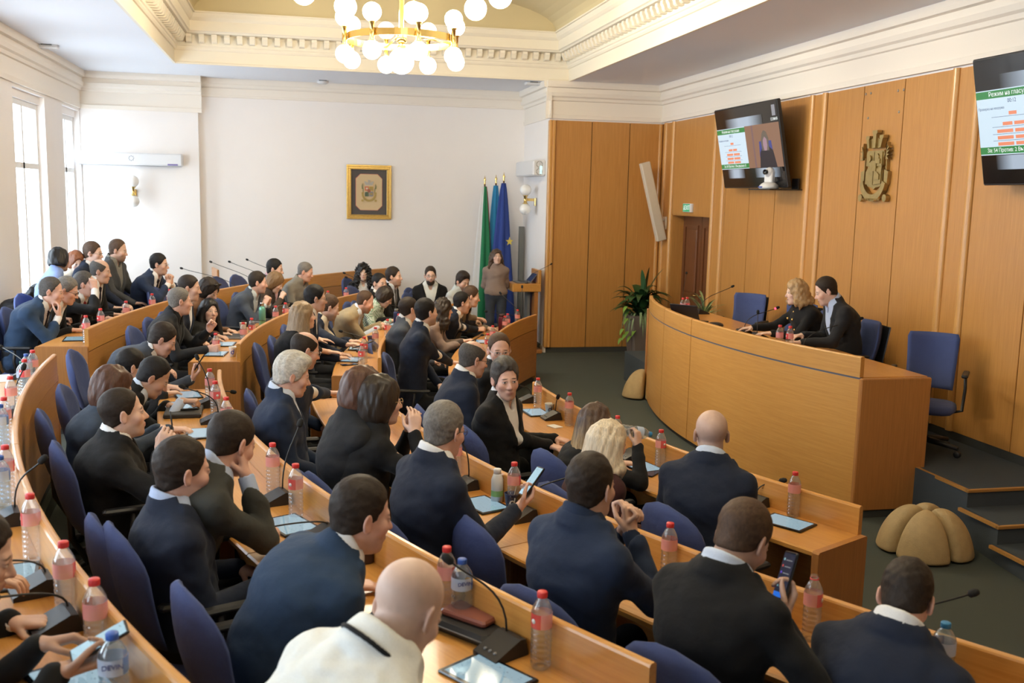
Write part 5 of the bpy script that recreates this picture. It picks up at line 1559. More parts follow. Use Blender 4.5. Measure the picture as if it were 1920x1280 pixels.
 {'name': 'glassesgrey', 'label': 'person with short grey hair and a red cuff holding a glowing phone', 'yaw': 68.1, 'floor': 0.11, 'hip': (0.561, 4.164), 'head': (0.626, 4.19, 1.38), 'chair': (0.617, 4.187, 66.746), 'look': (50, -12), 'h': 0.0056, 'seed': 37, 'hair': ('short', 'grey'), 'hp': {'rec': 0.01}, 'top': ('suit', 'navy', 'white'), 'glasses': 'dark', 'skin': 'ruddy', 'stout': 1.05, 'R': {'w': (0.14, 0.36, 0.9), 'd': (0.05, 0.7, 0.6), 'p': (-0.2, -0.6, 0.6), 'pose': 'hold'}, 'L': 'chin', 'brow': 'grey'},
 {'name': 'bend', 'label': 'person with dark hair in a grey-blue suit bent far forward over a raised phone', 'yaw': 89.8, 'floor': 0.22, 'hip': (-1.418, 7.914), 'head': (-1.018, 7.916, 1.257), 'chair': (-1.358, 7.915, 90.522), 'look': (84, -30), 'h': 0.0076, 'seed': 38, 'hair': ('short', 'dark'), 'top': ('suit', 'greyblue', 'white'), 'skin': 'ruddy', 'hs': 1.03, 'R': {'d': (-0.1, 0.6, 0.7), 'p': (0, -0.8, 0.5), 'pose': 'hold', 'w': (0.194, 0.62, 0.756)}, 'L': 'table'},
 {'name': 'man285', 'label': 'person with receding black hair in a dark suit bowed low over a tablet', 'yaw': 82.6, 'floor': 0.22, 'hip': (-1.181, 6.503), 'head': (-0.903, 6.539, 1.212), 'chair': (-1.121, 6.51, 85.425), 'look': (84, -36), 'h': 0.0068, 'seed': 39, 'hair': ('short', 'black'), 'hp': {'rec': 0.03}, 'top': ('suit', 'black', 'paleblue'), 'skin': 'tan', 'hs': 1.01, 'R': {'d': (0.1, 1, 0), 'p': (0, 0, -1), 'pose': 'fist', 'w': (-0.007, 0.444, 0.83)}, 'L': 'table'},
 {'name': 'dark5', 'label': 'person with black hair almost hidden between the two bowed men', 'yaw': 86.2, 'floor': 0.22, 'hip': (-1.284, 7.194), 'head': (-1.134, 7.204, 1.17), 'chair': (-1.224, 7.198, 91.066), 'look': (70, -10), 'h': 0.0071, 'seed': 40, 'hair': ('short', 'black'), 'top': ('suit', 'charcoal', 'white'), 'skin': 'mid'},
 {'name': 'bobwoman', 'label': 'person with a dark brown bob in a blue-grey jacket sitting by the blue chair', 'yaw': 79.2, 'floor': 0.22, 'hip': (-1.14, 5.827), 'head': (-1.022, 5.85, 1.274), 'chair': (-1.081, 5.839, 74.312), 'look': (78, -14), 'h': 0.0064, 'seed': 41, 'hair': ('bob', 'chestnut'), 'hp': {'len': 0.15}, 'top': ('sweater', 'steel'), 'fem': 1, 'skin': 'fair', 'hs': 1.05, 'R': {'d': (0.1, 1, 0), 'p': (0, 0, -1), 'pose': 'relax', 'w': (-0.064, 0.415, 0.785)}, 'L': 'table'},
 {'name': 'goatee', 'label': 'heavy person with a goatee in a black overcoat holding up spectacles', 'yaw': 75.2, 'floor': 0.22, 'hip': (-0.897, 5.078), 'head': (-0.849, 5.091, 1.298), 'chair': (-0.839, 5.094, 72.437), 'look': (74, 2), 'h': 0.0059, 'seed': 42, 'stout': 1.22, 'hair': ('crop', 'dark'), 'hp': {'rec': 0.01}, 'top': ('coat', 'black'), 'beard': 0.4, 'skin': 'fair', 'R': {'d': (0.1, 0.35, 0.9), 'p': (-0.9, 0.3, 0.2), 'pose': 'hold', 'e': (0.8, -0.2, -0.7), 'w': (0.16, 0.195, 0.898)}, 'L': 'lap', 'hs': 1.03},
 {'name': 'man335', 'label': 'person with dark hair in a navy suit and light blue collar behind chair backs', 'yaw': 68.3, 'floor': 0.22, 'hip': (-0.427, 3.807), 'head': (-0.427, 3.807, 1.345), 'chair': (-0.371, 3.829, 67.632), 'look': (66, -6), 'h': 0.0052, 'seed': 43, 'hair': ('short', 'dark'), 'top': ('suit', 'navy', 'lightblue'), 'skin': 'ruddy', 'stout': 1.08, 'R': 'lap', 'L': 'lap', 'hs': 1.03},
 {'name': 'back440', 'label': 'person with cropped dark hair in a grey-green jacket propping the chin on a fist', 'yaw': 68.9, 'floor': 0.22, 'hip': (-0.507, 3.902), 'head': (-0.264, 3.996, 1.402), 'chair': (-0.451, 3.924, 70.33), 'look': (48, -24), 'h': 0.0054, 'seed': 44, 'hair': ('crop', 'dark'), 'top': ('suit', 'greygreen', 'lightblue'), 'skin': 'ruddy', 'stout': 1.1, 'hs': 1.03, 'R': {'d': (-0.3, -0.1, 1), 'p': (-0.5, -0.8, 0), 'pose': 'fist', 'e': (0.25, 0.4, -1), 'w': (0.07, 0.295, 1.054)}, 'L': 'table'},
 {'name': 'bigsuit', 'label': 'broad person in a blue suit leaning far over to the side in the foreground', 'yaw': 64.2, 'floor': 0.22, 'hip': (-0.11, 3.17), 'head': (0.204, 3.21, 1.334), 'chair': (-0.055, 3.195, 68.193), 'look': (72, -12), 'h': 0.005, 'seed': 45, 'hair': ('short', 'dark'), 'hp': {'rec': 0.02}, 'top': ('suit', 'blue', 'white'), 'skin': 'ruddy', 'stout': 1.22, 'hs': 1.03, 'beard': 0.3, 'R': 'table', 'L': 'table'},
 {'name': 'baldwhite', 'label': 'person with a shaved head in a white jacket with a black collar stripe', 'yaw': 60.0, 'floor': 0.22, 'hip': (-0.035, 2.155), 'head': (0.259, 2.325, 1.379), 'chair': (0.017, 2.185, 65.597), 'look': (48, -36), 'h': 0.0045, 'seed': 46, 'hair': ('shaved', 'darkgrey'), 'top': ('hoodie', 'offwhite'), 'skin': 'pale', 'scalp': 0.25, 'stout': 1.15, 'hs': 1.03, 'R': 'table', 'L': 'table'},
 {'name': 'back1100', 'label': 'person with dark brown hair in a navy suit with raised clasped hands', 'yaw': 62.6, 'floor': 0.11, 'hip': (0.986, 3.284), 'head': (1.031, 3.307, 1.37), 'chair': (1.04, 3.311, 58.43), 'look': (52, -4), 'h': 0.0051, 'seed': 47, 'hair': ('short', 'dark'), 'top': ('suit', 'navyblue', 'navyblue'), 'skin': 'mid', 'stout': 1.05, 'hs': 0.99, 'R': {'d': (-0.25, 0.15, 1), 'p': (-1, 0, 0), 'pose': 'grip', 'e': (0.6, -0.1, -0.8), 'w': (0.045, 0.218, 1.065)}, 'L': {'d': (0.25, 0.15, 1), 'p': (1, 0, 0), 'pose': 'grip', 'e': (-0.6, -0.1, -0.8), 'w': (-0.007, 0.231, 1.048)}},
 {'name': 'phone', 'label': 'person with thinning brown hair in a black suit reading a dark phone', 'yaw': 59.3, 'floor': 0.11, 'hip': (1.292, 2.774), 'head': (1.404, 2.841, 1.319), 'chair': (1.344, 2.805, 57.175), 'look': (62, -36), 'h': 0.0049, 'seed': 48, 'hair': ('crop', 'brown'), 'hp': {'rec': 0.0}, 'top': ('suit', 'black', 'paleblue'), 'skin': 'mid', 'beard': 0.9, 'stout': 1.12, 'scalp': 0.2, 'hs': 1.03, 'R': {'d': (0.0, 0.5, 0.85), 'p': (-0.5, -0.7, 0.4), 'pose': 'hold', 'e': (0.8, -0.2, -0.7), 'w': (0.174, 0.093, 0.999)}, 'L': 'table'},
 {'name': 'right', 'label': 'person in a navy suit with bowed dark head at the bottom right', 'yaw': 56.7, 'floor': 0.11, 'hip': (1.704, 2.492), 'head': (1.829, 2.575, 1.196), 'chair': (1.604, 2.426, 56.659), 'look': (44, -38), 'h': 0.0048, 'seed': 49, 'hair': ('short', 'dark'), 'top': ('suit', 'navy', 'white'), 'skin': 'ruddy', 'stout': 1.12, 'hs': 0.95, 'R': 'chin', 'L': 'table'},
 {'name': 'bald880', 'label': 'bald person with cropped grey sides and glasses in a dark suit by the aisle', 'yaw': 82.0, 'floor': 0.0, 'hip': (1.08, 6.691), 'head': (1.199, 6.707, 1.273), 'chair': (1.14, 6.699, 84.064), 'look': (76, -14), 'h': 0.0071, 'seed': 50, 'hair': ('sides', 'darkgrey'), 'top': ('suit', 'navy', 'white'), 'glasses': 'dark', 'skin': 'ruddy', 'stout': 1.15, 'beard': 0.4, 'hs': 1.03, 'R': 'lap', 'L': 'lap'},
 {'name': 'glass935', 'label': 'person with cropped brown hair and rimless glasses facing the camera', 'yaw': 115, 'floor': 0.0, 'hip': (1.364, 7.108), 'head': (1.454, 7.066, 1.278), 'chair': (1.411, 7.113, 88.634), 'look': (180, -8), 'h': 0.0074, 'seed': 51, 'hair': ('crop', 'brown'), 'hp': {'rec': 0.02}, 'top': ('suit', 'black', 'white'), 'glasses': 'silver', 'skin': 'ruddy', 'beard': 0.5, 'hs': 1.03, 'R': 'lap', 'L': 'lap'},
 {'name': 'facing', 'label': 'person with swept dark hair and white open shirt turning towards the camera', 'yaw': 132, 'floor': 0.0, 'hip': (1.274, 6.137), 'head': (1.303, 6.11, 1.238), 'chair': (1.332, 6.149, 72.664), 'look': (174, -4, 3), 'h': 0.0068, 'seed': 52, 'hair': ('swept', 'darkgrey'), 'top': ('suit', 'black', 'white'), 'skin': 'ruddy', 'beard': 0.3, 'stout': 1.08, 'hs': 1.05, 'brow': 'dark', 'R': {'d': (0.2, 1, -0.05), 'p': (0, 0, -1), 'pose': 'relax', 'w': (-0.236, 0.248, 0.785)}, 'L': {'d': (0.1, 1, -0.05), 'p': (0, 0, -1), 'pose': 'relax', 'w': (-0.429, 0.195, 0.785)}},
 {'name': 'longblond', 'label': 'person with long brown hair fading to blond drinking from a bottle', 'yaw': 73.4, 'floor': 0.0, 'hip': (1.632, 5.462), 'head': (1.728, 5.491, 1.078), 'chair': (1.689, 5.48, 69.945), 'look': (60, -6), 'h': 0.0065, 'seed': 53, 'hair': ('long', 'ombre', 'blond'), 'hp': {'len': 0.4}, 'top': ('sweater', 'black'), 'fem': 1, 'skin': 'fair', 'R': {'d': (-0.1, 0.1, 1), 'p': (-0.8, -0.3, 0), 'pose': 'grip', 'e': (0.8, 0.1, -0.7), 'w': (0.176, 0.278, 0.961)}, 'L': 'table'},
 {'name': 'blonde', 'label': 'person with half-up platinum hair and hoop earrings in a burgundy leather jacket', 'yaw': 69.7, 'floor': 0.0, 'hip': (1.503, 4.804), 'head': (1.597, 4.839, 1.124), 'chair': (1.559, 4.825, 68.285), 'look': (74, -8), 'h': 0.0061, 'seed': 54, 'hair': ('halfup', 'platinum'), 'hp': {'len': 0.2}, 'top': ('leather', 'burgundy', 'none'), 'fem': 1, 'skin': 'ruddy', 'R': 'lap', 'L': 'lap', 'hs': 1.01},
 {'name': 'baldback', 'label': 'person with a shaved head in a navy suit seen squarely from behind', 'yaw': 36, 'floor': 0.0, 'hip': (1.945, 4.398), 'head': (2.015, 4.495, 1.246), 'chair': (2.0, 4.422, 66.905), 'look': (14, -6), 'h': 0.006, 'seed': 55, 'hair': ('shaved', 'darkgrey'), 'top': ('suit', 'navy', 'paleblue'), 'skin': 'fair', 'stout': 1.1, 'scalp': 0.45, 'hs': 1.03, 'R': 'table', 'L': 'table'},
 {'name': 'leftcut', 'label': 'person at the left picture edge with only the face in view', 'yaw': 65.1, 'floor': 0.33, 'hip': (-1.12, 2.777), 'head': (-0.884, 2.886, 1.377), 'chair': (-1.098, 2.787, 67.851), 'look': (80, -20), 'h': 0.0046, 'seed': 56, 'hair': ('short', 'dark'), 'top': ('suit', 'black', 'white'), 'skin': 'mid', 'hs': 1.01, 'R': {'d': (0.2, 1, 0), 'p': (0, 0, -1), 'pose': 'relax', 'w': (-1.106, 0.56, 0.785)}, 'L': 'table'},
 {'name': 'phoneleft', 'label': 'person in black sleeves in the bottom left corner holding a phone in both hands', 'yaw': 63.1, 'floor': 0.33, 'hip': (-1.032, 2.342), 'head': (-0.818, 2.451, 1.328), 'chair': (-0.979, 2.369, 67.955), 'look': (75, -35), 'h': 0.0045, 'seed': 57, 'hair': ('short', 'dark'), 'top': ('sweater', 'black'), 'skin': 'tan', 'R': {'d': (0.2, 1, 0.2), 'p': (0, -0.2, 1), 'pose': 'hold', 'w': (-0.03, 0.479, 0.83)}, 'L': {'d': (0.3, 1, 0.1), 'p': (0.4, -0.2, -0.8), 'pose': 'hold', 'w': (-0.203, 0.477, 0.84)}},
 {'name': 'speaker', 'label': 'person with wavy highlighted hair in a gold-buttoned black jacket at the red-lit microphone', 'yaw': -88, 'floor': 0.41, 'hip': (4.897, 8.76), 'head': (4.737, 8.766, 1.546), 'chair': (4.847, 8.762, -88.0), 'look': (-82, -8), 'h': 0.0088, 'seed': 58, 'hair': ('wavy', 'highlight'), 'hp': {'len': 0.17, 'wrap': 230}, 'top': ('sweater', 'black'), 'fem': 1, 'skin': 'pale', 'R': {'w': (0.18, 0.5, 0.765), 'd': (0.1, 1, -0.05), 'p': (0, 0, -1), 'pose': 'flat'}, 'L': {'w': (-0.12, 0.44, 0.75), 'd': (0.1, 1, 0), 'p': (0, 0, -1), 'pose': 'flat'}, 'stout': 1.1},
 {'name': 'chair2', 'label': 'person in a dark blazer and light blue shirt looking down at the presiding desk', 'yaw': -80, 'floor': 0.41, 'hip': (4.924, 8.123), 'head': (4.708, 8.162, 1.614), 'chair': (4.875, 8.132, -80.0), 'look': (-72, -24), 'h': 0.0084, 'seed': 59, 'hair': ('short', 'dark'), 'hp': {'rec': 0.01}, 'top': ('blazer', 'charcoal', 'lightblue'), 'skin': 'fair', 'beard': 0.2, 'R': 'table', 'L': {'w': (-0.15, 0.46, 0.75), 'd': (0.1, 1, 0), 'p': (0, 0, -1), 'pose': 'relax'}, 'stout': 1.1},
 {'name': 'standing', 'label': 'person standing in a taupe turtleneck and jeans with hands behind the back beside the flags', 'yaw': 186, 'floor': 0.0, 'hip': (3.002, 14.931), 'head': (3.002, 14.931, 1.485), 'chair': (2.997, 14.881, 186.0), 'look': (176, 8), 'h': 0.009, 'seed': 60, 'stand': True, 'hair': ('wavy', 'brown'), 'hp': {'len': 0.3, 'wrap': 180}, 'top': ('turtleneck', 'taupe'), 'fem': 1, 'skin': 'fair', 'R': 'behind', 'L': 'behind', 'legs': 'jeans'},
]
# ------------------------------------------------------------------ things on the benches
ORD = ['first', 'second', 'third', 'fourth', 'fifth', 'sixth', 'seventh', 'eighth', 'ninth', 'tenth', 'eleventh', 'twelfth', 'thirteenth', 'fourteenth']
ROWN = {'N4': 'the lower-left near bench', 'N3': 'the bottom-middle near bench', 'N2': 'the near bench leaving lower right', 'N1': 'the short bench nearest the dais',
        'P4': 'the far bench along the windows', 'P3': 'the far bench with the blue-printed cup', 'P2': 'the far bench of the beige suit', 'P1': 'the far bench beside the lectern', 'D': 'the presiding desk'}
def ang(p): return math.atan2(p[1]-AC[1], AC[0]-p[0])
def ordinal(rows):
    """rank of each item along its bench, counted from the aisle"""
    out = {}
    for key in sorted(set(k for k, p in rows)):
        idx = [i for i, (k, p) in enumerate(rows) if k == key]
        idx.sort(key=lambda i: abs(ang(rows[i][1])))
        for n_, i in enumerate(idx): out[i] = (n_, len(idx))
    return out
def plastic(name, tint, gw=.75):
    m = bpy.data.materials.new(name); t = nt(m)
    o = N(t, 'ShaderNodeOutputMaterial'); tr = N(t, 'ShaderNodeBsdfTransparent'); gl = N(t, 'ShaderNodeBsdfGlossy'); mx = N(t, 'ShaderNodeMixShader'); lw = N(t, 'ShaderNodeLayerWeight', i_Blend=.32)
    tr.inputs[0].default_value = c4(tint); gl.inputs['Roughness'].default_value = .08
    ml = N(t, 'ShaderNodeMath', operation='MULTIPLY'); ml.inputs[1].default_value = gw
    t.links.new(lw.outputs['Facing'], ml.inputs[0]); t.links.new(ml.outputs[0], mx.inputs[0])
    df = N(t, 'ShaderNodeBsdfTranslucent'); df.inputs[0].default_value = (.85, .87, .9, 1); m0 = N(t, 'ShaderNodeMixShader'); m0.inputs[0].default_value = .14
    t.links.new(tr.outputs[0], m0.inputs[1]); t.links.new(df.outputs[0], m0.inputs[2])
    t.links.new(m0.outputs[0], mx.inputs[1]); t.links.new(gl.outputs[0], mx.inputs[2]); t.links.new(mx.outputs[0], o.inputs[0])
    return m
PET = plastic('bottle_pet', (.90, .91, .92)); PETB = plastic('bottle_pet_blue', (.72, .84, .92))
CAPR = mat('cap_red', (.62, .035, .035), .4); CAPB = mat('cap_blue', (.03, .10, .42), .4); CAPG = mat('cap_green', (.02, .16, .08), .4); CAPC = mat('cap_lightblue', (.03, .22, .48), .4)
def label_mat(name, c1, c2):
    m = bpy.data.materials.new(name); t = nt(m)
    o = N(t, 'ShaderNodeOutputMaterial'); p = N(t, 'ShaderNodeBsdfPrincipled'); tc = N(t, 'ShaderNodeTexCoord'); sx = N(t, 'ShaderNodeSeparateXYZ')
    t.links.new(tc.outputs['Object'], sx.inputs[0])
    gt = N(t, 'ShaderNodeMath', operation='GREATER_THAN'); gt.inputs[1].default_value = .0235
    t.links.new(sx.outputs[0], gt.inputs[0])
    mx = N(t, 'ShaderNodeMix', data_type='RGBA'); mx.inputs[6].default_value = c4(c1); mx.inputs[7].default_value = c4(c2)
    t.links.new(gt.outputs[0], mx.inputs[0]); t.links.new(mx.outputs[2], p.inputs['Base Color']); p.inputs['Roughness'].default_value = .35
    p.inputs['Alpha'].default_value = .68
    t.links.new(p.outputs[0], o.inputs[0])
    return m
LABR = label_mat('label_red', (.92, .36, .34), (.82, .05, .06)); LABD = label_mat('label_blue', (.55, .66, .85), (.12, .25, .60)); WHITEI = mat('print_white', (.8, .8, .8), .5); BLUEI = mat('print_blue', (.02, .04, .22), .5)
def ribs(r, z0, z1, n, amp):
    out = []
    for k in range(n):
        z = z0+(z1-z0)*k/n; d = (z1-z0)/n
        out += [(r, z), (r, z+d*.45), (r-amp, z+d*.62), (r-amp, z+d*.82)]
    return out+[(r, z1)]
def bottle(kind):
    slim = kind in 'ro'
    H = .245 if slim else .225
    r = empty('water_bottle')
    R_ = .0325 if slim else .036
    prof = [(.012, .006), (R_*.82, 0), (R_, .010)]+ribs(R_, .014, H*.50, 6 if slim else 4, .0028)+[(R_*.97, H*.52), (R_, H*.54), (R_, H*.74), (R_*.93, H*.79), (R_*.62, H*.875), (.0135, H*.92), (.0135, H*.985)]
    MB().lathe(prof, 18, cap=False).build('bottle_body', PET if kind in 'ro' else PETB, r)
    m = {'r': CAPR, 'o': CAPR, 'b': CAPB, 'd': CAPB, 'g': CAPG, 'c': CAPC}[kind]
    if kind == 'o': MB().lathe([(.0155, H*.925), (.0158, H*.945), (.0135, H*.945)], 16, cap=False).build('neck_ring', m, r)
    else: MB().lathe([(.0155, H*.925), (.0160, H*.93), (.0160, H*.99), (.0145, H), (0.001, H)], 18).build('cap', m, r)
    lb = MB().lathe([(R_+.0006, H*.545), (R_+.0006, H*.735)], 20, cap=False).build('label', LABR if slim else LABD, r)
    if slim:
        q = MB(); q.lathe([(.008, 0), (.008, .0006)], 10, Matrix.Translation((R_+.0008, 0, H*.64)) @ Matrix.Rotation(pi/2, 4, 'Y')); q.build('label_mark', WHITEI, lb)
    elif kind == 'd':
        MT = axes((0, -R_-.0012, H*.66), (1, 0, 0), (0, 0, 1), (0, -1, 0))
        text_mesh('label_text', 'DEVIN', .018, BLUEI, lb, MT)
    return r
BOT = {}
def put_bottle(kind, x, y, z, rz, label, group):
    if kind not in BOT: BOT[kind] = bottle(kind); c = BOT[kind]
    else: c = copy_tree(BOT[kind])
    c.location = (x, y, z); c.rotation_euler = (0, 0, rz)
    for k in ('label', 'group'):
        if k in c: del c[k]
    return tag(c, label, 'bottle', group)
CAPN = {'r': 'red-capped', 'b': 'blue-capped', 'd': 'wide blue-capped', 'g': 'green-capped', 'c': 'light-blue-capped', 'o': 'opened capless'}
rows = [((b[0], b[1]), b[2:5]) for b in BOTTLES]
od = ordinal(rows)
for i, (row, kind, x, y, z) in enumerate(BOTTLES):
    n_, tot = od[i]
    lab = '%s%s plastic water bottle %son %s' % ('' if tot == 1 else ORD[n_]+' ', CAPN[kind], '' if tot == 1 else 'from the %s ' % ('aisle' if row != 'D' else 'near end'), ROWN[row])
    rz = R0.uniform(0, 6.28) if kind != 'd' else YAW*-1+.35
    put_bottle(kind, x, y, z, rz, lab, 'water bottles on the benches')

# ---- gooseneck microphones
def goose(mb, b, h, r=.0036):
    b = Vector(b); h = Vector(h)
    d = h-b; L = d.length
    mid1 = b+Vector((0, 0, min(.16, max(.03, d.z*.75)))); 
    pts = []
    for k in range(11):
        t_ = k/10
        p = (1-t_)**3*b+3*(1-t_)**2*t_*mid1+3*(1-t_)*t_*t_*(b*.35+h*.65+Vector((0, 0, .02)))+t_**3*h
        pts.append(p)
    mb.tube(pts, r, 7)
    return pts
def mic_unit(row, x, y, z, head, a, label, grp='gooseneck microphones on the benches', red=False):
    o = empty('gooseneck_microphone', (x, y, z), 0, label, 'microphone', grp)
    an = math.radians(a)
    out = Vector((-math.cos(an), math.sin(an), 0)); tan = Vector((math.sin(an), math.cos(an), 0))
    M_ = axes((0, 0, 0), tuple(tan), tuple(-out), (0, 0, 1))
    b = MB(); poly = [(-.072, 0), (-.072, .014), (-.060, .019), (.030, .058), (.052, .055), (.064, .0)]
    vs = [(sx*.056, yy, zz) for sx in (-1, 1) for yy, zz in poly]
    n = 6
    b.add([tuple(M_ @ Vector(v)) for v in vs], [tuple(range(n)), tuple(range(2*n-1, n-1, -1))]+[(i, n+i, n+(i+1) % n, (i+1) % n) for i in range(n)])
    bo = b.build('microphone_base', BLACKP, o)
    for k in (-1, 0, 1):
        q = MB(); q.lathe([(.006, 0), (.006, .003)], 10, M_ @ Matrix.Translation((k*.024, -.048, .0235)) @ Matrix.Rotation(.40, 4, 'X')); q.build('button', GREYP, bo)
    base = M_ @ Vector((.025, .040, .052)); hd = Vector(head)-Vector((x, y, z))
    g = MB(); pts = goose(g, base, hd); g.build('gooseneck', BLACKP, o)
    dv = (pts[-1]-pts[-2]).normalized()
    hm = MB(); hm.tube([hd-dv*.014, hd-dv*.008, hd+dv*.012, hd+dv*.024, hd+dv*.029], [.008, .0135, .0145, .011, .004], 10); hm.build('windscreen', mat('foam_black', (.010, .010, .011), .9), o)
    if red:
        q = MB(); q.tube([hd-dv*.026, hd-dv*.014], .0105, 10); q.build('light_ring', mat('mic_red_light', (.8, .02, .04), .4, emit=(1, .03, .06), es=6.0), o)
    return o
rows = [(m[0], m[1:4]) for m in MICS]
od = ordinal(rows)
for i, (row, x, y, z, head, a) in enumerate(MICS):
    mic_unit(row, x, y, z, head, a, '%s black gooseneck microphone from the aisle on %s' % (ORD[od[i][0]], ROWN[row]))
for i, (x, y, z, head) in enumerate(DAISMICS):
    lab = ['gooseneck microphone at the far left end of the presiding desk', 'gooseneck microphone beside the laptop on the presiding desk', 'red-lit gooseneck microphone in front of the speaking person', 'short upright microphone just behind the desk ledge', 'gooseneck microphone at the free right end of the presiding desk'][i]
    mic_unit('D', x, y, z, head, 180, lab, 'microphones on the presiding desk', red=(i == 2))

# ---- tablets with lit screens
def screen_mat(name, c, es, lines=22.0):
    m = bpy.data.materials.new(name); t = nt(m)
    o = N(t, 'ShaderNodeOutputMaterial'); p = N(t, 'ShaderNodeBsdfPrincipled'); tc = N(t, 'ShaderNodeTexCoord'); mp = N(t, 'ShaderNodeMapping')
    mp.inputs['Scale'].default_value = (50, 150, 1); t.links.new(tc.outputs['Object'], mp.inputs[0])
    nz = N(t, 'ShaderNodeTexNoise', i_Scale=1.0, i_Detail=1.0); t.links.new(mp.outputs[0], nz.inputs['Vector'])
    r = N(t, 'ShaderNodeValToRGB'); r.color_ramp.elements[0].position = .30; r.color_ramp.elements[1].position = .34
    r.color_ramp.elements[0].color = c4([x*.6 for x in c]); r.color_ramp.elements[1].color = c4(c)
    t.links.new(nz.outputs['Fac'], r.inputs[0])
    p.inputs['Base Color'].default_value = (.01, .01, .012, 1); p.inputs['Roughness'].default_value = .06
    t.links.new(r.outputs[0], p.inputs['Emission Color']); p.inputs['Emission Strength'].default_value = es
    t.links.new(p.outputs[0], o.inputs[0])
    return m
SCRW = screen_mat('screen_page', (.38, .58, .68), .58); SCRP = screen_mat('screen_phone', (.42, .66, .78), .8); SCRD = mat('screen_dark', (.008, .009, .014), .08, emit=(.05, .06, .10), es=.35)
def tablet():
    r = empty('tablet')
    b = MB(); b.box((-.128, -.090, 0), (.128, .090, .009), bev=.0035); b.build('tablet_case', BLACKG, r)
    s = MB(); s.box((-.112, -.076, .0088), (.112, .076, .0096)); s.build('screen', SCRW, r)
    return r
TB0 = None
od = ordinal([(t_[0], t_[1:4]) for t_ in TABLETS])
for i, (row, x, y, z, a) in enumerate(TABLETS):
    if TB0 is None: TB0 = tablet(); c = TB0
    else: c = copy_tree(TB0)
    c.location = (x, y, z+.0005); c.rotation_euler = (0, 0, math.radians(90-a)+pi+R0.uniform(-.22, .22))
    if (row, i) and abs(x-ITEMS['folder'][0]) < .25 and abs(y-ITEMS['folder'][1]) < .25: c.location.z += .030
    for k in ('label', 'group'):
        if k in c: del c[k]
    tag(c, '%s lit voting tablet from the aisle on %s' % (ORD[od[i][0]], ROWN[row]), 'tablet', 'voting tablets on the benches')

# ---- cups, flasks, laptops and small things
def cup(name, key, m1, label, printm=None, h=.085):
    x, y, z, a = ITEMS[key]
    o = empty(name, (x, y, z), 0, label, 'cup')
    MB().lathe([(.024, 0), (.036, h-.003), (.0378, h), (.036, h+.001), (.034, h-.002), (.022, .004), (.001, .004)], 22).build('cup_wall', m1, o)
    if printm:
        q = MB()
        c_ = Vector((0, 0, h*.5)); rr = .0318
        base = math.radians(-95)
        pts = [(rr*math.cos(base+.36*math.cos(t_)), rr*math.sin(base+.36*math.cos(t_)), h*.46+.014*math.sin(t_)) for t_ in [2*pi*k/14 for k in range(15)]]
        q.tube(pts, .0030, 6, False)
        q.tube([(rr*math.cos(base+.36), rr*math.sin(base+.36), h*.46), (rr*1.08*math.cos(base+.38), rr*1.08*math.sin(base+.38), h*.80)], .0030, 6)
        q.build('printed_ring', printm, o)
    return o
CUPW = mat('paper_cup_white', (.72, .70, .66), .6); CUPN = mat('paper_cup_navy', (.025, .035, .11), .5); PRB = mat('print_cup_blue', (.03, .05, .36), .5)
cup('paper_cup', 'cup_blue', CUPW, 'white paper cup with a blue ring print at a bench end near the aisle', PRB)
cup('paper_cup', 'cup_white', CUPW, 'white paper cup behind the bottles near the grey-haired ones', None)
cup('paper_cup', 'cup_n2', CUPN, 'navy paper cup with a spoon beside the white milk bottle', WHITEI)
cup('paper_cup', 'cup_n1', CUPW, 'white paper cup with dark ring print beside a microphone on the front bench', mat('print_dark', (.02, .02, .03), .5))
cup('paper_cup', 'cup_p2', CUPN, 'navy paper cup at the bench end of the beige suit row', None)
cup('paper_cup', 'cup_g', CUPW, 'white paper cup under the face of the grey-haired phone holder', mat('print_dark', (.02, .02, .03), .5))
x, y, z, a = ITEMS['cup_n2']
tag(MB().tube([(.0, .0, .02), (.028, .012, .12)], .0022, 6).build('stirring_stick', mat('wood_pale', (.7, .62, .5), .6), None, (x, y, z)), 'pale stirring stick standing in the navy paper cup', 'stirrer')
def flask(name, key, prof, m, capm, label, cat='flask', ztop=None):
    x, y, z, a = ITEMS[key]
    o = empty(name, (x, y, z), 0, label, cat)
    k = ztop
    MB().lathe(prof[:k], 20).build('flask_body', m, o)
    MB().lathe(prof[k-1:], 20).build('flask_cap', capm, o)
    return o
flask('milk_bottle', 'milk', [(.026, 0), (.031, .004), (.031, .12), (.022, .145), (.020, .15), (.020, .172), (.018, .175), (.001, .175)], mat('milk_white', (.68, .72, .76), .4), WHITEP, 'white yoghurt drink bottle with a green patch beside the navy cup', 'bottle', 5)
x, y, z, a = ITEMS['milk']
q = MB().lathe([(.0316, .035), (.0316, .065)], 20, cap=False)
pm = q.build('label', mat('milk_green', (.25, .48, .18), .5), [o_ for o_ in bpy.data.objects if o_.name.startswith('milk_bottle')][0])
flask('thermos_flask', 'thermos_green', [(.030, 0), (.036, .005), (.036, .17), (.028, .20), (.022, .205), (.022, .245), (.020, .25), (.001, .25)], mat('mint_metal', (.16, .42, .33), .3, .4), CHROME, 'mint green drinking flask beside an open laptop', 'flask', 5)
flask('thermos_flask', 'thermos_navy', [(.030, 0), (.034, .005), (.034, .15), (.030, .165), (.024, .17), (.024, .195), (.022, .2), (.001, .2)], mat('navy_metal', (.02, .03, .10), .3, .3), GREYP, 'navy drinking flask at the ledge near the green blouse', 'flask', 5)
flask('thermos_flask', 'thermos_red', [(.034, 0), (.040, .005), (.040, .17), (.036, .185), (.034, .19), (.034, .215), (.030, .22), (.001, .22)], mat('wine_metal', (.11, .012, .025), .35, .3), mat('wine_cap', (.05, .01, .015), .4), 'wine-red drinking flask on the far bench beside the lectern', 'flask', 5)
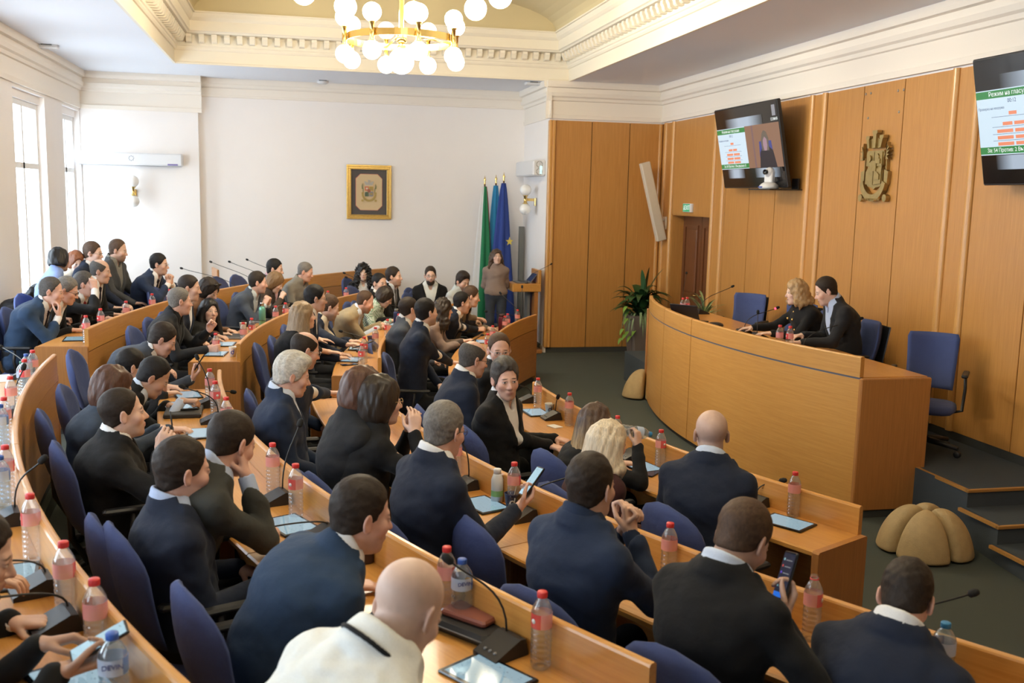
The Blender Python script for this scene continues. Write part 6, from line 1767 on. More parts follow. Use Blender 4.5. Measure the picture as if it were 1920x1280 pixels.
ALU = mat('laptop_grey', (.22, .22, .23), .4, .5)
def laptop(loc, yaw, label, m=ALU, tilt=105, sc=1.0, lid=BLACKP, scr=None):
    o = empty('laptop', loc, yaw, label, 'laptop')
    b = MB(); b.box((-.16, -.11, 0), (.16, .11, .016), bev=.004); bo = b.build('keyboard_deck', m, o)
    k = MB(); k.box((-.14, -.04, .0158), (.14, .09, .0168)); k.build('keys', BLACKP, bo)
    t_ = math.radians(180-tilt)
    s = MB(); s.box((-.16, -.004, 0), (.16, .004, .215), bev=.003); so = s.build('laptop_lid', lid, o, (0, .11, .014), (-(pi/2-t_) if False else -(math.radians(tilt)-pi/2), 0, 0))
    d_ = MB(); d_.box((-.148, -.0055, .014), (.148, -.0038, .205)); d_.build('screen', scr or SCRW, so)
    return o
x, y, z, a = ITEMS['laptop_b']; laptop((x, y, z), math.radians(90-a)+pi+.1, 'flat-opened grey laptop on the far bench by the dark-haired one', ALU, 165)
x, y, z, a = ITEMS['laptop_c']; laptop((x, y, z), math.radians(90-a)+pi-.1, 'open dark laptop behind the ledge beside the mint flask', ALU, 118, lid=GREYP)
laptop((4.19, 10.02, 1.10), math.radians(132), 'open black laptop on the presiding desk', BLACKP, 118)
x, y, z, a = ITEMS['folder']
o = empty('leather_folder', (x, y, z), math.radians(90-a)+pi-.1, 'black leather folder lying under a tablet by the bowed men', 'folder')
MB().box((-.15, -.115, 0), (.15, .115, .028), bev=.006).build('cover', mat('leather_black', (.02, .018, .017), .5, bump=.2, bscale=300), o)
x, y, z, a = ITEMS['pouch']
o = empty('zip_pouch', (x, y, z), math.radians(90-a)+pi+.2, 'black zip pouch under the brown wallet behind the blue-capped bottle', 'pouch')
MB().box((-.14, -.085, 0), (.14, .085, .038), bev=.016).build('pouch_body', mat('pouch_black', (.010, .010, .011), .55), o)
MB().tube([(-.13, -.087, .024), (.13, -.087, .024)], .0025, 6).build('zipper', GREYP, o)
MB().tube([(-.13, -.09, .022), (-.15, -.11, .012), (-.14, -.135, .006)], [.004, .006, .004], 6).build('zip_pull', BLACKP, o)
tag(MB().box((-.095, -.055, 0), (.095, .055, .022), bev=.007).build('wallet', mat('wallet_brown', (.24, .075, .05), .42, coat=.2), None, (x+.01, y+.015, z+.0385), (0, 0, math.radians(90-a)+pi+.25)), 'red-brown leather wallet on the black zip pouch', 'wallet')
for key, nm, lab, c_, dims in (('note', 'notepad', 'small white notepad on the front bench near the swept-hair one', (.75, .73, .70), (.05, .035, .006)), ('paper', 'paper_sheet', 'white paper sheet on the lower-left bench end', (.75, .74, .72), (.148, .105, .003)),
                               ('note_p1', 'notepad', 'open white notebook by the bench edge behind the taupe blazer', (.75, .73, .68), (.07, .10, .008)), ('card', 'paper_card', 'small white card on the bench behind the clasped hands', (.75, .74, .72), (.045, .03, .003))):
    x, y, z, a = ITEMS[key]
    tag(MB().box((-dims[0], -dims[1], 0), (dims[0], dims[1], dims[2])).build(nm, mat('paper_white', c_, .8), None, (x, y, z+.0005), (0, 0, math.radians(90-a)+.3)), lab, 'paper')
for key, lab in (('phone_a', 'dark phone lying at the end of the beige suit bench'), ('phone_n1', 'dark phone lying beside the tablet on the front bench'), ('glassescase', 'dark phone lying beside the hand of the goateed one')):
    x, y, z, a = ITEMS[key]
    o = empty('mobile_phone', (x, y, z+.0005), math.radians(90-a)+.5, lab, 'phone', 'phones lying on the benches')
    MB().box((-.038, -.078, 0), (.038, .078, .008), bev=.003).build('phone_case', BLACKG, o)
    MB().box((-.034, -.072, .0078), (.034, .072, .0086)).build('screen', SCRD, o)
x, y, z, a = ITEMS['badge']
o = empty('round_badge_box', (x, y, z), math.radians(90-a), 'dark box with a white round emblem beside the broad blue-suited one', 'box')
MB().box((-.06, -.025, 0), (.06, .025, .10), bev=.006).build('box_body', mat('dark_brown_box', (.05, .025, .02), .4), o)
MB().lathe([(.030, 0), (.030, .003)], 20, Matrix.Translation((0, -.0255, .055)) @ Matrix.Rotation(pi/2, 4, 'X')).build('round_emblem', WHITEI, o)
MB().lathe([(.012, 0), (.012, .004)], 5, Matrix.Translation((0, -.0258, .055)) @ Matrix.Rotation(pi/2, 4, 'X')).build('emblem_mark', CAPR, o)
# desk phone puck, mouse, papers on the presiding desk
tag(MB().lathe([(.075, 0), (.085, .012), (.078, .032), (.05, .044), (.001, .047)], 26).build('conference_puck', BLACKP, None, (4.30, 9.62, 1.10)), 'black round conference phone on the presiding desk', 'conference phone')
tag(MB().lathe([(.03, 0), (.034, .012), (.022, .03), (.001, .034)], 18, Matrix.Scale(1.6, 4, (0, 1, 0))).build('computer_mouse', BLACKP, None, (4.38, 9.22, 1.10)), 'black computer mouse under the hand of the speaking person', 'mouse')
tag(MB().box((-.10, -.14, 0), (.10, .14, .004)).build('paper_sheet', MATS['paper_white'], None, (4.30, 8.78, 1.1005), (0, 0, .2)), 'white papers under the hands on the presiding desk', 'paper')
# operator's table by the back pilaster
o = empty('side_table', (-1.60, 14.55, .33), math.radians(12), 'small oak side table with laptop by the back pilaster', 'table')
MB().box((-.45, -.28, .70), (.45, .28, .75), bev=.006).build('table_top', WOODD, o)
for sx in (1, -1): MB().box((sx*.43-.02, -.26, 0), (sx*.43+.02, .26, .70)).build('side_panel', WOODE, o)
MB().box((.452, -.28, .62), (.482, .28, .98), bev=.008).build('end_board', WOODE, o)
laptop((-1.72, 14.5, 1.082), math.radians(90), 'open silver laptop on the small side table by the back pilaster', ALU, 110, lid=ALU)
tag(MB().box((-.10, -.14, 0), (.10, .14, .02)).build('paper_stack', MATS['paper_white'], None, (-1.42, 14.5, 1.081)), 'stack of white papers beside the silver laptop', 'paper')
# ------------------------------------------------------------------ fixtures and wall pieces
def globe_mat(name, es):
    return mat(name, (.9, .88, .84), .35, emit=(1.0, .90, .70), es=es) if es else mat(name, (.86, .85, .83), .25, coat=.3)
GL_ON = globe_mat('globe_lit', 9.0); GL_OFF = globe_mat('globe_opal', 0)
ch = empty('chandelier', (1.02, 10.0, 3.9), 0, 'brass two-ring chandelier with lit opal globes under the vault', 'chandelier')
def ring(R, z, h, nm):
    n = 56; vs = []; fs = []
    prof = [(R-.010, z), (R, z), (R, z+h), (R-.010, z+h)]
    mb = MB()
    for i in range(n):
        a = 2*pi*i/n
        vs += [(r*math.cos(a), r*math.sin(a), zz) for r, zz in prof]
    for i in range(n):
        for q in range(4):
            j = (i+1) % n
            fs.append((i*4+q, i*4+(q+1) % 4, j*4+(q+1) % 4, j*4+q))
    mb.add(vs, fs, smooth=False)
    return mb.build(nm, BRASS, ch)
for (R, z, n, g, hh, a0) in ((.535, -.03, 8, .088, .065, .18), (.93, .60, 8, .118, .085, .55)):
    ring(R, z, .065, 'brass_ring')
    for k in range(n):
        a = 2*pi*k/n+a0
        x, y = (R+.03)*math.cos(a), (R+.03)*math.sin(a)
        p = MB(); p.lathe([(.034, z-.06), (.034, z-.05), (.022, z-.045), (.022, z+.105), (.034, z+.11), (.034, z+.12)], 14, Matrix.Translation((x, y, 0))); po = p.build('globe_post', BRASS, ch)
        for s_, zz in ((1, z+.12+g*.92), (-1, z-.06-g*.92)):
            q = MB(); q.sphere((x, y, zz), g, 20); q.build('globe', GL_ON, po)
        if k % 2 == 0:
            sp = MB(); sp.tube([(x, y, z+.03), (0, 0, z+.10)], .010, 8); sp.build('spoke', BRASS, ch)
p = MB(); p.lathe([(.05, -.02), (.05, .05), (.025, .07), (.025, 1.35), (.11, 1.38), (.11, 1.42)], 18); p.build('stem', BRASS, ch)
p = MB(); p.lathe([(.03, -.09), (.045, -.08), (.03, -.02)], 14); p.build('hub', BRASS, ch)
q = MB(); q.sphere((0, 0, -.20), .125, 22); q.build('globe', GL_ON, ch)
c2 = copy_tree(ch); c2.location = (1.02, 3.6, 3.9); c2['label'] = 'second brass chandelier overhead, nearer the photographer'
for i, (c, vs_) in enumerate((((-2.46, 16.42, 2.37), -1), ((3.75, 15.55, 2.37), 1))):
    lab = ['opal two-globe brass wall lamp on the left pilaster under the white unit', 'opal two-globe brass wall lamp beside the oak wall by the flags'][i]
    o = empty('wall_lamp', c, 0 if i == 0 else math.radians(-90), lab, 'wall lamp', 'twin globe wall lamps')
    b = MB(); b.box((-.03, -.02, -.10), (.03, 0, .03), bev=.005); b.box((-.022, -.16, -.022), (.022, -.018, .022), bev=.004); b.build('bracket', BRASS, o)
    b = MB(); b.lathe([(.045, -.068), (.045, -.06), (.028, -.05), (.028, .05), (.045, .06), (.045, .068)], 8, Matrix.Translation((0, -.17, 0))); b.build('stem', BRASS, o)
    for s_ in (1, -1):
        q = MB(); q.sphere((0, -.17, s_*.152), .092, 22); q.build('globe', GL_OFF, o)
# air units
o = empty('air_curtain', (-2.49, 16.42, 2.86), 0, 'long white wall-mounted air unit with a blue label on the left pilaster', 'air unit')
MB().box((-.77, -.17, -.095), (.77, 0, .095), bev=.02).build('housing', WHITEP, o)
q = MB()
for k in range(8):
    a = 2*pi*k/8; q.lathe([(.009, 0), (.009, .003)], 8, Matrix.Translation((.02+.035*math.cos(a), -.1705, .01+.035*math.sin(a))) @ Matrix.Rotation(pi/2, 4, 'X'))
q.build('emblem', mat('pale_grey', (.42, .44, .48), .5), o)
MB().box((.55, -.1725, -.085), (.70, -.170, -.062)).build('label', mat('violet_label', (.16, .13, .36), .5), o)
MB().box((-.74, -.12, -.10), (.74, -.04, -.094)).build('outlet_slot', GREYP, o)
o = empty('power_cord', (-3.22, 16.40, 2.76), 0, 'thin white cord hanging down from the long air unit', 'cord')
MB().tube([(0, 0, 0), (.004, 0, -.7), (-.02, 0, -1.4), (-.06, 0, -1.9)], .006, 6).build('cord', WHITEP, o)
o = empty('ventilation_unit', (3.77, 15.65, 2.86), 0, 'white wall ventilation unit with round grilles beside the oak wall', 'air unit')
MB().box((-.20, -.62, -.12), (0, .62, .12), bev=.02).build('housing', WHITEP, o)
MB().box((-.10, -.628, -.09), (-.06, -.618, .03)).build('status_light', mat('pale_cyan', (.6, .85, .88), .4, emit=(.5, .9, .95), es=.6), o)
for zz in (-.055, .055):
    q = MB(); q.lathe([(.052, 0), (.052, .012), (.040, .012), (.040, .004), (.001, .004)], 20, Matrix.Translation((-.1, -.612, zz)) @ Matrix.Rotation(pi/2, 4, 'X')); go = q.build('grille', mat('grille_grey', (.35, .34, .32), .5), o)
    c_ = MB(); c_.box((-.148, -.632, zz-.004), (-.052, -.622, zz+.004)); c_.box((-.104, -.632, zz-.048), (-.096, -.622, zz+.048)); c_.build('grille_bars', WHITEP, go)
for i, (x, y, lab) in enumerate(((-3.0, 13.6, 'white ceiling sensor box by the window cornice'), (.42, 16.2, 'small round ceiling sensor above the framed crest'), (3.55, 15.1, 'white ceiling sensor box at the corner of the oak wall'))):
    o = empty('ceiling_sensor', (x, y, ZC), 0, lab, 'sensor', 'ceiling sensors')
    if i == 1: MB().lathe([(.06, -.05), (.09, -.03), (.09, 0)], 20).build('sensor_housing', WHITEP, o)
    else: MB().box((-.12, -.07, -.045), (.12, .07, 0), bev=.012).build('sensor_housing', WHITEP, o)
    MB().box((-.06, -.10, -.012), (.06, -.07, 0)).build('cable_stub', GREYP, o)

# ---- framed crest picture
def poly_plate(pts, y0, y1): return MB().prism(pts, y0, y1)
GOLD = mat('gilt_frame', (.62, .42, .13), .35, .85, noise=.25, nscale=30)
pf = empty('framed_picture', (1.165, YB, 2.435), 0, 'gilt-framed embroidered city crest on a dark mount on the back wall', 'picture')
W_, H_ = .365, .44
mb = MB()
for (ins, y, w) in ((0, -.045, .028), (.028, -.030, .030), (.058, -.038, .016)):
    a, b = W_-ins, H_-ins
    for (x0, x1, z0, z1) in ((-a, a, b-w, b), (-a, a, -b, -b+w), (-a, -a+w, -b+w, b-w), (a-w, a, -b+w, b-w)): mb.box((x0, y, z0), (x1, 0, z1), bev=.004)
mb.build('gilt_moulding', GOLD, pf)
MB().box((-.295, -.014, -.37), (.295, -.004, .37)).build('mount_board', mat('mount_dark', (.085, .075, .07), .8), pf)
oc = lambda a, b, c: [(-a, -b+c), (-a+c, -b), (a-c, -b), (a, -b+c), (a, b-c), (a-c, b), (-a+c, b), (-a, b-c)]
poly_plate(oc(.218, .296, .075), -.017, -.013).build('red_edge', mat('mount_red', (.50, .12, .11), .7), pf)
poly_plate(oc(.212, .290, .073), -.019, -.016).build('linen_panel', mat('linen', (.62, .47, .28), .9, noise=.06, nscale=200), pf)
def crest(parent, y, s, mats, relief, ox=0.0, oz=0.0, names=None):
    """city crest: mural crown, quartered shield, two leaf sprays and a ribbon; x right, z up, projecting to -y"""
    def pl(nm, pts, m, d0, d1):
        return MB().prism([(ox+x*s, oz+z*s) for x, z in pts], y-d1*relief, y-d0*relief).build(nm, m, parent)
    arc_ = lambda cx, cz, r, a0, a1, n: [(cx+r*math.cos(a0+(a1-a0)*k/n), cz+r*math.sin(a0+(a1-a0)*k/n)) for k in range(n+1)]
    sh = [(-.50, .55), (.50, .55), (.56, .42), (.50, .30), (.50, .06), (.40, -.02), (.50, -.12), (.50, -.50), (.38, -.68), (.10, -.72), (0, -.80), (-.10, -.72), (-.38, -.68), (-.50, -.50), (-.50, -.12), (-.40, -.02), (-.50, .06), (-.50, .30), (-.56, .42)]
    pl('shield', sh, mats['field'], 0, .55)
    for nm, q, m in (('quarter_portrait', [(-.47, .02), (-.02, .02), (-.02, .50), (-.47, .50)], 'q1'), ('quarter_church', [(.02, .02), (.47, .02), (.47, .50), (.02, .50)], 'q2'), ('quarter_hill', [(-.47, -.60), (-.02, -.62), (-.02, -.16), (-.25, -.10), (-.47, -.16)], 'q3'), ('quarter_temple', [(.02, -.62), (.47, -.58), (.47, -.06), (.02, -.06)], 'q4'), ('centre_shield', [(-.17, -.16), (.17, -.16), (.17, .20), (-.17, .20)], 'q5')):
        pl(nm, q, mats[m], .5, .72 if nm != 'centre_shield' else .85)
    pl('portrait_relief', arc_(-.24, .27, .12, 0, 2*pi, 14)[:-1], mats['fig'], .7, .95)
    pl('church_relief', [(.10, .10), (.40, .10), (.40, .26), (.33, .26), (.33, .36), (.25, .44), (.17, .36), (.17, .26), (.10, .26)], mats['fig2'], .7, .88)
    pl('temple_relief', [(.10, -.45), (.40, -.45), (.40, -.28), (.25, -.18), (.10, -.28)], mats['fig2'], .7, .88)
    pl('crown_wall', [(-.34, .64), (.34, .64), (.42, .96), (.34, .93), (.27, .99), (.19, .93), (.11, .99), (-.11, .99), (-.19, .93), (-.27, .99), (-.34, .93), (-.42, .96)], mats['crown'], .1, .6)
    for cx, zt, w in ((-.42, 1.06, .075), (0, 1.24, .10), (.42, 1.06, .075)):
        pl('crown_tower', [(cx*.82-w*.8, .64), (cx*.82+w*.8, .64), (cx+w, zt-.12), (cx+w*1.5, zt-.10), (cx+w*1.5, zt), (cx-w*1.5, zt), (cx-w*1.5, zt-.10), (cx-w, zt-.12)], mats['crown'], .2, .9)
    for sx in (-1, 1):
        pl('leaf_stem', [(sx*.64, -.55), (sx*.70, -.55), (sx*.68, .30), (sx*.64, .30)] if sx > 0 else [(sx*.64, .30), (sx*.68, .30), (sx*.70, -.55), (sx*.64, -.55)], mats['leaf'], .1, .5)
        for k in range(5):
            a = -.6+.5*k; cx, cz = sx*.68, .28+.07*k
            pts = [(cx, cz-.05), (cx+sx*.16*math.cos(a-.3), cz+.14*math.sin(a+.3)), (cx+sx*.22*math.cos(a), cz+.20*math.sin(a)+.06), (cx+sx*.05, cz+.08)]
            pl('leaf', pts if sx < 0 else pts[::-1], mats['leaf'], .2, .75)
        pl('ribbon_end', [(sx*.60, -.10), (sx*.84, -.18), (sx*.80, -.62), (sx*.62, -.66)] if sx > 0 else [(sx*.62, -.66), (sx*.80, -.62), (sx*.84, -.18), (sx*.60, -.10)], mats['rib'], .1, .6)
        pl('scroll_curl', arc_(sx*.74, -1.08, .13, 0, 2*pi, 12)[:-1], mats['rib'], .1, .7)
    outer_ = arc_(0, -.40, .80, pi*1.07, pi*1.93, 16); inner = arc_(0, -.36, .60, pi*1.93, pi*1.07, 16)
    pl('ribbon', outer_+inner, mats['rib'], .2, .8)
FM = lambda n_, c: mat('stitch_'+n_, c, .85)
crest(pf, -.019, .145, dict(field=FM('pale', (.58, .45, .28)), q1=FM('red', (.55, .16, .08)), q2=FM('ochre', (.42, .28, .06)), q3=FM('green', (.10, .14, .09)), q4=FM('grey', (.24, .24, .25)), q5=FM('brown', (.33, .12, .08)), fig=FM('cream', (.62, .54, .42)), fig2=FM('ochre2', (.36, .26, .10)), crown=FM('silver', (.44, .41, .36)), leaf=FM('leaf', (.13, .19, .09)), rib=FM('gold', (.42, .30, .10))), .012, 0, .02)
BRZ = mat('bronze_old', (.40, .30, .13), .42, .85, noise=.25, nscale=25)
em = empty('bronze_crest', (XR-.003, 8.86, 2.74), math.radians(-90), 'bronze city crest with mural crown on the oak wall between the screens', 'emblem')
crest(em, -.005, .282, {k: BRZ for k in ('field', 'q1', 'q2', 'q3', 'q4', 'q5', 'fig', 'fig2', 'crown', 'leaf', 'rib')}, .075, 0, .035)
MTX = axes((0, -.072, -.285), (1, 0, 0), (0, 0, 1), (0, -1, 0))
text_mesh('ribbon_text', 'РАСТЕ НО НЕ СТАРЕЕ', .030, mat('bronze_bright', (.55, .42, .18), .35, .9), em, MTX, .003)

# ---- screens on the right wall
GREENB = mat('screen_green', (.0, .0, .0), .3, emit=(.035, .22, .055), es=1.0)
SCRBG = mat('screen_pale', (.0, .0, .0), .25, emit=(.62, .76, .86), es=.95)
SCRBK = mat('screen_off', (.012, .010, .010), .10)
ORNG = mat('screen_orange', (0, 0, 0), .3, emit=(.86, .28, .15), es=.9)
TXW = mat('screen_text_white', (0, 0, 0), .3, emit=(.85, .9, .88), es=.95)
TXB = mat('screen_text_blue', (0, 0, 0), .3, emit=(.10, .14, .28), es=.8)
def soft_band(name, wide):
    m = bpy.data.materials.new(name); t = nt(m)
    o = N(t, 'ShaderNodeOutputMaterial'); p = N(t, 'ShaderNodeBsdfPrincipled'); tc = N(t, 'ShaderNodeTexCoord'); gr = N(t, 'ShaderNodeTexGradient', gradient_type='SPHERICAL'); mp = N(t, 'ShaderNodeMapping')
    mp.inputs['Scale'].default_value = (1/wide, .02, .02); t.links.new(tc.outputs['Object'], mp.inputs[0]); t.links.new(mp.outputs[0], gr.inputs[0])
    r = N(t, 'ShaderNodeValToRGB'); r.color_ramp.elements[0].color = (.012, .010, .010, 1); r.color_ramp.elements[1].position = .75; r.color_ramp.elements[1].color = (.42, .50, .60, 1)
    t.links.new(gr.outputs[0], r.inputs[0]); t.links.new(r.outputs[0], p.inputs['Emission Color']); p.inputs['Emission Strength'].default_value = .9; p.inputs['Base Color'].default_value = (.01, .01, .01, 1); p.inputs['Roughness'].default_value = .1
    t.links.new(p.outputs[0], o.inputs[0])
    return m
def tv(yc, label):
    ztop, zbot, xt, xb = 3.545, 2.575, 5.20, 5.40
    up = Vector((xt-xb, 0, ztop-zbot)).normalized()
    right_ = Vector((0, -1, 0)); nrm = right_.cross(up)      # towards the hall
    o = empty('wall_television', ((xt+xb)/2, yc, (ztop+zbot)/2), 0, label, 'television', 'wall televisions')
    o.matrix_world = axes(o.location, right_, up, nrm)
    MB().box((-.845, -.495, -.05), (.845, .495, .0), bev=.008).build('tv_housing', BLACKP, o)
    MB().box((-.83, -.48, -.001), (.83, .48, .003)).build('screen', SCRBK, o)
    arm = MB(); arm.box((-.12, -.20, -.30), (.12, .20, -.05), bev=.01); arm.build('wall_bracket', BLACKP, o)
    return o
def tpanel(o, x0, x1, z0, z1, m, nm, d=.0045):
    return MB().box((x0, z0, .003), (x1, z1, d)).build(nm, m, o)
def ttext(o, s_, x, z, sz, m, nm='screen_text', al='CENTER', d=.0062): return text_mesh(nm, s_, sz, m, o, Matrix.Translation((x, z, d)), .0003, al)
def slide(o, x0, x1, z0, z1, texts):
    w = x1-x0; cx = (x0+x1)/2; h = z1-z0
    tpanel(o, x0, x1, z0, z1, SCRBG, 'slide')
    tpanel(o, x0, x1, z1-h*.13, z1-h*.015, GREENB, 'slide_header', .0055); tpanel(o, x0, x1, z0+h*.015, z0+h*.125, GREENB, 'slide_footer', .0055)
    ttext(o, texts[0], cx, z1-h*.072, h*.10, TXW); ttext(o, texts[1], cx, z1-h*.19, h*.085, TXB); ttext(o, texts[2], x0+w*.02, z1-h*.285, h*.055, TXB, al='LEFT'); ttext(o, texts[3], cx, z0+h*.07, h*.088, TXW)
    for k, (zz, ws) in enumerate(((.60, (.055,)), (.445, (.07, .07))  , (.335, (.115, .11)), (.235, (.115, .11)), (.14, (.115, .11)))):
        x = cx-sum(ws)*w-(len(ws)-1)*.01*w
        for q in ws:
            tpanel(o, x, x+q*2*w*.96, z0+h*zz, z0+h*(zz+.052), ORNG, 'vote_block', .0055); x += q*2*w+.02*w
        tpanel(o, cx-.30*w, cx+.30*w, z0+h*(zz-.022), z0+h*(zz-.016), TXB, 'rule', .0052)
lv = lambda t_, nm, pts, c, d: MB().add([(x, z, .003) for x, z in pts]+[(x, z, d) for x, z in pts], [tuple(range(len(pts)-1, -1, -1)), tuple(range(len(pts), 2*len(pts)))]+[(i, (i+1) % len(pts), len(pts)+(i+1) % len(pts), len(pts)+i) for i in range(len(pts))]).build(nm, mat('live_'+nm, (0, 0, 0), .3, emit=c, es=.8), t_)
for yc, lab in ((11.17, 'tilted television on the oak wall showing a voting slide and a live picture'), (6.21, 'television cut by the right picture edge showing the vote count slide')):
    t1 = tv(yc, lab)
    slide(t1, -.83, -.04, -.255, .245, ('Режим на гласуване', '00:12', 'Проверка на кворума', 'За: 54 Против: 2 Въздържал: 0'))
    for (cx, zc, hw_, hh_) in ((-.05, .30, .50, .055), (-.42, -.315, .24, .055), (.42, -.315, .32, .055)):
        q = MB(); q.box((-hw_, -hh_, 0), (hw_, hh_, .002)); q.build('blurred_band', MATS.get('band%.2f' % cx) or MATS.setdefault('band%.2f' % cx, soft_band('screen_soft_%.2f' % cx, hw_)), t1, (cx, zc, .003))
    tpanel(t1, -.04, .83, -.255, .245, mat('live_wood', (0, 0, 0), .3, emit=(.30, .16, .10), es=.8), 'live_picture')
    tpanel(t1, .13, .17, -.255, .245, mat('live_wood2', (0, 0, 0), .3, emit=(.22, .13, .14), es=.8), 'live_strip', .005)
    lv(t1, 'chair_back', [(.28, -.13), (.62, -.13), (.60, .05), (.30, .05)], (.05, .07, .30), .0056)
    lv(t1, 'dark_jacket', [(.26, -.255), (.68, -.255), (.62, -.06), (.52, -.01), (.38, -.01), (.30, -.08)], (.022, .020, .030), .0060)
    lv(t1, 'fair_hair', [(.36, -.06), (.53, -.06), (.54, .08), (.50, .15), (.44, .175), (.39, .14), (.35, .06)], (.16, .13, .10), .0064)
    lv(t1, 'face', [(.415, -.06), (.475, -.06), (.50, .0), (.495, .07), (.445, .10), (.40, .06), (.395, .0)], (.42, .27, .33), .0068)
    tpanel(t1, .70, .78, .32, .44, mat('tv_watermark', (0, 0, 0), .3, emit=(.38, .38, .42), es=.7), 'channel_mark'); ttext(t1, 'СОФИЯ', .74, .28, .045, TXW)
# camera on its shelf
o = empty('camera_shelf', (5.585, 10.55, 2.56), 0, 'small dark wall shelf under the television corner', 'shelf')
MB().box((-.40, -.22, -.012), (0, .32, 0)).build('shelf_board', BLACKP, o)
q = MB(); q.box((-.05, -.20, 0), (-.03, -.06, .12)); q.build('bracket_ring', BLACKP, o)
o = empty('conference_camera', (5.31, 10.60, 2.56), math.radians(-70), 'white swivel conference camera on the small wall shelf', 'camera')
MB().lathe([(.11, 0), (.11, .035), (.085, .06), (.06, .075)], 24).build('camera_base', WHITEP, o)
q = MB(); q.box((-.062, -.03, .07), (.062, .03, .20), bev=.012); q.build('yoke', WHITEP, o)
q = MB(); q.sphere((0, 0, .185), .062, 18); hd_ = q.build('camera_head', WHITEP, o)
MB().lathe([(.028, 0), (.030, .03), (.026, .03), (.022, .015), (.001, .015)], 16, Matrix.Translation((0, -.055, .19)) @ Matrix.Rotation(pi/2, 4, 'X')).build('lens', BLACKG, hd_)
MB().box((-.06, -.112, .010), (-.0, -.102, .028)).build('label', mat('label_navy', (.02, .04, .25), .4), o)
# EXIT sign
o = empty('exit_sign', (XR-.012, 13.64, 2.305), math.radians(-90), 'small green EXIT sign above the dark double door', 'sign')
MB().box((-.15, -.035, -.062), (.17, 0, .062), bev=.004).build('sign_case', WHITEP, o)
MB().box((-.145, -.037, -.055), (.11, -.034, .055)).build('sign_face', mat('exit_green', (.02, .28, .12), .4, emit=(.02, .32, .14), es=.5), o)
text_mesh('sign_text', 'EXIT', .095, TXW, o, axes((.025, -.0375, 0), (1, 0, 0), (0, 0, 1), (0, -1, 0)), .0005)
MB().prism([(-.105, .035), (-.093, .035), (-.093, -.01), (-.078, -.01), (-.099, -.042), (-.12, -.01), (-.105, -.01)], -.0382, -.036).build('arrow', TXW, o)
# tilted column loudspeaker
o = empty('column_loudspeaker', (5.34, 14.48, 2.38), 0, 'tall cream column loudspeaker leaning from the oak corner', 'loudspeaker')
tl = math.atan2(.32, 1.17)
o.rotation_euler = (0, -tl, 0)
o.rotation_euler = (0, -tl, 0)
MB().box((-.075, -.055, -.61), (.075, .055, .61), bev=.010).build('speaker_cabinet', mat('cream_paint', (.66, .58, .46), .5), o)
MB().box((-.060, -.058, -.59), (.045, -.054, .59)).build('speaker_grille', mat('cream_cloth', (.68, .60, .48), .8, bump=.4, bscale=500), o)
MB().tube([(.06, .0, -.30), (.17, .06, -.33), (.22, .06, -.40)], .012, 8).build('wall_bracket', WHITEP, o)
tag(MB().box((-.03, -.07, -.10), (.0, .07, .10), bev=.01).build('junction_box', mat('cream_plastic', (.62, .55, .45), .5), None, (XR-.012, 14.55, 2.06)), 'cream junction box behind the column loudspeaker', 'junction box')
# screws over the crest panel
for i, (y, z) in enumerate(((9.17, 3.50), (9.08, 3.50), (8.62, 3.48), (8.53, 3.48), (9.10, 3.26), (8.58, 3.28))):
    tag(MB().lathe([(.012, 0), (.014, .004), (.008, .008)], 10, Matrix.Rotation(-pi/2, 4, 'Y')).build('screw_cover', mat('steel_dull', (.32, .30, .28), .5, .6), None, (XR-.010, y, z)), 'small round screw cover near the top of the crest panel', 'screw cover', 'screw covers above the crest')

# ---- flags by the alcove
def flag(px, py, top, cols, label, spread, star=False, lean=(0, 0), bands='v'):
    o = empty('flag_on_pole', (px, py, 0), 0, label, 'flag')
    bm_ = MB(); bm_.lathe([(.15, 0), (.15, .03), (.04, .05), (.03, .10)], 20); bm_.build('pole_base', mat('flag_base', (.05, .045, .04), .4), o)
    p = MB(); p.tube([(0, 0, .05), (lean[0], lean[1], top)], .014, 10); p.build('pole', mat('pole_wood', (.12, .06, .03), .4), o)
    f = MB(); f.lathe([(.020, 0), (.012, .015), (.018, .03), (.010, .05), (.024, .075), (.012, .10), (.001, .15)], 12, Matrix.Translation((lean[0], lean[1], top))); f.build('finial', BRASS, o)
    nz_, na = 22, 40
    H1, H0 = top-.03, .32
    per = len(cols)
    for ci, (cn, cc) in enumerate(cols):
        mb = MB(); vs = []; fs = []
        i0, i1 = ((0, 17), (17, 27), (27, 40))[ci] if per == 3 else (na*ci//per, na*(ci+1)//per)
        for j in range(nz_+1):
            t_ = j/nz_
            z = H1+(H0-H1)*t_
            w = .03+spread*(t_**.8)
            for i in range(i0, i1+1):
                u_ = i/na
                a = u_*2*pi*.92
                r = w*(1+.28*math.sin(5*a+1.5*t_)+.12*math.sin(9*a))
                vs.append((lean[0]*(z/top)+r*math.cos(a+pi*.55)*1.0, lean[1]*(z/top)+r*.55*math.sin(a+pi*.55), z))
        m = i1-i0+1
        for j in range(nz_):
            for i in range(m-1):
                k = j*m+i; fs.append((k, k+1, k+m+1, k+m))
        mb.add(vs, fs, smooth=True)
        fo = mb.build('flag_cloth', cloth_mat('flag_'+cn, cc, rough=.6), o)
        sm_ = fo.modifiers.new('thickness', 'SOLIDIFY'); sm_.thickness = .004
    if star:
        pts = [(.075*(1 if k % 2 == 0 else .40)*math.sin(pi*k/5), .075*(1 if k % 2 == 0 else .40)*math.cos(pi*k/5)) for k in range(10)]
        M_ = Matrix.Translation((.085, -.150, 1.68)) @ Matrix.Rotation(.3, 4, 'Z')
        MB().prism(pts, 0, .004, M_).build('gold_star', mat('star_gold', (.72, .55, .08), .5), o)
    return o
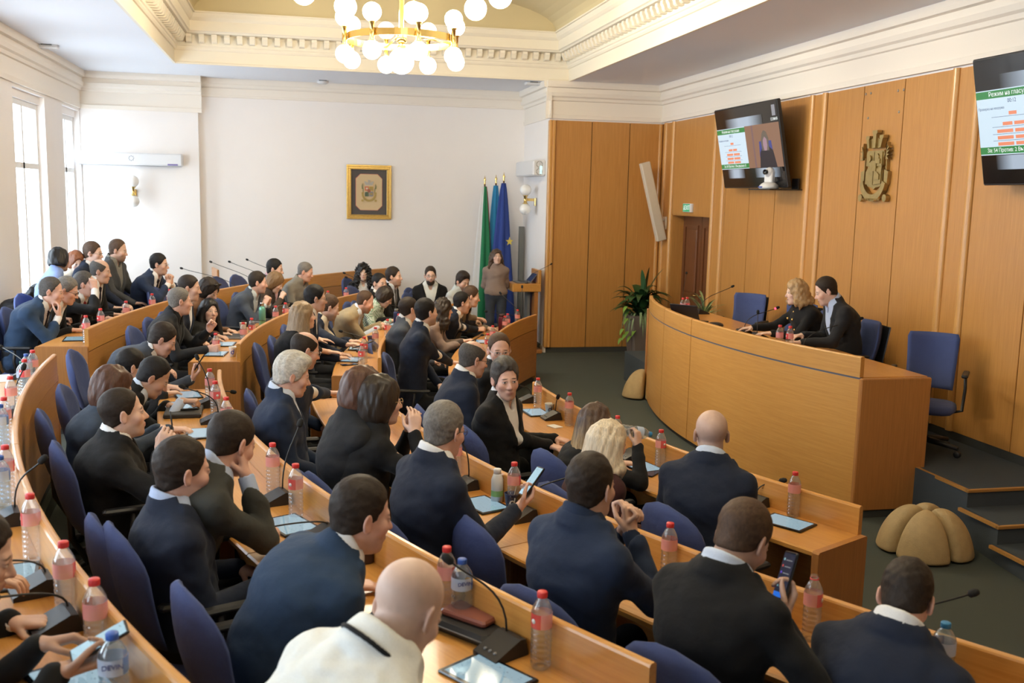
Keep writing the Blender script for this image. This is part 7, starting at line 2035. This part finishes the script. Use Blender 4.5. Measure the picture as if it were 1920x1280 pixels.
flag(3.04, 16.22, 2.60, [('white', (.70, .70, .70)), ('green', (.02, .20, .09)), ('red', (.33, .03, .04))][::1], 'white, green and red national flag on a pole, leftmost of three flags', .15)
flag(3.24, 16.28, 2.62, [('cyan', (.03, .25, .50)), ('cyan2', (.028, .22, .46))], 'light blue flag on a pole in the middle of three flags', .12)
flag(3.34, 16.12, 2.66, [('eu', (.025, .055, .27)), ('eu2', (.022, .05, .24))], 'dark blue flag with a gold star, rightmost of three flags', .18, star=True)
tag(MB().box((-.045, -.03, 0), (.045, .03, 1.92), bev=.006).build('cable_duct', mat('duct_grey', (.19, .20, .20), .5), None, (3.71, 16.35, .0)), 'grey upright cable duct in the corner behind the lectern', 'duct')
# ---- lectern with laptop and microphone
o = empty('lectern', (3.47, 15.0, 0), 0, 'oak lectern with laptop and microphone beside the flags', 'lectern')
MB().box((-.03, -.22, .06), (.03, .22, .97)).build('lectern_leg', WOODE, o, (.14, 0, 0)); MB().box((-.02, -.10, .06), (.02, .10, .97)).build('steel_column', GREYP, o, (.05, 0, 0))
MB().box((-.25, -.25, 0), (.25, .25, .06), bev=.01).build('lectern_foot', WOODE, o)
MB().box((-.24, -.24, .965), (.21, .24, 1.09), bev=.008).build('lectern_desk', WOODD, o); MB().box((.16, -.24, 1.09), (.21, .24, 1.30), bev=.008).build('lectern_board', WOODD, o)
laptop((3.42, 15.0, 1.092), math.radians(-90), 'thin grey laptop open on the lectern', ALU, 130, lid=ALU, scr=SCRD)
mo = empty('lectern_microphone', (3.46, 14.80, 1.092), 0, 'gooseneck microphone rising from the lectern desk', 'microphone')
g = MB(); pts = goose(g, (0, 0, 0), (.36, -.04, .30)); g.lathe([(.025, 0), (.02, .015)], 12); g.build('gooseneck', BLACKP, mo)
MB().tube([(.355, -.04, .297), (.385, -.044, .315)], [.012, .010], 8).build('windscreen', MATS['foam_black'], mo)
o = empty('wall_socket', (3.768, 15.35, .62), 0, 'white wall socket with a hanging black cord near the lectern', 'socket')
MB().box((-.015, -.05, -.04), (.0, .05, .04), bev=.006).build('socket_plate', WHITEP, o)
MB().tube([(-.015, 0, -.01), (-.07, .0, -.06), (-.10, -.02, -.30), (-.06, -.05, -.55), (-.12, -.15, -.612), (-.30, -.2, -.615)], .006, 6).build('cord', BLACKP, o)

# ---- planter with leafy plants
pl_ = empty('planter', (5.10, 14.18, 0), 0, 'tall taupe planter with dark leafy plant beside the oak wall', 'planter')
POTM = mat('planter_taupe', (.17, .135, .115), .5)
mb = MB(); n = 4
for (w, z) in ():
    pass
def sq(w, z, b=.04): return [(-w+b, -w, z), (w-b, -w, z), (w, -w+b, z), (w, w-b, z), (w-b, w, z), (-w+b, w, z), (-w, w-b, z), (-w, -w+b, z)]
vs = sq(.14, 0)+sq(.215, .68)+sq(.195, .68)+sq(.185, .62)
fs = [tuple(range(7, -1, -1)), tuple(range(24, 32))]+[(r*8+i, r*8+(i+1) % 8, r*8+8+(i+1) % 8, r*8+8+i) for r in range(3) for i in range(8)]
mb.add(vs, fs); mb.build('pot', POTM, pl_)
MB().box((-.18, -.18, .60), (.18, .18, .635)).build('soil', mat('soil', (.03, .02, .014), .95), pl_)
def leaf(mb, base, tip, w, droop, fold=.25):
    b = Vector(base); e = Vector(tip); d = e-b
    sd = d.cross(Vector((0, 0, 1)))
    sd = sd.normalized() if sd.length > 1e-4 else Vector((1, 0, 0))
    n = 7; vs = []; fs = []
    for k in range(n+1):
        t_ = k/n
        c_ = b+d*t_+Vector((0, 0, droop*4*t_*(1-t_)-droop*.6*t_*t_))
        ww = w*math.sin(pi*min(1, .05+.95*t_))**.8*(1-.35*t_)
        up = Vector((0, 0, fold*ww))
        vs += [c_-sd*ww+up, c_, c_+sd*ww+up]
    for k in range(n):
        q = k*3
        fs += [(q, q+1, q+4, q+3), (q+1, q+2, q+5, q+4)]
    mb.add(vs, fs, smooth=True)
LEAFD = mat('leaf_dark', (.030, .085, .026), .38, noise=.35, nscale=9); LEAFM = mat('leaf_lime', (.20, .36, .055), .45, noise=.3, nscale=12); LEAFS = mat('leaf_striped', (.26, .36, .17), .5, noise=.4, nscale=30)
rr = random.Random(11)
for i in range(64):
    a = rr.uniform(0, 2*pi); el = rr.uniform(.10, 1.0); L = rr.uniform(.30, .52)
    z0 = rr.uniform(.64, .92)
    b = (.10*math.cos(a)*rr.random(), .10*math.sin(a)*rr.random(), z0)
    q = MB(); leaf(q, b, (b[0]+L*math.cos(a)*math.cos(el), b[1]+L*math.sin(a)*math.cos(el)*.8, b[2]+L*math.sin(el)*.62), rr.uniform(.06, .095), .08); lo2 = q.build('leaf', LEAFD, pl_)
for i in range(3):
    q = MB(); leaf(q, (.05, 0, .9), ((.34, .10, -.02)[i], -.05, (1.42, 1.44, 1.40)[i]), .055, .05); q.build('leaf', LEAFD, pl_)
for i in range(26):
    a = rr.uniform(0, 2*pi); q = MB(); leaf(q, (.16*math.cos(a), .16*math.sin(a), .66), (.32*math.cos(a), .32*math.sin(a), rr.uniform(.40, .62)), .013, .12); q.build('spider_leaf', LEAFS, pl_)
for (dx, z) in ((-.30, .78), (-.27, .70), (-.34, .44), (-.30, .36), (-.26, .40), (-.36, .30), (-.22, .33), (-.15, .42), (.17, .50), (.24, .64), (-.28, .60)):
    q = MB(); leaf(q, (dx+.03, -.16, z+.04), (dx-.05, -.22, z-.04), .036, .02); q.build('lime_leaf', LEAFM, pl_)
q = MB(); q.tube([(-.1, -.15, .68), (-.25, -.2, .62), (-.32, -.2, .42)], .004, 6); q.tube([(-.1, -.12, .70), (-.22, -.18, .78), (-.31, -.18, .80)], .004, 6); q.build('trailing_stem', LEAFM, pl_)
p2 = empty('potted_plant', (5.30, 12.25, .39), 0, 'pale leafy plant peeping up behind the end of the presiding desk', 'plant')
MB().lathe([(.09, 0), (.13, .26), (.12, .26), (.11, .22), (.001, .22)], 20).build('pot', POTM, p2)
q = MB(); q.lathe([(.02, .2), (.012, .62)], 8); q.build('stem', LEAFM, p2)
for i in range(22):
    a = rr.uniform(0, 2*pi); q = MB(); z0 = rr.uniform(.4, .64); leaf(q, (0, 0, z0), (.30*math.cos(a), .30*math.sin(a), z0+rr.uniform(.05, .30)), .018, .05); q.build('leaf', LEAFS, p2)

# ---- stone petal seats
STONE = mat('petal_stone', (.42, .31, .155), .75, noise=.16, nscale=22, bump=.25, bscale=120)
def petals(c, rz, label, s=1.0):
    o = empty('petal_sculpture', (c[0], c[1], 0), rz, label, 'sculpture', 'stone petal sculptures')
    for k in range(4):
        a = 2*pi*k/4
        def f(P):
            q = P.copy()
            x = q[:, 0]; y = q[:, 1]; z = q[:, 2]
            d = ell(q, (.085, 0, -.07), (.245, .225, .40))
            # keep one quarter with rounded flanks
            d = smax(d, -(x-np.abs(y)*1.02-.012)*.70, .050)
            d = smax(d, -(z-.012), .02)
            return d
        V, Q = surfnet(f, (-.08, -.40, -.02), (.46, .40, .42), .0125, .03)
        me = np_mesh('petal', V*s, Q)
        link_mesh('petal', me, STONE, o, (0, 0, 0), (0, 0, a))
    return o
petals((4.28, 5.87), math.radians(-127), 'four-petal beige stone sculpture on the floor by the dais steps')
petals((4.20, 11.35), math.radians(-160), 'beige stone petal sculpture peeping out at the far end of the presiding desk')
# dark coats on the window ledge
def lump(nm, loc, dims, label, m, seed):
    def f(P):
        d = ell(P, (0, 0, dims[2]*.25), dims)
        d = np.maximum(d+.018*wob(P, 17, seed)+.008*wob(P, 41, seed), -(P[:, 2]-.004))
        return d
    V, Q = surfnet(f, (-dims[0]-.08, -dims[1]-.08, -.02), (dims[0]+.08, dims[1]+.08, dims[2]*1.3+.08), .014, .03)
    return tag(link_mesh(nm, np_mesh(nm, V, Q), m, None, loc), label, 'coat')
lump('folded_coat', (XL+.09, 11.95, .981), (.17, .34, .13), 'crumpled black coat on the window ledge at the left picture edge', cloth_mat('coat_black', (.010, .010, .012)), 1.0)
lump('folded_coat', (XL+.09, 13.05, .981), (.13, .24, .20), 'black coat heaped in the window niche beside the pier', MATS['cloth_coat_black'], 2.0)
# black handbag with brass chain by the chairs of the middle near bench
hb = empty('handbag', (.18, 4.35, .33), .4, 'black shiny handbag with brass clasps between the chairs below the brown bobs', 'handbag')
MB().box((-.17, -.07, 0), (.17, .07, .24), bev=.03).build('bag_body', mat('bag_patent', (.010, .009, .009), .18), hb)
MB().tube([(-.13, 0, .23), (-.11, 0, .38), (.11, 0, .38), (.13, 0, .23)], .011, 8).build('bag_handle', MATS['bag_patent'], hb)
for sx in (-1, 1): MB().lathe([(.016, 0), (.016, .012)], 12, Matrix.Translation((sx*.12, -.07, .19)) @ Matrix.Rotation(pi/2, 4, 'X')).build('brass_clasp', BRASS, hb)
# ------------------------------------------------------------------ seat everybody
SHORT = {'bluesuit': 'blue suit by the far bench end', 'gl4': 'grey-haired glasses wearer', 'drinker': 'cup drinker', 'baldL': 'bald one by the windows', 'bluewoman': 'sky-blue shirt', 'redhead': 'red-haired one', 'glback': 'glasses wearer by the pier',
 'greyback': 'grey jacket against the pilaster', 'clasp': 'clasped hands beside the laptop', 'greyhair': 'thumbs-up giver', 'behindgrey': 'one behind the grey hair', 'sunglass': 'brown cardigan', 'darkwoman': 'long straight black hair', 'greysweater': 'grey-blue blazer',
 'blondewoman': 'light brown bob', 'manblack': 'black hair behind the light bob', 'shirtman': 'grey-brown shirt', 'curly': 'curly black hair', 'hidden2': 'one behind the long ash hair', 'longhair': 'long ash-brown hair', 'blazer': 'cream shirt and navy blazer', 'beige': 'beige suit', 'green': 'green checked blouse',
 'headhidden': 'black hair by the grey tie', 'vestman': 'grey tie', 'centerman': 'black blazer facing the camera', 'whiteshirt': 'pale shirt', 'young1': 'grey-blue suit on the aisle', 'young2': 'navy blazer on the aisle', 'darkcurls': 'taupe blazer', 'suit4': 'folded hands at the bench end', 'behind4': 'tweed jacket',
 'bald2': 'bald one behind the white hair', 'grey2': 'white-grey hair', 'brownbob': 'brown bob with pink collar', 'darkbob': 'tousled dark bob', 'glassesgrey': 'red cuff', 'bend': 'raised phone and grey-blue suit', 'man285': 'low bow over the tablet', 'dark5': 'hidden black hair', 'bobwoman': 'dark bob at the left', 'goatee': 'black overcoat',
 'man335': 'light blue collar', 'back440': 'grey-green jacket', 'bigsuit': 'broad blue suit', 'baldwhite': 'white jacket', 'back1100': 'raised clasped hands', 'phone': 'dark phone reader', 'right': 'bowed head at bottom right', 'bald880': 'bald one by the aisle', 'glass935': 'rimless glasses', 'facing': 'swept dark hair', 'longblond': 'fading blond hair',
 'blonde': 'burgundy leather jacket', 'baldback': 'shaved head seen from behind', 'leftcut': 'face at the left edge', 'phoneleft': 'black sleeves bottom left', 'speaker': 'gold-buttoned jacket', 'chair2': 'dark blazer on the dais'}
for S in PEOPLE:
    make_person(S)
    if S['name'] in SHORT and S['name'] != 'dark5':
        yr = math.radians(S['yaw'])
        dais = S['name'] in ('speaker', 'chair2')
        fl = S['floor']
        place_chair(S['chair'][0], S['chair'][1], fl if not dais else .39, S['chair'][2], 'blue swivel chair under the %s' % SHORT[S['name']], 'dais' if dais else 'bench', 'swivel chairs in use')
PB = {S['name']: S for S in PEOPLE}
# empty chairs
for (x, y, fl, yaw, lab, kind) in EMPTYCH:
    place_chair(x, y, fl, yaw, lab, kind, 'empty swivel chairs')
def held(S, side, dz=(0, 0, 0)):
    w, d, p = S['_hands'][0 if side == 'R' else 1]
    M3 = np.array(S['_M'].to_3x3())
    return Vector(M3 @ w)+S['_M'].translation, Vector(M3 @ unit(d)), Vector(M3 @ unit(p))
def phone_in(name, side, label, scr, big=False, k=.085, flip=1):
    w, d, p = held(PB[name], side)
    c = w+d*k+p*.030
    up = (d+Vector((0, 0, .25))).normalized(); nrm = p*flip; nrm = (nrm-up*nrm.dot(up)).normalized(); rt = up.cross(nrm)
    o = empty('mobile_phone' if not big else 'tablet', (0, 0, 0), 0, label, 'phone' if not big else 'tablet')
    o.matrix_world = axes(c, rt, up, nrm)
    s_ = 1.0 if not big else 1.5
    MB().box((-.038*s_, -.02, -.005), (.038*s_, .135*s_, .004), bev=.003).build('phone_case', BLACKG, o)
    MB().box((-.034*s_, -.014, .0038), (.034*s_, .129*s_, .0046)).build('screen', scr, o)
phone_in('glassesgrey', 'R', 'glowing phone held by the one with the red cuff', SCRP, k=.09)
phone_in('phone', 'R', 'dark-screened phone held up at the lower right', SCRD, k=.08)
dp = [o for o in bpy.data.objects if o.get('label') == 'dark-screened phone held up at the lower right'][0]
for k, cc in enumerate(((.25, .45, .5), (.5, .06, .05), (.12, .06, .5), (.12, .10, .45), (.2, .45, .5))):
    q = MB(); q.lathe([(.0042, .0044), (.0042, .0052)], 10, Matrix.Translation((-.023, .108-k*.021, 0))); q.build('screen_icon', mat('icon_%d' % k, (0, 0, 0), .3, emit=cc, es=.8), dp)
    MB().box((-.012, .105-k*.021, .0044), (.024, .108-k*.021, .005)).build('screen_line', mat('icon_line', (0, 0, 0), .3, emit=(.25, .25, .27), es=.7), dp)
MB().box((-.034, -.012, .0044), (.034, .004, .005)).build('screen_bar', mat('icon_bar', (0, 0, 0), .3, emit=(.02, .14, .6), es=.9), dp)
phone_in('bend', 'R', 'phone raised in front of the bent grey-blue suit', SCRD, k=.08)
phone_in('blazer', 'R', 'pale tablet held by the cream-shirted one', SCRP, True)
phone_in('darkcurls', 'R', 'dark phone held by the taupe blazer', SCRD)
phone_in('phoneleft', 'R', 'phone with blue screen held in the bottom left corner', SCRP, k=.06)
w, d, p = held(PB['longblond'], 'R')
put_bottle('c', 0, 0, 0, 0, 'water bottle tipped to the mouth by the fading blond hair', None).matrix_world = Matrix.Translation(w+d*.085+p*.045) @ Matrix.Rotation(math.radians(100), 4, 'Y') @ Matrix.Translation((0, 0, -.10))
w, d, p = held(PB['drinker'], 'R')
o = empty('paper_cup', tuple(w+d*.08+p*.045), 0, 'white paper cup raised to the mouth by the window-side drinker', 'cup')
o.rotation_euler = (.5, .3, 0)
MB().lathe([(.024, -.04), (.036, .045), (.034, .045), (.022, -.036), (.001, -.036)], 18).build('cup_wall', CUPW, o)
w, d, p = held(PB['greyhair'], 'R')
put_bottle('r', 0, 0, 0, 0, 'water bottle gripped by the thumbs-up giver', None).location = tuple(w+d*.07+p*.045+Vector((0, 0, -.11)))
w, d, p = held(PB['goatee'], 'R')
o = empty('spectacles', tuple(w+d*.12+p*.02), 0, 'folded dark spectacles held by the black overcoat', 'spectacles')
MB().tube([(0, 0, -.04), (.01, .01, .02), (.005, 0, .09)], .004, 6).build('temple', BLACKP, o); MB().tube([(.02+.022*math.cos(t_), .0, -.05+.018*math.sin(t_)) for t_ in [2*pi*k/12 for k in range(13)]], .003, 5, False).build('rim', BLACKP, o)
# red cuff, earrings, buttons: worn, so children of the wearer
b_ = [o for o in bpy.data.objects if o.type == 'MESH' and o.name.startswith('person') and o.parent is None]
def wear(name, builder, nm, m):
    S = PB[name]; body = [o for o in b_ if o.get('label') == S['label']][0]
    mb = MB(); builder(mb, S); mb.build(nm, m, body)
def hoop(mb, S):
    for sx in (1, -1):
        c = S['_hc']+S['_HM'] @ (np.array([sx*.084, -.004, -.062])*1.05)
        mb.tube([c+S['_HM'] @ np.array([.002, .022*math.cos(t_), .022*math.sin(t_)]) for t_ in [2*pi*k/14 for k in range(15)]], .0028, 6, False)
wear('blonde', hoop, 'hoop_earring', CHROME)
for (x, z) in ((.05, -.26), (-.05, -.26), (.05, -.36), (-.05, -.36), (0, -.19)):
    wear('speaker', lambda mb, S: mb.sphere((x, .165 if z > -.2 else .205+(-.25-z)*-.3, S['_hc'][2]+z), .012, 10), 'gold_button', BRASS)

# ------------------------------------------------------------------ daylight, lamps, camera
w = bpy.data.worlds.new('overcast_sky'); SC.world = w; w.use_nodes = True
bg = w.node_tree.nodes['Background']; bg.inputs[0].default_value = (.76, .87, 1.0, 1); bg.inputs[1].default_value = SKY
for i, (a, b) in enumerate(OPEN):
    ld = bpy.data.lights.new('window_daylight', 'AREA'); ld.shape = 'RECTANGLE'; ld.size = b-a; ld.size_y = ZT-ZS
    ld.cycles.is_portal = True
    lo3 = bpy.data.objects.new('window_daylight', ld); COL.objects.link(lo3); lo3.location = (XL-.22, (a+b)/2, (ZS+ZT)/2); lo3.rotation_euler = (pi/2, 0, -pi/2)
for (R, z) in ((.5, 3.87), (.9, 4.5)):
    pass
for cy in (10.0, 3.6):
    for k in range(3):
        a = 2*pi*k/3
        ld = bpy.data.lights.new('chandelier_light', 'POINT'); ld.energy = LAMP if cy > 5 else LAMP*.14; ld.color = (1, .88, .68); ld.shadow_soft_size = .12
        lo3 = bpy.data.objects.new('chandelier_light', ld); COL.objects.link(lo3); lo3.location = (1.02+.3*math.cos(a), cy+.3*math.sin(a), 4.15)
cd = bpy.data.cameras.new('camera'); cd.sensor_width = 36; cd.lens = FPX/1920*36; cd.clip_start = .05
co = bpy.data.objects.new('camera', cd); COL.objects.link(co)
co.matrix_world = axes(CAMP, _r, _u, -_fw)
cd.dof.use_dof = True; cd.dof.focus_distance = 6.6; cd.dof.aperture_fstop = 4.0
SC.camera = co
SC.view_settings.view_transform = 'Standard'; SC.view_settings.look = 'None'; SC.view_settings.gamma = 1; SC.view_settings.exposure = EXPO
SC.view_settings.use_curve_mapping = False
SC.cycles.max_bounces = 7; SC.cycles.diffuse_bounces = 4; SC.cycles.glossy_bounces = 3; SC.cycles.transparent_max_bounces = 16; SC.cycles.caustics_reflective = False; SC.cycles.caustics_refractive = False
SC.cycles.sample_clamp_indirect = 6.0
SC.cycles.use_denoising = True
